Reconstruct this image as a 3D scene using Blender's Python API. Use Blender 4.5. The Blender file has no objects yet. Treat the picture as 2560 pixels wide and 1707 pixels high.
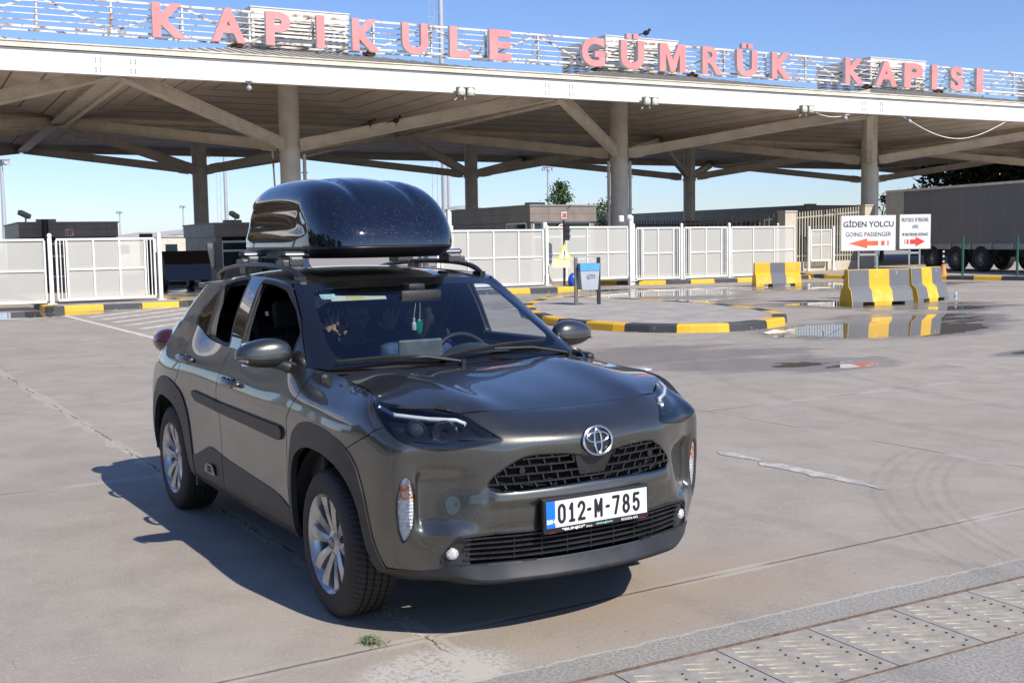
import bpy, bmesh, math, random
import numpy as np
from mathutils import Vector, Matrix
from mathutils.geometry import tessellate_polygon
random.seed(7); rng=np.random.RandomState(3)
S=bpy.context.scene; COL=S.collection
R_=math.radians
# ---------------- camera ----------------
cd=bpy.data.cameras.new('camera'); cam=bpy.data.objects.new('camera',cd); COL.objects.link(cam)
cd.sensor_width=36; cd.lens=40.41; cd.clip_start=.1; cd.clip_end=3000
_r=Vector((.52205,.85277,-.01568)); _u=Vector((-.06601,.05873,.99609)); _f=Vector((-.85035,.51898,-.08695))
m=Matrix((( _r.x,_u.x,-_f.x,4.7745),(_r.y,_u.y,-_f.y,-2.7773),(_r.z,_u.z,-_f.z,1.6775),(0,0,0,1)))
cam.matrix_world=m; S.camera=cam
# ---------------- light ----------------
SUN=Vector((1.105,.195,1.0)).normalized()
W=bpy.data.worlds.new('World'); S.world=W; W.use_nodes=True
nt=W.node_tree; bgn=nt.nodes['Background']; sk=nt.nodes.new('ShaderNodeTexSky'); sk.sky_type='NISHITA'; sk.sun_disc=False
sk.sun_elevation=math.asin(SUN.z); sk.sun_rotation=math.atan2(SUN.x,SUN.y); sk.altitude=50; sk.air_density=1.0; sk.dust_density=.25; sk.ozone_density=2.2
tint=nt.nodes.new('ShaderNodeMix'); tint.data_type='RGBA'; tint.blend_type='MULTIPLY'; tint.inputs[0].default_value=1; tint.inputs[7].default_value=(.74,.84,1.12,1)
nt.links.new(sk.outputs[0],tint.inputs[6]); nt.links.new(tint.outputs[2],bgn.inputs[0]); bgn.inputs[1].default_value=.122
sl=bpy.data.lights.new('sun','SUN'); sl.energy=5.0; sl.angle=R_(.53); sl.color=(1,.94,.85)
so=bpy.data.objects.new('sun',sl); COL.objects.link(so); so.rotation_euler=SUN.to_track_quat('Z','Y').to_euler()
S.view_settings.view_transform='Standard'; S.view_settings.look='None'; S.view_settings.exposure=0.15; S.view_settings.gamma=1
S.cycles.max_bounces=8; S.cycles.transparent_max_bounces=16; S.cycles.caustics_reflective=False; S.cycles.caustics_refractive=False
S.cycles.sample_clamp_indirect=6
# ---------------- materials ----------------
class NG:
    def __init__(s,name):
        s.m=bpy.data.materials.new(name); s.m.use_nodes=True; s.t=s.m.node_tree; s.p=s.t.nodes['Principled BSDF']; s.out=s.t.nodes['Material Output']
    def n(s,t,**k):
        x=s.t.nodes.new('ShaderNode'+t)
        for a,b in k.items(): setattr(x,a,b)
        return x
    def l(s,a,b): s.t.links.new(a,b)
    def val(s,x,sock):
        if isinstance(x,(int,float)): sock.default_value=x
        elif isinstance(x,(tuple,list)): sock.default_value=(x[0],x[1],x[2],1) if len(sock.default_value)==4 else x
        else: s.l(x,sock)
    def math(s,op,a,b=0.0,c=None,clamp=False):
        x=s.n('Math',operation=op,use_clamp=clamp); s.val(a,x.inputs[0]); s.val(b,x.inputs[1])
        if c is not None: s.val(c,x.inputs[2])
        return x.outputs[0]
    def mix(s,f,a,b,bl='MIX'):
        x=s.n('Mix',data_type='RGBA',blend_type=bl); s.val(f,x.inputs[0]); s.val(a,x.inputs[6]); s.val(b,x.inputs[7]); return x.outputs[2]
    def noise(s,vec,scale,detail=4,rough=.55,dist=0):
        x=s.n('TexNoise'); s.val(scale,x.inputs['Scale']); x.inputs['Detail'].default_value=detail; x.inputs['Roughness'].default_value=rough; x.inputs['Distortion'].default_value=dist
        if vec is not None: s.l(vec,x.inputs['Vector'])
        return x.outputs['Fac']
    def ramp(s,f,lo,hi,a=0.0,b=1.0):
        x=s.n('MapRange',interpolation_type='SMOOTHSTEP'); s.val(f,x.inputs[0]); x.inputs[1].default_value=lo; x.inputs[2].default_value=hi; x.inputs[3].default_value=a; x.inputs[4].default_value=b; return x.outputs[0]
    def pos(s): return s.n('NewGeometry').outputs['Position']
    def obj(s): return s.n('TexCoord').outputs['Object']
    def scl(s,v,k):
        x=s.n('Mapping'); s.l(v,x.inputs[0]); x.inputs['Scale'].default_value=k; return x.outputs[0]
    def xyz(s,v):
        x=s.n('SeparateXYZ'); s.l(v,x.inputs[0]); return x.outputs
    def bump(s,h,strength=.3,dist=.01):
        x=s.n('Bump'); x.inputs['Strength'].default_value=strength; x.inputs['Distance'].default_value=dist; s.l(h,x.inputs['Height']); s.l(x.outputs[0],s.p.inputs['Normal']); return x
    def set(s,**k):
        for a,b in k.items():
            s.val(b,s.p.inputs[{'col':'Base Color','rough':'Roughness','metal':'Metallic','coat':'Coat Weight','coatr':'Coat Roughness','alpha':'Alpha','spec':'Specular IOR Level','trans':'Transmission Weight','ior':'IOR','em':'Emission Color','ems':'Emission Strength'}[a]])
        return s
def mat(name,col,rough=.5,metal=0,var=.12,scale=3.0,bump=0,bscale=60,**k):
    g=NG(name); v=g.obj()
    if var>0:
        f=g.noise(v,scale,5,.6); f2=g.noise(v,scale*9,3,.6)
        c1=tuple(c*(1-var) for c in col); c2=tuple(min(1,c*(1+var)) for c in col)
        c=g.mix(g.ramp(g.math('ADD',g.math('MULTIPLY',f,.7),g.math('MULTIPLY',f2,.3)),.38,.62),c1,c2); g.set(col=c)
    else: g.set(col=col)
    g.set(rough=rough,metal=metal,**k)
    if bump>0: g.bump(g.noise(v,bscale,3,.6),bump,.004)
    return g.m
# ---------------- mesh helpers ----------------
class MB:
    def __init__(s): s.v=[]; s.f=[]; s.s=[]
    def add(s,vs,fs,smooth=False):
        o=len(s.v); s.v+= [tuple(map(float,p)) for p in vs]; s.f+=[tuple(i+o for i in f) for f in fs]; s.s+=[smooth]*len(fs); return s
    def box(s,c,d,ax=None,bev=0):
        c=Vector(c); hx,hy,hz=[x/2 for x in d]
        X,Y,Z=ax if ax else (Vector((1,0,0)),Vector((0,1,0)),Vector((0,0,1)))
        if bev<=0:
            vs=[c+X*(a*hx)+Y*(b*hy)+Z*(e*hz) for e in (-1,1) for a,b in ((-1,-1),(1,-1),(1,1),(-1,1))]
            return s.add(vs,[(3,2,1,0),(4,5,6,7),(0,1,5,4),(1,2,6,5),(2,3,7,6),(3,0,4,7)])
        B=min(bev,hx*.9,hy*.9,hz*.9)
        bm=bmesh.new(); bmesh.ops.create_cube(bm,size=1)
        for q in bm.verts: q.co=Vector((q.co.x*d[0],q.co.y*d[1],q.co.z*d[2]))
        bmesh.ops.bevel(bm,geom=bm.edges[:],offset=B,segments=2,affect='EDGES',profile=.5)
        bm.verts.index_update()
        s.add([c+X*q.co.x+Y*q.co.y+Z*q.co.z for q in bm.verts],[[q.index for q in f.verts] for f in bm.faces],False); bm.free(); return s
    def bar(s,a,b,w,h=None,up=(0,0,1)):
        a=Vector(a); b=Vector(b); h=h or w; X=(b-a); L=X.length; X.normalize(); U=Vector(up)
        Y=U.cross(X)
        if Y.length<1e-4: Y=Vector((0,1,0)).cross(X)
        Y.normalize(); Z=X.cross(Y); return s.box((a+b)/2,(L,w,h),(X,Y,Z))
    def tube(s,pts,r,n=10,closed=False,caps=True,smooth=True):
        pts=[Vector(p) for p in pts]; N=len(pts); rs=r if isinstance(r,(list,tuple)) else [r]*N
        vs=[]; prev=None
        for i,p in enumerate(pts):
            if closed: t=(pts[(i+1)%N]-pts[i-1])
            else: t=pts[min(i+1,N-1)]-pts[max(i-1,0)]
            t.normalize()
            if prev is None:
                a=Vector((0,0,1)).cross(t)
                if a.length<.1: a=Vector((1,0,0)).cross(t)
            else: a=prev-t*prev.dot(t)
            a.normalize(); prev=a; b=t.cross(a)
            for k in range(n):
                th=2*math.pi*k/n; vs.append(p+(a*math.cos(th)+b*math.sin(th))*rs[i])
        fs=[]
        for i in range(N if closed else N-1):
            j=(i+1)%N
            for k in range(n): fs.append((i*n+k,i*n+(k+1)%n,j*n+(k+1)%n,j*n+k))
        s.add(vs,fs,smooth)
        if caps and not closed:
            o=len(s.v)-N*n; s.f.append(tuple(o+k for k in reversed(range(n)))); s.s.append(False); s.f.append(tuple(o+(N-1)*n+k for k in range(n))); s.s.append(False)
        return s
    def cyl(s,a,b,r,n=20,r2=None,smooth=True): return s.tube([a,b],[r,r if r2 is None else r2],n,smooth=smooth)
    def prism(s,poly,a,n,u=None,w=None,depth=.1,holes=()):
        # poly in (u,w) coords about point a ; extruded along n by depth
        a=Vector(a); n=Vector(n).normalized(); u=Vector(u) if u else n.orthogonal(); w=Vector(w) if w else n.cross(u)
        loops=[list(poly)]+[list(h) for h in holes]
        tri=tessellate_polygon([[Vector((p[0],p[1],0)) for p in lp] for lp in loops])
        flat=[p for lp in loops for p in lp]; N=len(flat)
        vs=[a+u*p[0]+w*p[1] for p in flat]+[a+u*p[0]+w*p[1]+n*depth for p in flat]
        fs=[tuple(t) for t in tri]+[tuple(i+N for i in t) for t in tri]; o=0
        for lp in loops:
            L=len(lp)
            for i in range(L): fs.append((o+i,o+(i+1)%L,o+(i+1)%L+N,o+i+N))
            o+=L
        return s.add(vs,fs)
    def sphere(s,c,r,n=12,m=8,sc=(1,1,1)):
        c=Vector(c); vs=[];fs=[]
        for i in range(m+1):
            th=math.pi*i/m
            for k in range(n):
                ph=2*math.pi*k/n; vs.append((c.x+r*sc[0]*math.sin(th)*math.cos(ph),c.y+r*sc[1]*math.sin(th)*math.sin(ph),c.z+r*sc[2]*math.cos(th)))
        for i in range(m):
            for k in range(n): fs.append((i*n+k,(i+1)*n+k,(i+1)*n+(k+1)%n,i*n+(k+1)%n))
        return s.add(vs,fs,True)
    def lathe(s,prof,axis_o,ax,n=48,smooth=True,rad=None):
        # prof: list (r,h); around axis
        o=Vector(axis_o); A=Vector(ax).normalized(); X=A.orthogonal().normalized() if rad is None else Vector(rad); Y=A.cross(X); vs=[];fs=[]
        for r,h in prof:
            for k in range(n):
                th=2*math.pi*k/n; vs.append(o+A*h+(X*math.cos(th)+Y*math.sin(th))*r)
        for i in range(len(prof)-1):
            for k in range(n): fs.append((i*n+k,i*n+(k+1)%n,(i+1)*n+(k+1)%n,(i+1)*n+k))
        return s.add(vs,fs,smooth)
    def build(s,name,m,parent=None,world=False,fix=True,smooth_angle=None):
        me=bpy.data.meshes.new(name); me.from_pydata(s.v,[],s.f); me.update()
        if fix:
            bm=bmesh.new(); bm.from_mesh(me)
            bmesh.ops.remove_doubles(bm,verts=bm.verts,dist=1e-5); bmesh.ops.recalc_face_normals(bm,faces=bm.faces)
            bm.to_mesh(me); bm.free()
            if any(s.s): me.polygons.foreach_set('use_smooth',[True]*len(me.polygons)); me.set_sharp_from_angle(angle=R_(smooth_angle or 38))
        else: me.polygons.foreach_set('use_smooth',s.s)
        return link(name,me,m,parent,world)
def link(name,me,m,parent=None,world=False):
    for q in (m if isinstance(m,(list,tuple)) else [m]): me.materials.append(q)
    o=bpy.data.objects.new(name,me); COL.objects.link(o)
    if parent is not None:
        o.parent=parent
        if world:
            r=parent
            while r.parent is not None: r=r.parent
            if parent.type=='EMPTY' or parent.parent is None: o.matrix_parent_inverse=parent_mw(parent).inverted()
            else: o.matrix_parent_inverse=parent_mw(parent).inverted()
    return o
def parent_mw(o):
    mw=o.matrix_basis.copy()
    while o.parent is not None:
        mw=o.parent.matrix_basis@o.matrix_parent_inverse@mw if o.parent.parent is None else parent_mw(o.parent)@o.matrix_parent_inverse@o.matrix_basis
        break
    return mw
def tag(o,label=None,cat=None,group=None,kind=None):
    if label: o['label']=label
    if cat: o['category']=cat
    if group: o['group']=group
    if kind: o['kind']=kind
    return o
def thing(name,label,cat,loc=(0,0,0),rz=0,group=None):
    o=bpy.data.objects.new(name,None); COL.objects.link(o); o.empty_display_size=.2; o.location=loc; o.rotation_euler=(0,0,rz)
    return tag(o,label,cat,group)
def kids(o): return [c for c in COL.objects if c.parent==o]
def copy_tree(o,parent=None):
    c=o.copy(); COL.objects.link(c)
    if parent: c.parent=parent
    for ch in kids(o): copy_tree(ch,c)
    return c
_fc=None
def text_mesh(txt,size=1,ext=.01,bold=0,sx=1,align='CENTER',space=1.0):
    c=bpy.data.curves.new('t','FONT'); c.body=txt; c.size=size; c.extrude=ext; c.offset=bold; c.align_x=align; c.align_y='CENTER'; c.space_character=space; c.resolution_u=4
    o=bpy.data.objects.new('t',c); COL.objects.link(o); dg=bpy.context.evaluated_depsgraph_get(); me=bpy.data.meshes.new_from_object(o.evaluated_get(dg))
    bpy.data.objects.remove(o); bpy.data.curves.remove(c)
    for v in me.vertices: v.co.x*=sx
    return me
def put_text(mb,txt,org,X,Y,size,ext=.002,bold=0,sx=1,fitw=None,fith=None,align='CENTER',space=1.0):
    me=text_mesh(txt,size,ext,bold,1,align,space); co=np.array([v.co[:] for v in me.vertices])
    lo,hi=co.min(0),co.max(0)
    if fitw: 
        co[:,0]=(co[:,0]-(lo[0]+hi[0])/2)*fitw/(hi[0]-lo[0])
    else: co[:,0]*=sx
    if fith: co[:,1]=(co[:,1]-(lo[1]+hi[1])/2)*fith/(hi[1]-lo[1])
    X=Vector(X).normalized(); Y=Vector(Y).normalized(); Z=X.cross(Y); org=Vector(org)
    mb.add([org+X*p[0]+Y*p[1]+Z*p[2] for p in co],[tuple(f.vertices) for f in me.polygons]); bpy.data.meshes.remove(me); return mb

def stroke(mb,lines,org,X,Y,w,h,sw,th=.0012):
    """flat stroked glyph: polylines in unit box -> ribbons with round ends"""
    X=Vector(X).normalized(); Y=Vector(Y).normalized(); Z=X.cross(Y); org=Vector(org)
    def P(p): return (p[0]-.5)*w,(p[1]-.5)*h
    k=0
    for ln in lines:
        pts=[Vector(P(p)) for p in ln]
        for i,(a,b) in enumerate(zip(pts[:-1],pts[1:])):
            d=(b-a)
            if d.length<1e-6: continue
            d.normalize(); n=Vector((-d.y,d.x))*sw/2; q=[a-n,b-n,b+n,a+n]; zz=th+.00002*(k%5); k+=1
            mb.add([org+X*v.x+Y*v.y+Z*zz for v in q]+[org+X*v.x+Y*v.y for v in q],[(0,1,2,3),(0,4,5,1),(1,5,6,2),(2,6,7,3),(3,7,4,0)])
        for p in pts:
            n_=12; zz=th+.00002*(k%5)+.0001; k+=1; mb.add([org+X*(p.x+sw/2*math.cos(t))+Y*(p.y+sw/2*math.sin(t))+Z*zz for t in np.linspace(0,2*math.pi,n_+1)[:-1]],[tuple(range(n_))])
def arcp(cx,cy,rx,ry,a0,a1,n=10): return [(cx+rx*math.cos(R_(a0+(a1-a0)*i/n)),cy+ry*math.sin(R_(a0+(a1-a0)*i/n))) for i in range(n+1)]
GLY={'0':[arcp(.5,.72,.42,.28,0,180)+arcp(.5,.28,.42,.28,180,360)+[(.92,.72)]],
'1':[[(.15,.74),(.55,1.0),(.55,0)],[(.1,0),(1.0,0)]],
'2':[arcp(.5,.72,.42,.28,170,-20)+[(.80,.50),(.08,0),(.95,0)]],
'5':[[(.88,1),(.18,1),(.12,.53)]+arcp(.48,.33,.42,.33,120,-160,14)],
'7':[[(.05,1),(.95,1),(.42,0)]],
'8':[arcp(.5,.76,.36,.24,0,360,18),arcp(.5,.26,.43,.28,0,360,18)],
'M':[[(.06,0),(.06,1),(.5,.30),(.94,1),(.94,0)]],'-':[[(.05,.5),(.95,.5)]]}
# ================= SETTING =================
TH=1.50943336; MOD=14.8868; C2=Vector((-36.276,27.95,0)); UU=Vector((math.cos(TH),math.sin(TH),0)); VV=Vector((-math.sin(TH),math.cos(TH),0)); ZZ=Vector((0,0,1))
def UV(u,v,z=0): return C2+UU*u+VV*v+ZZ*z
AX=(UU,VV,ZZ)
# ---- ground ----
def ground_mat():
    g=NG('concrete_ground'); P=g.pos(); x,y,z=g.xyz(P)
    big=g.noise(P,.35,5,.6); mid=g.noise(P,2.2,5,.62); fine=g.noise(P,38,4,.7); speck=g.noise(P,160,2,.5)
    stre=g.noise(g.scl(P,(1.0,.22,1)),1.7,4,.6)
    c=g.mix(g.ramp(big,.35,.65),(.335,.294,.248),(.390,.346,.294))
    c=g.mix(g.ramp(mid,.35,.68,0,.50),c,(.262,.226,.192))
    c=g.mix(g.ramp(stre,.52,.72,0,.5),c,(.385,.338,.292))
    c=g.mix(g.ramp(fine,.5,.68,0,.40),c,(.46,.41,.35)); c=g.mix(g.ramp(speck,.57,.68,0,.60),c,(.15,.125,.10)); c=g.mix(g.ramp(g.noise(P,75,2,.6),.60,.70,0,.5),c,(.52,.48,.42))
    scr=g.noise(g.scl(P,(22,1.6,1)),2.2,3,.5); c=g.mix(g.ramp(scr,.66,.72,0,.35),c,(.50,.45,.39)); scr2=g.noise(g.scl(P,(1.4,20,1)),2.0,3,.5); c=g.mix(g.ramp(scr2,.67,.73,0,.3),c,(.17,.145,.12))
    pt=g.noise(P,.9,6,.7); c=g.mix(g.ramp(pt,.58,.66,0,.30),c,(.20,.17,.14)); c=g.mix(g.ramp(pt,.42,.34,0,.28),c,(.44,.385,.32))
    # warm ochre staining near the front of the car
    def blob(cx,cy,rx,ry,soft=.5):
        dx=g.math('DIVIDE',g.math('SUBTRACT',x,cx),rx); dy=g.math('DIVIDE',g.math('SUBTRACT',y,cy),ry)
        d=g.math('SQRT',g.math('ADD',g.math('MULTIPLY',dx,dx),g.math('MULTIPLY',dy,dy)))
        d=g.math('ADD',d,g.math('MULTIPLY',g.math('SUBTRACT',mid,.5),1.3)); return g.ramp(d,1-soft,1.0,1,0)
    c=g.mix(g.math('MULTIPLY',blob(.55,.45,.75,1.9,.9),.55),c,(.36,.27,.185))
    # jagged joint displacement
    jn=g.math('MULTIPLY',g.math('SUBTRACT',g.noise(P,9,4,.7),.5),.05); jn2=g.math('MULTIPLY',g.math('SUBTRACT',g.noise(P,3,5,.75),.5),.16)
    def near(v,w,soft): return g.ramp(v,w,w+soft,1,0)
    def gridd(a,off,per):
        t=g.math('ADD',a,-off+per/2+per*40); t=g.math('MODULO',t,per); return g.math('ABSOLUTE',g.math('SUBTRACT',t,per/2))
    dx=gridd(g.math('ADD',x,g.math('MULTIPLY',jn,.35)),-3.7,4.2); dy=gridd(g.math('ADD',y,g.math('MULTIPLY',jn,.4)),4.6,5.2)
    dj=g.math('MINIMUM',dx,dy)
    jv=g.noise(P,.9,3,.5)
    c=g.mix(g.math('MULTIPLY',near(dj,.03,.03),g.ramp(jv,.42,.6,0,.55)),c,(.50,.46,.40))
    c=g.mix(g.math('MULTIPLY',near(dj,.006,.006),g.ramp(jv,.62,.45,0.15,.85)),c,(.07,.06,.05))
    # the long spalled crack
    xm=g.math('MULTIPLY',g.ramp(x,-26,-14,0,1),1.0)
    cy_=g.math('ADD',g.math('ADD',y,.62),g.math('ADD',jn,jn2)); cr=g.math('ABSOLUTE',cy_)
    wv=g.ramp(g.noise(P,1.3,4,.6),.40,.68,.004,.085)
    crf=g.math('MULTIPLY',g.ramp(g.math('SUBTRACT',cr,wv),0,.012,1,0),xm)
    c=g.mix(g.math('MULTIPLY',crf,.85),c,g.mix(g.ramp(fine,.42,.6),(.52,.47,.38),(.30,.26,.20)))
    c=g.mix(g.math('MULTIPLY',g.math('MULTIPLY',g.ramp(cr,.003,.009,1,0),g.ramp(g.noise(P,2.1,3,.5),.5,.6)),xm),c,(.05,.045,.035))
    # spall at the front by the weed
    c=g.mix(g.math('MULTIPLY',blob(.86,-.75,.28,.42),g.ramp(fine,.40,.55)),c,(.50,.47,.42))
    # concrete collar beside the drain
    dch=g.math('SUBTRACT',g.math('ADD',x,g.math('MULTIPLY',y,-.042)),1.28)
    edge=g.math('ADD',dch,g.math('ADD',jn,g.math('MULTIPLY',jn2,.4)))
    col=g.math('MULTIPLY',g.ramp(edge,-.235,-.20,0,1),1.0)
    collar=g.mix(g.ramp(g.noise(P,62,5,.8),.36,.66),(.205,.192,.172),(.43,.405,.36)); collar=g.mix(g.ramp(mid,.4,.65,0,.35),collar,(.25,.235,.21))
    c=g.mix(col,c,collar)
    c=g.mix(g.math('MULTIPLY',g.ramp(g.math('ABSOLUTE',g.math('ADD',edge,.215)),.0,.014,1,0),.55),c,(.55,.52,.47))
    # beyond the drain rough asphalt collar
    # tyre scuffs: arcs
    def arc(cx,cy,r,w,k):
        ax=g.math('SUBTRACT',x,cx); ay=g.math('SUBTRACT',y,cy); d=g.math('SQRT',g.math('ADD',g.math('MULTIPLY',ax,ax),g.math('MULTIPLY',ay,ay)))
        d=g.math('ADD',g.math('ABSOLUTE',g.math('SUBTRACT',d,r)),g.math('MULTIPLY',jn,.15)); return g.math('MULTIPLY',g.math('MULTIPLY',g.ramp(d,w*.3,w,1,0),g.ramp(g.noise(P,5,5,.7),.25,.75)),k)
    for r,k in ((3.60,.26),(3.70,.30),(3.79,.24),(3.96,.22),(4.06,.25)):
        m_=g.math('MULTIPLY',arc(2.6,5.9,r,.03,k),g.math('MULTIPLY',g.ramp(x,-1.9,-1.2),g.ramp(y,4.9,4.2)))
        c=g.mix(m_,c,(.12,.105,.09))
    for r,k in ((9.0,.28),(10.6,.28),(14.0,.25),(15.5,.2)):
        c=g.mix(arc(-1.0,16.0,r,.12,k),c,(.13,.115,.10))
    # hair scratches / chips
    vo=g.n('TexVoronoi'); g.l(P,vo.inputs['Vector']); vo.inputs['Scale'].default_value=5.5; vo.inputs['Randomness'].default_value=1
    c=g.mix(g.math('MULTIPLY',g.ramp(vo.outputs['Distance'],.03,.05,1,0),g.ramp(mid,.5,.6)),c,(.55,.52,.46))
    # --- wet areas ---
    wn=g.noise(g.scl(P,(1,.42,1)),.55,5,.62); wn2=g.noise(g.scl(P,(1,.3,1)),1.6,5,.6)
    def reg(cx,cy,rx,ry):
        dx=g.math('DIVIDE',g.math('SUBTRACT',x,cx),rx); dy=g.math('DIVIDE',g.math('SUBTRACT',y,cy),ry)
        return g.ramp(g.math('SQRT',g.math('ADD',g.math('MULTIPLY',dx,dx),g.math('MULTIPLY',dy,dy))),.2,1,1,0)
    rgd=reg(-8.0,7.8,3.2,3.2); rg=reg(-19.5,15.5,6,8)
    for a in ((-24,20,7,9),(-14,19.5,4.5,4.5),(-26.5,2.2,4.0,3.2),(-6.0,8.6,1.2,2.2),(-22.5,27,5,9),(-10.5,16,3,4),(-36,11,9,7),(-5.0,12.5,1.0,2.5)): rg=g.math('MAXIMUM',rg,reg(*a))
    wsum=g.math('ADD',g.math('ADD',g.math('MULTIPLY',wn,.75),g.math('MULTIPLY',wn2,.45)),g.math('MULTIPLY',rg,.44))
    damp=g.ramp(wsum,.79,.93)
    pud=g.ramp(wsum,.985,1.01)
    # the named puddle before the barriers
    px_=g.math('DIVIDE',g.math('SUBTRACT',x,-9.3),1.5); py_=g.math('DIVIDE',g.math('SUBTRACT',y,13.6),2.3)
    pr_=g.math('SQRT',g.math('ADD',g.math('MULTIPLY',px_,px_),g.math('MULTIPLY',py_,py_))); pr_=g.math('ADD',pr_,g.math('MULTIPLY',g.math('SUBTRACT',mid,.5),.9))
    pud=g.math('MAXIMUM',pud,g.ramp(pr_,.9,1.0,1,0)); damp=g.math('MAXIMUM',damp,g.ramp(pr_,.95,1.3,1,0)); damp=g.math('MAXIMUM',damp,g.math('MULTIPLY',g.ramp(g.math('ADD',wn2,g.math('MULTIPLY',rgd,.3)),.58,.78),g.math('MULTIPLY',g.ramp(rgd,0,.3),.95)))
    dry=g.ramp(x,-2.5,-4.0); pud=g.math('MULTIPLY',pud,dry); damp=g.math('MULTIPLY',damp,dry)
    c=g.mix(g.math('MULTIPLY',damp,.55),c,(.10,.085,.072)); c=g.mix(g.math('MULTIPLY',pud,.45),c,(.06,.05,.043))
    rgh=g.math('ADD',g.math('MULTIPLY',damp,-.50),.80); rgh=g.math('MULTIPLY',rgh,g.math('SUBTRACT',1.0,g.math('MULTIPLY',pud,.985)))
    g.set(col=c,rough=rgh); g.p.inputs['Specular IOR Level'].default_value=.45
    b=g.n('Bump'); b.inputs['Distance'].default_value=.004; g.l(g.math('ADD',g.math('MULTIPLY',fine,.8),speck),b.inputs['Height']); g.l(g.math('MULTIPLY',g.math('SUBTRACT',1.0,pud),.30),b.inputs['Strength']); g.l(b.outputs[0],g.p.inputs['Normal'])
    return g.m
GM=ground_mat()
# drain hole corners (x at y): near edge x=1.28+.042*y ; far edge +.52
def dr(t,y): return (1.28+t+.042*y, y)
hole=[dr(0,-6),dr(.52,-6),dr(.52,14),dr(0,14)]
gb=MB()
outer=[(-900,-900),(300,-900),(300,900),(-900,900)]
tri=tessellate_polygon([[Vector((*p,0)) for p in outer],[Vector((*p,0)) for p in hole]])
flat=outer+hole; gb.add([(*p,0) for p in flat],[tuple(t) for t in tri])
tag(gb.build('ground',GM),kind='structure')
# ---- drain channel ----
DM=mat('drain_concrete',(.33,.305,.27),.85,0,.14,14,.5,120); DK=mat('drain_pit_dark',(.035,.03,.025),.95); DSL=mat('drain_slot_silt',(.62,.54,.36),.9,0,.3,30)
drn=thing('drain_channel','pale concrete slotted drain channel with slanted slots crossing the foreground right','drain',(1.28,0,0)); 
RUST=mat('rusty_edge',(.17,.11,.075),.8,.2,.35,20)
e=MB()
for t in (-.004,.524):
    a=Vector((*dr(t,-6),.001)); b=Vector((*dr(t,14),.001)); e.bar(a,b,.005,.010)
e.build('edge_strip',RUST,drn,True)
dirv=Vector((.042,1,0)).normalized(); drr=Vector((1,-.042,0)).normalized()
pit=MB(); pit.box(Vector((*dr(.26,4),-.12)),(.53,20,.01),(drr,dirv,ZZ)); pit.build('pit',DK,drn,True)
PL=.50
nseg=39
for k in range(nseg):
    y0=-5.7+k*PL; org=Vector((*dr(0,y0),-.001)); holes=[]; slots=[]
    W_=.512; L_=PL-.0035
    # slanted slots (run towards +x,+y in the local frame)
    lay=[]
    for i in range(9):
        x_=.045+i*.052
        for cc in (0,1):
            if i in (0,8) and cc==0 and k%2: continue
            ln=.10 if (i+cc) in (0,9) else .185; lay.append((x_,(.130 if cc==0 else .365)+(.012 if i%2 else -.008),ln))
    for i,(cx,cy,ln) in enumerate(lay):
        an=R_(66); d=Vector((math.cos(an),math.sin(an))); n=Vector((-d.y,d.x)); w=.0125; h=ln/2
        c=Vector((cx,cy)); hp=[]
        hp=[c-d*h-n*w*.6,c-d*(h+.008),c-d*h+n*w*.6,c+d*h+n*w,c+d*(h+.008),c+d*h-n*w]
        hp=[(min(max(q.x,.012),W_-.012),min(max(q.y,.008),L_-.008)) for q in hp]
        holes.append(hp); slots.append((c,d,h,w,n))
    mb=MB(); outer=[(.003,.003),(W_,.003),(W_,L_),(.003,L_)]
    tri=tessellate_polygon([[Vector((*p,0)) for p in outer]]+[[Vector((*p,0)) for p in h] for h in holes])
    fl=outer+[p for h in holes for p in h]
    mb.add([org+drr*p[0]+dirv*p[1] for p in fl],[tuple(t) for t in tri])
    mb.add([org+drr*p[0]+dirv*p[1]+ZZ*z for z in (0,-.06) for p in outer],[(i,(i+1)%4,(i+1)%4+4,i+4) for i in range(4)])
    sl_=MB()
    for h in holes:
        mb.add([org+drr*p[0]+dirv*p[1]+ZZ*z for z in (0,-.03) for p in h],[(i,(i+1)%6,(i+1)%6+6,i+6) for i in range(6)])
        a=h; zz=[-.004,-.003,-.004,-.022,-.045,-.022]; zz=[-.0012,-.001,-.0012,-.014,-.065,-.014]
        sl_.add([org+drr*p[0]+dirv*p[1]+ZZ*q for p,q in zip(a,zz)],[(0,1,2),(0,2,3,5),(3,4,5)])
    o=mb.build('slotted_panel',DM,drn,True,fix=False)
    sl_.build('slot_bed',DSL,o,True,fix=False)
# ---- kerbs ----

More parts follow.
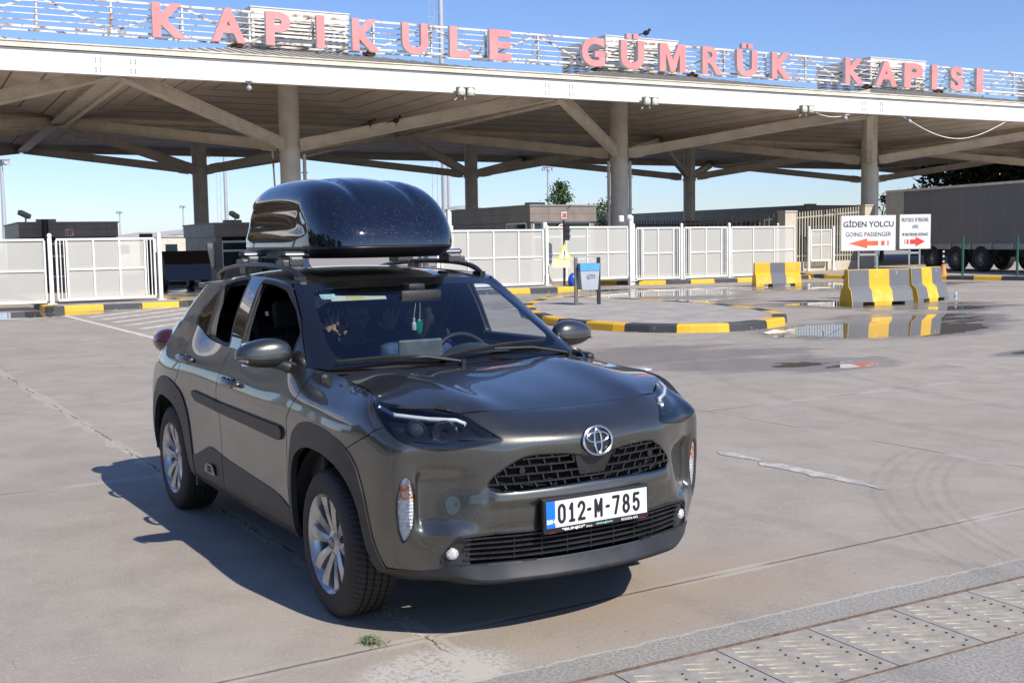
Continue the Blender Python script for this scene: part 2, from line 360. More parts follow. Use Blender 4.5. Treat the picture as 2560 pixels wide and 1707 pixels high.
def chipped(name,c,under,amt):
    g=NG(name); v=g.obj(); f=g.noise(v,7,6,.75); h=g.ramp(g.xyz(v)[2],.14,.02,0,.06); g.set(col=g.mix(g.ramp(g.math('ADD',f,h),amt,amt+.03),g.mix(g.noise(v,2.5,4,.6),tuple(x*.82 for x in c),tuple(min(1,x*1.1) for x in c)),under),rough=.6); g.bump(g.noise(v,60,3,.6),.35,.006); return g.m
YEL=chipped('kerb_yellow',(.80,.46,.03),(.33,.29,.22),.66); BLK=chipped('kerb_black',(.05,.052,.058),(.30,.28,.25),.655); PAV=mat('island_paving',(.36,.33,.295),.85,0,.14,2,.3,60)
KERBTOP=PAV
def kerb(name,label,cat,pts,first=0,seg=.98,h=.15,w=.28,fill=True,closed=False):
    """kerb line through pts (2D) with alternating painted blocks; fill = raised paving inside"""
    pts=[Vector((p[0],p[1])) for p in pts]
    t=thing(name,label,cat,(pts[0].x,pts[0].y,0))
    area=sum(pts[i].x*pts[(i+1)%len(pts)].y-pts[(i+1)%len(pts)].x*pts[i].y for i in range(len(pts)))
    sgn=1 if area>0 else -1
    n=len(pts) if closed else len(pts)-1; k=first
    # resample polyline
    path=[pts[i%len(pts)] for i in range(n+1)]
    lens=[0]
    for i in range(n): lens.append(lens[-1]+(path[i+1]-path[i]).length)
    def at(s):
        s=max(0,min(s,lens[-1]))
        for i in range(n):
            if s<=lens[i+1]+1e-9:
                f=(s-lens[i])/max(1e-9,lens[i+1]-lens[i]); return path[i].lerp(path[i+1],f)
        return path[-1]
    def nrm(s):
        a=at(max(0,s-.12)); b=at(min(lens[-1],s+.12)); d=(b-a).normalized(); return Vector((-d.y,d.x))*sgn
    s=0
    while s<lens[-1]-.02:
        e_=min(lens[-1],s+seg); mb=MB(); m_=max(1,int((e_-s)/.25)); g_=.006
        ring=[]
        for j in range(m_+1):
            q=s+g_+(e_-s-2*g_)*j/m_; p=at(q); nn=nrm(q)
            ring.append([(p.x,p.y,-.02),(p.x+nn.x*.015,p.y+nn.y*.015,h-.03),(p.x+nn.x*.04,p.y+nn.y*.04,h),(p.x+nn.x*w,p.y+nn.y*w,h),(p.x+nn.x*w,p.y+nn.y*w,-.02)])
        vs=[v for r in ring for v in r]; fs=[]
        for j in range(m_):
            for i in range(4): fs.append((j*5+i,j*5+i+1,(j+1)*5+i+1,(j+1)*5+i))
        fs+=[(0,1,2,3,4),tuple(m_*5+i for i in (4,3,2,1,0))]
        mb.add(vs,fs); mb.build('yellow_kerb_block' if k%2==0 else 'black_kerb_block',YEL if k%2==0 else BLK,t,True); s=e_; k+=1
    if fill:
        inner=[]
        for i in range(int(lens[-1]/.4)+1):
            q=i*.4; p=at(q)+nrm(q)*(w-.005); inner.append((p.x,p.y))
        if not closed: p=at(lens[-1])+nrm(lens[-1])*(w-.005); inner.append((p.x,p.y))
        tri=tessellate_polygon([[Vector((*p,0)) for p in inner]])
        MB().add([(p[0],p[1],h-.006) for p in inner],[tuple(q) for q in tri]).build('paving',PAV,t,True,fix=False)
    return t
# near island with the bin (teardrop)
isl=[(-21.5,14.3),(-19.0,12.0),(-16.6,10.6),(-14.42,9.75),(-13.42,9.61),(-12.18,9.75),(-11.5,10.05),(-11.04,10.45),(-10.75,11.0),(-10.65,11.6),(-10.8,12.3),(-11.1,13.0),(-11.9,13.85),(-13.4,14.7),(-16.0,15.5),(-19,15.4),(-21.3,15.0)]
kerb('traffic_island','low teardrop traffic island edged with yellow and black kerb beside the grey bin','traffic island',isl,0,1.0,closed=True)
kerb('gate_island','raised kerb strip under the left pair of white gates','traffic island',[(-29.9,2.6),(-27.3,2.55),(-27.15,6.15),(-27.6,6.5),(-41,6.9),(-41,3.3)],1,1.0)
kerb('gate_island','long raised kerb strip under the middle white gate behind the parked car','traffic island',[(-34.5,19.4),(-26.55,19.1),(-26.4,18.7),(-26.6,16.4),(-27,12.6),(-34.5,12.2)][::-1],1,1.0)
kerb('gate_island','raised kerb strip under the right white gates leading to the sliding gate','traffic island',[(-34.5,22.7),(-29.1,22.7),(-28.2,24.4),(-27.7,26.9),(-27.7,30.3),(-28.0,31.2),(-34.5,32.4)],0,1.0)
kerb('verge_kerb','yellow and black kerb running in front of the long lorry','kerb',[(-31.5,33.3),(-27.6,31.6),(-26.3,31.8),(-23.66,32.97),(-20.39,33.85),(-14,36.5),(-14,60),(-36,60),(-36,34.6)],0,1.0)
kerb('lane_kerb','kerb of the shaded booth lane behind the open gate','kerb',[(-36,7.0),(-46,7.6),(-46,12),(-44,12)],0,1.0,fill=False)
# road markings
WP=mat('road_paint',(.60,.57,.53),.75,0,.25,5,.2,80)
mk=MB(); Z4=.004
def strip(mb,a,b,w,z=Z4):
    a=Vector((*a,0)); b=Vector((*b,0)); d=(b-a).normalized(); n=Vector((-d.y,d.x,0))*w/2
    mb.add([(p.x,p.y,z) for p in (a-n,b-n,b+n,a+n)],[(0,1,2,3)])
strip(mk,(-25.5,2.62),(-12.0,2.58),.14)
for i in range(9):
    xx=-24.2+i*1.25; strip(mk,(xx,2.95),(xx-3.2,5.9),.22)
for i in range(8):
    yy=17.5+i*1.2; strip(mk,(-25.6,yy),(-19.5,yy+2.6),.13)
strip(mk,(-19.8,16.5),(-16.2,30),.13); strip(mk,(-24,26.8),(-16.5,31.5),.13); strip(mk,(-13.6,22.8),(-10.5,30),.14); strip(mk,(-17,26),(-12.5,33),.12)
tag(mk.build('road_markings',WP,fix=False),kind='structure')
# worn strip of old tape on the slab
wt=MB(); ys=np.linspace(0,1,60); up=[];lo=[]
def worn(x0,x1,y0,w,seed):
    r=np.random.RandomState(seed); n=int((x1-x0)/.02)+2; xs=np.linspace(x0,x1,n)
    a=y0+w/2+np.cumsum(r.randn(n))*.009; b=y0-w/2+np.cumsum(r.randn(n))*.009; a=np.convolve(np.r_[a[0],a,a[-1]],[.3,.4,.3],'valid'); b=np.convolve(np.r_[b[0],b,b[-1]],[.3,.4,.3],'valid')
    tp=np.minimum(1,np.minimum((xs-x0)/.1,(x1-xs)/.12)); mid=(a+b)/2; a=mid+(a-mid)*tp; b=mid+(b-mid)*tp
    vs=[(x_,y_,Z4) for x_,y_ in zip(xs,a)]+[(x_,y_,Z4) for x_,y_ in zip(xs,b)]
    wt.add(vs,[(i,i+1,n+i+1,n+i) for i in range(n-1)])
worn(-2.75,-2.27,3.17,.16,4); worn(-2.02,-1.5,3.24,.12,5); worn(-1.52,-.32,3.2,.15,8)
tag(wt.build('worn_paint_line',mat('worn_paint',(.43,.41,.375),.8,0,.25,9)),kind='structure')
# ---- canopy ----
BEI=mat('canopy_beige_steel',(.68,.61,.50),.55,0,.10,1.5); WHT=mat('fascia_white',(.80,.79,.76),.5,0,.07,1.6); COLM=mat('column_paint',(.64,.61,.55),.6,0,.09,2.0)
def plank_mat():
    g=NG('soffit_planks'); v=g.obj(); x,y,z=g.xyz(v)
    f=g.noise(v,.6,5,.6); c=g.mix(g.ramp(f,.35,.7),(.86,.75,.63),(.72,.62,.52))
    # seams both ways following the four slopes
    ax=g.math('ABSOLUTE',x); ay=g.math('ABSOLUTE',y); rr=g.math('MAXIMUM',ax,ay)
    t=g.math('MODULO',rr,.92); s=g.ramp(g.math('ABSOLUTE',g.math('SUBTRACT',t,.46)),.018,.05,1,0)
    mn=g.math('MINIMUM',ax,ay)
    c=g.mix(g.math('MULTIPLY',s,.75),c,(.10,.08,.065))
    rust=g.ramp(g.noise(v,1.7,6,.7),.62,.72,0,.5); c=g.mix(rust,c,(.24,.15,.09)); g.set(col=c,rough=.8); return g.m
SOF=plank_mat()
def seam_mat():
    g=NG('standing_seam_roof'); v=g.obj(); x,y,z=g.xyz(v)
    f=g.noise(v,.8,4,.6); g.set(col=g.mix(f,(.50,.47,.41),(.66,.63,.57)),rough=.55,metal=.0); return g.m
ROOF=seam_mat()
can=thing('canopy','huge beige steel canopy with white fascia spanning the border booths','canopy',tuple(UV(0,0,0)))
ZF=6.64; ZT=7.27
KU=range(-3,4); KV=range(0,2)
# fascia front/back/sides
u0=(-3.5)*MOD; u1=(3.5)*MOD; v0=-MOD/2; v1=MOD*1.5
f=MB()
for (vv_,s_) in ((v0,-1),(v1,1)):
    f.box(UV((u0+u1)/2,vv_,(ZF+ZT)/2),(u1-u0+.3,.02,ZT-ZF-.06),AX)          # web
    f.box(UV((u0+u1)/2,vv_,ZT-.03+.012),(u1-u0+.3,.26,.03),AX); f.box(UV((u0+u1)/2,vv_,ZF+.012),(u1-u0+.3,.26,.03),AX)
    f.box(UV((u0+u1)/2,vv_+s_*.11,(ZF+ZT)/2),(u1-u0+.28,.02,ZT-ZF-.07),AX)
for k in KU:
    for du in (-MOD/2-.42,-MOD/2+.42):
        f.box(UV(k*MOD+du,v0-.128,(ZF+ZT)/2),(.02,.014,.5),AX)
f.build('fascia_beam',WHT,can,True)
gt=MB()
gt.box(UV((u0+u1)/2,v0-.10,ZT+.10),(u1-u0+.5,.22,.16),AX); gt.box(UV((u0+u1)/2,v0-.22,ZT+.185),(u1-u0+.5,.05,.03),AX); gt.box(UV((u0+u1)/2,v1+.10,ZT+.10),(u1-u0+.5,.22,.16),AX)
gt.build('gutter',mat('gutter_cream',(.72,.66,.52),.5,0,.15,1.2),can,True)
bolts=MB()
for k in range(-3,4):
    for du in (-.55,-.42,.42,.55):
        for z in (.09,.17,.36,.44):
            c_=UV(k*MOD-MOD/2+du,v0-.13,ZF+z+.03); bolts.cyl(c_,c_-VV*.03,.022,6)
bolts.build('bolts',mat('bolt_grey',(.5,.49,.46),.5),can,True)
def trib(mb,a,b,w,h): mb.bar(a,b,w,h)
for j in KV:
    for k in KU:
        near=(abs(k)<=2)
        c=UV(k*MOD,j*MOD,0)
        # column
        cm=MB(); cm.cyl(c,c+ZZ*8.0,.385 if j==0 else .36,28)
        co=cm.build('column',COLM,can,True)
        # spiral weld line on column + collar
        cl=MB(); cl.lathe([(.395,5.18),(.41,5.18),(.41,5.30),(.395,5.30)],c,(0,0,1),28)
        cl.build('collar',BEI,co,True)
        if j==0:
            pp=MB(); 
            for s_ in ((1,) if k!=0 else (-1,1)):
                q=c+UU*s_*.56; pp.cyl(q,q+ZZ*5.1,.07,10)
                for z in (1.5,3.0,4.4): pp.box(q+ZZ*z,(.2,.2,.04),AX)
            pp.build('drain_pipe',COLM,co,True)
        # struts to four corners
        for sx in (-1,1):
            for sy in (-1,1):
                a=c+UU*sx*.33+VV*sy*.33+ZZ*5.42; b=UV((k+sx*.5)*MOD-sx*.15,(j+sy*.5)*MOD-sy*.15,ZF+.12)
                st=MB(); d=(b-a).normalized(); st.bar(a,b,.10,.36); 
                n_=Vector((0,0,1)).cross(d).normalized(); upv=d.cross(n_)
                for sg in (1,-1): st.bar(a+upv*sg*.18,b+upv*sg*.18,.26,.035,up=upv)
                st.box(a+d*.42,(.5,.13,.46),(d,n_,upv))
                st.build('strut',BEI,can,True)
        # roof pyramid outside + soffit inside
        H=MOD/2; z0=ZT+.13; z1=8.62; bx=1.9
        vs=[c+UU*a*H+VV*b*H+ZZ*z0 for a,b in ((-1,-1),(1,-1),(1,1),(-1,1))]+[c+UU*a*bx+VV*b*bx+ZZ*z1 for a,b in ((-1,-1),(1,-1),(1,1),(-1,1))]
        rb=MB(); rb.add(vs,[(0,1,5,4),(1,2,6,5),(2,3,7,6),(3,0,4,7),(4,5,6,7)])
        ro=rb.build('roof_module',ROOF,can,True)
        # standing seams on the two slopes facing the yard
        if j==0:
            sm=MB()
            def edge(p0,p1,q0,q1,n):
                for i in range(1,n):
                    t=i/n; a=p0.lerp(p1,t)
                    # run up slope square to eave until hip
                    uu_=2*t-1; H_=H; frac=min(1,(1-abs(uu_))*H/(H-bx)) if abs(uu_)*H>bx else 1
                    top=c+(p0.lerp(p1,t)-c)*1.0
                    inward=(q0+q1)/2-(p0+p1)/2; b=a+inward*frac
                    sm.bar(a+ZZ*.02,b+ZZ*.02,.03,.05)
            edge(vs[0],vs[1],vs[4],vs[5],38); edge(vs[3],vs[0],vs[7],vs[4],26)
            sm.build('seams',mat('seam_edge',(.42,.39,.33),.6) if k==-3 else bpy.data.materials['seam_edge'],ro,True,fix=False)
        sb=MB(); zs0=ZF+.30; zs1=8.0
        vs=[Vector((a*H,b*H,0)) for a,b in ((-1,-1),(1,-1),(1,1),(-1,1))]+[Vector((0,0,zs1-zs0))]
        sb.add(vs,[(0,1,4),(1,2,4),(2,3,4),(3,0,4)])
        so_=sb.build('soffit',SOF,can,fix=False); so_.location=c+ZZ*zs0-can.location; so_.rotation_euler=(0,0,TH)
        # boundary beams under the eaves
        bb=MB()
        for (a,b) in ((( -.5,-.5),(-.5,.5)),((-.5,.5),(.5,.5))):
            A=UV((k+a[0])*MOD,(j+a[1])*MOD,0); B=UV((k+b[0])*MOD,(j+b[1])*MOD,0)
            bb.bar(A+ZZ*(ZF+.20),B+ZZ*(ZF+.20),.12,.34); bb.bar(A+ZZ*(ZF+.03),B+ZZ*(ZF+.03),.5,.04); bb.bar(A+ZZ*(ZF+.38),B+ZZ*(ZF+.38),.5,.04)
        bb.build('valley_beam',BEI,can,True)
        gp=MB(); A=UV((k-.5)*MOD+.35,-MOD/2+.4,ZF-.05); B=UV((k-.5)*MOD+.35,MOD/2,ZF-.05)
        if j==0: gp.cyl(A,B,.09,10); gp.cyl(A,A-VV*.2+ZZ*.3,.09,10); gp.build('valley_pipe',BEI,can,True)
        # ventilator box on the roof
        if j==0:
            vb=MB(); zb=8.50; zt=10.10
            vb.box(c+ZZ*(zt-.20),(3.66,3.66,.42),AX); vb.box(c+ZZ*zt,(3.72,3.72,.04),AX)
            z=zb+.1
            while z<zt-.42:
                for sgn,(A_,B_) in ((-1,(UU,VV)),(1,(UU,VV)),(-1,(VV,UU)),(1,(VV,UU))):
                    vb.box(c+B_*sgn*1.79+ZZ*z,(3.6,.05,.075),(A_,B_,ZZ) if A_ is UU else (VV,-UU,ZZ))
                z+=.135
            for a in (-1,1):
                for b in (-1,1): vb.box(c+UU*a*1.74+VV*b*1.74+ZZ*9.1,(.09,.09,1.7),AX)
            vb.build('ventilator',mat('ventilator_metal',(.66,.65,.62),.5,.0,.08) if k==-3 else bpy.data.materials['ventilator_metal'],can,True)
# ---- sign truss and letters ----
sg=thing('roof_sign','white and rusty roof truss carrying large pink letters along the canopy','sign',tuple(UV(0,-2.6,8.6)))
TR=NG('truss_rusty_white'); v_=TR.obj(); f_=TR.ramp(TR.noise(v_,2.3,6,.7),.50,.62,0,1); TR.set(col=TR.mix(f_,(.66,.64,.58),(.30,.16,.09)),rough=.6); TRM=TR.m
vf=-2.62; vb_=-3.0+1.1
tb=MB(); z0=8.74; z1=9.74; ue=30; us=-40
for z in (z0,z1): tb.bar(UV(us,vf,z),UV(ue,vf,z),.075,.075)
tb.bar(UV(us,vb_,z0),UV(ue,vb_,z0),.05,.05)
for i in range(1,5): tb.bar(UV(us,vf-.04,z0+i*.2),UV(ue,vf-.04,z0+i*.2),.025,.03)
k=0; u=us
while u<ue:
    n2=u+2.3; lo,hi=(z0,z1) if k%2==0 else (z1,z0)
    tb.bar(UV(u,vf+.02,z0),UV(u,vf+.02,z1),.08,.06); tb.bar(UV(u,vf+.06,lo),UV(n2,vf+.06,hi),.06,.06); tb.bar(UV(u,vf,z0),UV(u,vb_,z0),.04,.04); tb.bar(UV(u,vf,z1),UV(u,vb_,z0),.035,.035)
    u=n2; k+=1
tb.build('truss',TRM,sg,True)
for q in (-17.4,-12.5,-2.6,2.2,12.3,17.0):
    s_=MB(); s_.bar(UV(q,vf+.25,8.3),UV(q,vf+.25,8.74),.12,.12); s_.box(UV(q,vf+.25,8.6),(.4,.3,.1),AX); s_.build('support',mat('rust',(.13,.06,.035),.9,0,.3,4) if q<-17 else bpy.data.materials['rust'],sg,True)
LP=NG('letter_pink_face'); LP.set(col=LP.mix(LP.ramp(LP.noise(LP.obj(),.9,3,.5),.4,.65),(.70,.235,.225),(.72,.275,.265)),rough=.45); LPM=LP.m; LSM=mat('letter_grey_side',(.52,.52,.53),.5,.2)
letters=[('K',-20.41,-19.2),('A',-18.47,-17.19),('P',-16.58,-15.6),('I',-14.74,-14.37),('K',-13.42,-12.25),('U',-11.48,-10.36),('L',-9.56,-8.63),('E',-7.89,-6.85),('G',-3.77,-2.58),('Ü',-1.91,-.67),('M',.02,1.42),('R',2.21,3.36),('Ü',4.04,5.26),('K',5.99,7.2),('K',10.28,11.54),('A',12.16,13.62),('P',13.99,15.33),('I',15.82,16.26),('S',17.08,18.04),('I',18.89,19.41)]
for ch,a,b in letters:
    w_=b-a-.10; base='U' if ch=='Ü' else ch
    lm=MB()
    if base=='M':
        w2=w_/2; st_=.30; pm=[(-w2,-.57),(-w2,.57),(-w2+.36,.57),(0,-.12),(w2-.36,.57),(w2,.57),(w2,-.57),(w2-st_,-.57),(w2-st_,.16),(.11,-.57),(-.11,-.57),(-w2+st_,.16),(-w2+st_,-.57)]
        lm.prism(pm,UV((a+b)/2,-2.84,9.17),-VV,UU,ZZ,.18)
    elif base=='I': lm.box(UV((a+b)/2,-2.93,9.17),(w_+.02,.18,1.14),AX)
    else: put_text(lm,base,UV((a+b)/2,-2.93,9.17),UU,ZZ,1.4,.09,.055 if base!='R' else .035,fitw=w_,fith=1.14)
    if ch=='Ü':
        for s_ in (-1,1): lm.box(UV((a+b)/2+s_*.17,-2.93,9.90),(.24,.18,.2),AX)
    o=lm.build('letter',LSM,sg,True)
    me=o.data; me.materials.append(LPM)
    for p in me.polygons:
        if (-VV).dot(p.normal)>.9: p.material_index=1
# ---- things hung on the canopy ----
BLACKP=mat('black_plastic_matte',(.02,.02,.022),.45,0,.1); GREYM=mat('grey_metal',(.42,.42,.41),.45,.3,.1); LENS=mat('lamp_lens',(.62,.60,.52),.15,0,.15,20)
def flood(u,lab,n=2,one=False):
    t=thing('floodlight',lab,'floodlight',tuple(UV(u,-7.75,6.62)),0,'floodlights clamped to the canopy fascia')
    for i in range(n):
        c=UV(u+(i-(n-1)/2)*.34,-7.86,6.66)
        h=MB(); h.box(c+VV*.10,(.30,.18,.30),AX,.02); h.build('housing',mat('flood_body',(.16,.17,.13),.5) if 'flood_body' not in bpy.data.materials else bpy.data.materials['flood_body'],t,True)
        l=MB(); l.lathe([(0.0,-.035),(.06,-.03),(.11,-.012),(.128,.0),(.128,.02)],c,-(-VV),24); l.build('lens',LENS,t,True)
    b=MB(); b.bar(UV(u,-7.72,6.8),UV(u,-7.72,6.4),.04); b.bar(UV(u-.3,-7.75,6.45),UV(u-.45,-7.85,6.35),.03); b.build('bracket',GREYM,t,True)
flood(-11.2,'pair of round floodlights under the fascia above the parked car'); flood(-3.74,'pair of floodlights on the fascia just right of the second front column'); flood(3.72,'black cowled floodlight pair on the fascia left of the third front column')
def hungcam(u,lab,z=6.5):
    t=thing('security_camera',lab,'camera',tuple(UV(u,-7.6,z)),0,'cameras hanging from the canopy')
    m_=MB(); m_.cyl(UV(u,-7.6,z+.18),UV(u,-7.6,z),.02,8); m_.box(UV(u,-7.6,z+.16),(.2,.2,.03),AX); m_.build('stem',GREYM,t,True)
    m_=MB(); m_.sphere(UV(u,-7.62,z-.05),.09); m_.build('dome',GREYM,t,True)
hungcam(-18.46,'small white dome camera hanging left of the first front column'); hungcam(5.9,'small dome camera hanging just left of the third front column',6.45); hungcam(9.5,'small dome camera hanging just right of the third front column',6.45)
wr=MB(); wr.tube([UV(9.2+6.4*i/16,-7.5,6.63-.85*math.sin(math.pi*i/16)) for i in range(17)],.018,6); tag(wr.build('hanging_cable',mat('cable_white',(.7,.69,.66),.5)),'slack white cable drooping under the canopy edge at the right','cable')
wr=MB(); wr.tube([UV(-1.2+6.0,-7.5,6.63)]+[UV(4.2+2.2*i/10,-7.5,6.63-.18*math.sin(math.pi*i/10)) for i in range(11)][1:],.018,6); tag(wr.build('hanging_cable',bpy.data.materials['cable_white']),'short slack cable under the fascia left of the third column','cable')
def bird(p,lab,s=1):
    b=MB(); p=Vector(p); b.sphere(p,.11*s,10,8,(1.6,.8,.9)); b.sphere(p+Vector((.05,.12,.11))*s,.06*s,8,6)
    b.add([p+Vector((-.1,-.1,0))*s,p+Vector((-.35,-.22,-.05))*s,p+Vector((-.33,-.1,-.06))*s,p+Vector((-.1,.02,0))*s],[(0,1,2,3)]); b.cyl(p-ZZ*.08*s,p-ZZ*.2*s,.012*s,5)
    tag(b.build('bird',mat('feather_black',(.02,.02,.025),.6) if 'feather_black' not in bpy.data.materials else bpy.data.materials['feather_black']),lab,'bird')
bird(UV(-.2,-2.4,10.22),'black bird perched on the ventilator box behind the letter M',1.1)
bird(UV(-13.0,-3.6,5.98),'black pigeon sitting on the canopy strut, left one of a pair',1.1); bird(UV(-12.0,-3.6,6.1),'black pigeon sitting on the canopy strut, right one of a pair',1.1)
# ---- gates ----
GW=mat('gate_white',(.78,.78,.74),.5,0,.06,2)
def mesh_mat():
    g=NG('gate_perforated'); v=g.obj(); f=g.noise(v,1.3,4,.6); x,y,z=g.xyz(v)
    w=g.ramp(g.math('SINE',g.math('MULTIPLY',z,150)),-.6,.6,-.04,.04)
    g.set(col=g.mix(f,(.50,.49,.45),(.58,.57,.52)),rough=.6,alpha=g.math('ADD',w,.80))
    return g.m
GPM=mesh_mat()
def gate(lab,A,B,z0,z1,ncol=3,bars=True,post=(True,True),rows=2,name='gate'):
    A=Vector((*A,0)); B=Vector((*B,0)); L=(B-A).length; d=(B-A)/L; rz=math.atan2(d.y,d.x)
    t=thing(name,lab,'gate',(A.x,A.y,0),rz,'white perforated gates')
    x0,x1=.0,L; px0=.09 if post[0] else 0; px1=L-.09 if post[1] else L
    fr=MB(); X=Vector((1,0,0))
    g0=px0+.05; g1=px1-.05
    if bars: 
        for q in (g0+.10,g0+.20,g1-.10,g1-.20): fr.box((q,0,(z0+z1)/2),(.025,.04,z1-z0),None)
        h0,h1=g0+.27,g1-.27
    else: h0,h1=g0,g1
    for z in (z0,z1): fr.box(((g0+g1)/2,0,z),(g1-g0,.06,.06))
    for q in (g0,g1): fr.box((q,0,(z0+z1)/2),(.05,.05,z1-z0-.05))
    if bars:
        for q in (h0,h1): fr.box((q,0,(z0+z1)/2),(.05,.05,z1-z0-.05))
    for i in range(1,ncol): fr.box((h0+(h1-h0)*i/ncol,0,(z0+z1)/2),(.045,.05,z1-z0-.06))
    for i in range(1,rows): fr.box(((h0+h1)/2,.003,z0+(z1-z0)*i/rows),(h1-h0,.05,.045))
    fr.build('frame',GW,t)
    pn=MB(); pn.add([(h0,.012,z0),(h1,.012,z0),(h1,.012,z1),(h0,.012,z1)],[(0,1,2,3)]); pn.build('mesh_panel',GPM,t,fix=False)
    for i,q in enumerate((0,L)):
        if post[i]:
            p=MB(); p.box((q,0,(z1+.03)/2+.02),(.11,.11,z1+.03),None,.008); p.box((q,0,.165),(.24,.24,.02)); p.cyl((q,-.02,z1+.04),(q,-.02,z1+.08),.02,8)
            p.lathe([(0,.03),(.055,.03),(.065,0),(.055,-.03),(0,-.03)],(q,-.02,z1+.11),(0,1,0),14); p.build('post',GW,t)
    return t
gate('left white perforated gate cut by the picture edge',(-29.2,-1.3),(-28.57,2.88),.22,1.91,3,False,(False,True))
gate('white perforated gate with black bars left of the car, on its own kerb',(-28.5,2.98),(-28.63,5.83),.26,1.91,3,True,(False,True))
gate('white four column gate just right of the roof box',(-28.12,14.55),(-27.95,18.62),.22,2.03,4,False,(True,True))
gate('tall white sliding gate behind the traffic light',(-28.35,18.75),(-28.82,22.75),.30,2.12,4,False,(False,False))
gate('short white gate between the tall post and the next post',(-28.8,22.95),(-28.6,25.0),.22,2.07,2,True,(True,False))
gate('white gate second from the right in the middle row',(-28.6,25.05),(-28.55,27.3),.22,2.07,2,True,(True,False))
gate('white gate at the right end of the middle row',(-28.55,27.35),(-28.9,31.2),.22,2.07,3,False,(True,False))
gate('narrow white gate leaf in front of the beige pillar',(-30.2,31.5),(-31.3,32.6),.22,2.07,1,False,(True,True))
p=MB(); p.box((-28.32,18.78,1.15),(.14,.14,2.3),None,.01); tp=tag(p.build('gate_post',GW),'tall square white post at the left end of the sliding gate','post')
p=MB(); p.box((-28.82,22.85,1.26),(.16,.16,2.52),None,.01); p.sphere((-28.8,22.8,2.45),.12); p.box((-28.8,22.4,2.42),(.14,.2,.22),None,.02); tag(p.build('gate_post',GW),'tallest white gate post, with a round lamp and box on top','post')
dark=MB(); dark.box((-29.1,14.0,1.1),(.05,1.4,1.7)); 
tag(dark.build('mesh_screen',mat('grey_screen',(.28,.28,.26),.7,0,.2,3)),'grey mesh screen left of the middle gate behind the roof bar','screen')
# ---- booths ----
BO=NG('booth_cladding'); v_=BO.obj(); x_,y_,z_=BO.xyz(v_); f_=BO.noise(v_,1.2,4,.6); c_=BO.mix(BO.ramp(f_,.35,.7),(.215,.18,.15),(.27,.23,.195)); jz=BO.ramp(BO.math('ABSOLUTE',BO.math('SUBTRACT',BO.math('MODULO',BO.math('ADD',z_,10.0),.31),.155)),.145,.153,0,1); jx=BO.ramp(BO.math('ABSOLUTE',BO.math('SUBTRACT',BO.math('MODULO',BO.math('ADD',BO.math('ADD',x_,y_),20.0),1.15),.575)),.566,.572,0,1); BO.set(col=BO.mix(BO.math('MAXIMUM',jz,jx),c_,(.07,.06,.05)),rough=.45); BOM=BO.m
GLD=mat('dark_green_glass',(.015,.035,.032),.06,0,0); WF=mat('white_window_frame',(.74,.75,.76),.4,0,.04)
def booth(lab,u0,u1,v0_,v1_,H,num,win=None,sw=None,extra=True):
    o=UV(u0,v0_); t=thing('booth',lab,'booth',tuple(o),TH,'clad border control booths')
    w=u1-u0; d=v1_-v0_; b=MB()
    zc=H*.80
    b.box((w/2,d/2,zc/2+.05),(w,d,zc-.02)) if not win else None
    if win:
        a,bb_,zb,zt=win
        b.box((a/2,d/2,zc/2),(a,d,zc)) ; b.box(((w+bb_)/2,d/2,zc/2),(w-bb_,d,zc)); b.box(((a+bb_)/2,d/2+.05,zb/2),(bb_-a,d-.1,zb)); b.box(((a+bb_)/2,(d+1.9)/2,(zb+zc)/2),(bb_-a,d-1.9,zc-zb))
    b.build('wall',BOM,t)
    q=MB(); q.box((w/2,d/2,(H+zc)/2),(w+.12,d+.12,H-zc+.02)); q.build('parapet',BOM,t)
    q=MB(); q.box((w/2,d/2,H+.03),(w+.2,d+.2,.05)); q.box((w*.3,1.2,H+.12),(.7,.4,.12)); q.build('roof',mat('booth_roof_trim',(.30,.28,.26),.5) if 'booth_roof_trim' not in bpy.data.materials else bpy.data.materials['booth_roof_trim'],t)
    if win:
        fr=MB(); z0,z1=zb,zt
        for zz in (z0,(z0+z1)/2+.15,z1): fr.box(((a+bb_)/2,.06,zz),(bb_-a,.08,.08))
        for xx in (a,(a+bb_)/2,bb_): fr.box((xx,.055,(z0+z1)/2),(.08,.08,z1-z0))
        wo=fr.build('window_frame',WF,t)
        gl=MB(); gl.box(((a+bb_)/2,.09,(z0+z1)/2),(bb_-a-.02,.015,z1-z0-.02)); gl.build('pane',GLD,wo)
    if sw:
        for (y0,y1,zb2,zt2) in sw:
            fr=MB()
            for zz in (zb2,zt2): fr.box((-.02,(y0+y1)/2,zz),(.08,y1-y0,.06))
            for yy in (y0,y1): fr.box((-.02,yy,(zb2+zt2)/2),(.08,.06,zt2-zb2))
            wo=fr.build('side_window',WF,t); gl=MB(); gl.box((-.015,(y0+y1)/2,(zb2+zt2)/2),(.03,y1-y0-.06,zt2-zb2-.06)); gl.build('pane',GLD,wo)
    if num:
        pl=MB(); s=.34 if len(num)==3 else .26; pl.box((w*.5,-.075,H-.36),(s*.92,.02,.26)); po=pl.build('number_plate',mat('plate_white',(.75,.72,.68),.5) if 'plate_white' not in bpy.data.materials else bpy.data.materials['plate_white'],t)
        tx=MB(); put_text(tx,num,(w*.5,-.088,H-.36),(1,0,0),(0,0,1),.3,.003,.012,fitw=s*.78,fith=.20); tx.build('number',mat('number_red',(.42,.03,.03),.5) if 'number_red' not in bpy.data.materials else bpy.data.materials['number_red'],po)
    return t
b38=booth('brown clad booth numbered 38 behind the middle gates',-6.7,-3.83,-4,3,3.0,'38',(.12,2.7,.95,2.38),[(.3,1.9,.9,2.35),(5.2,6.4,.9,2.0)])
bk=MB(); 
b2=booth('brown clad booth behind the roof box, partly hidden by the car',-16.85,-13.5,4,9.6,2.55,None,(.25,3.1,.8,1.83),[(.3,1.5,.8,1.8)])
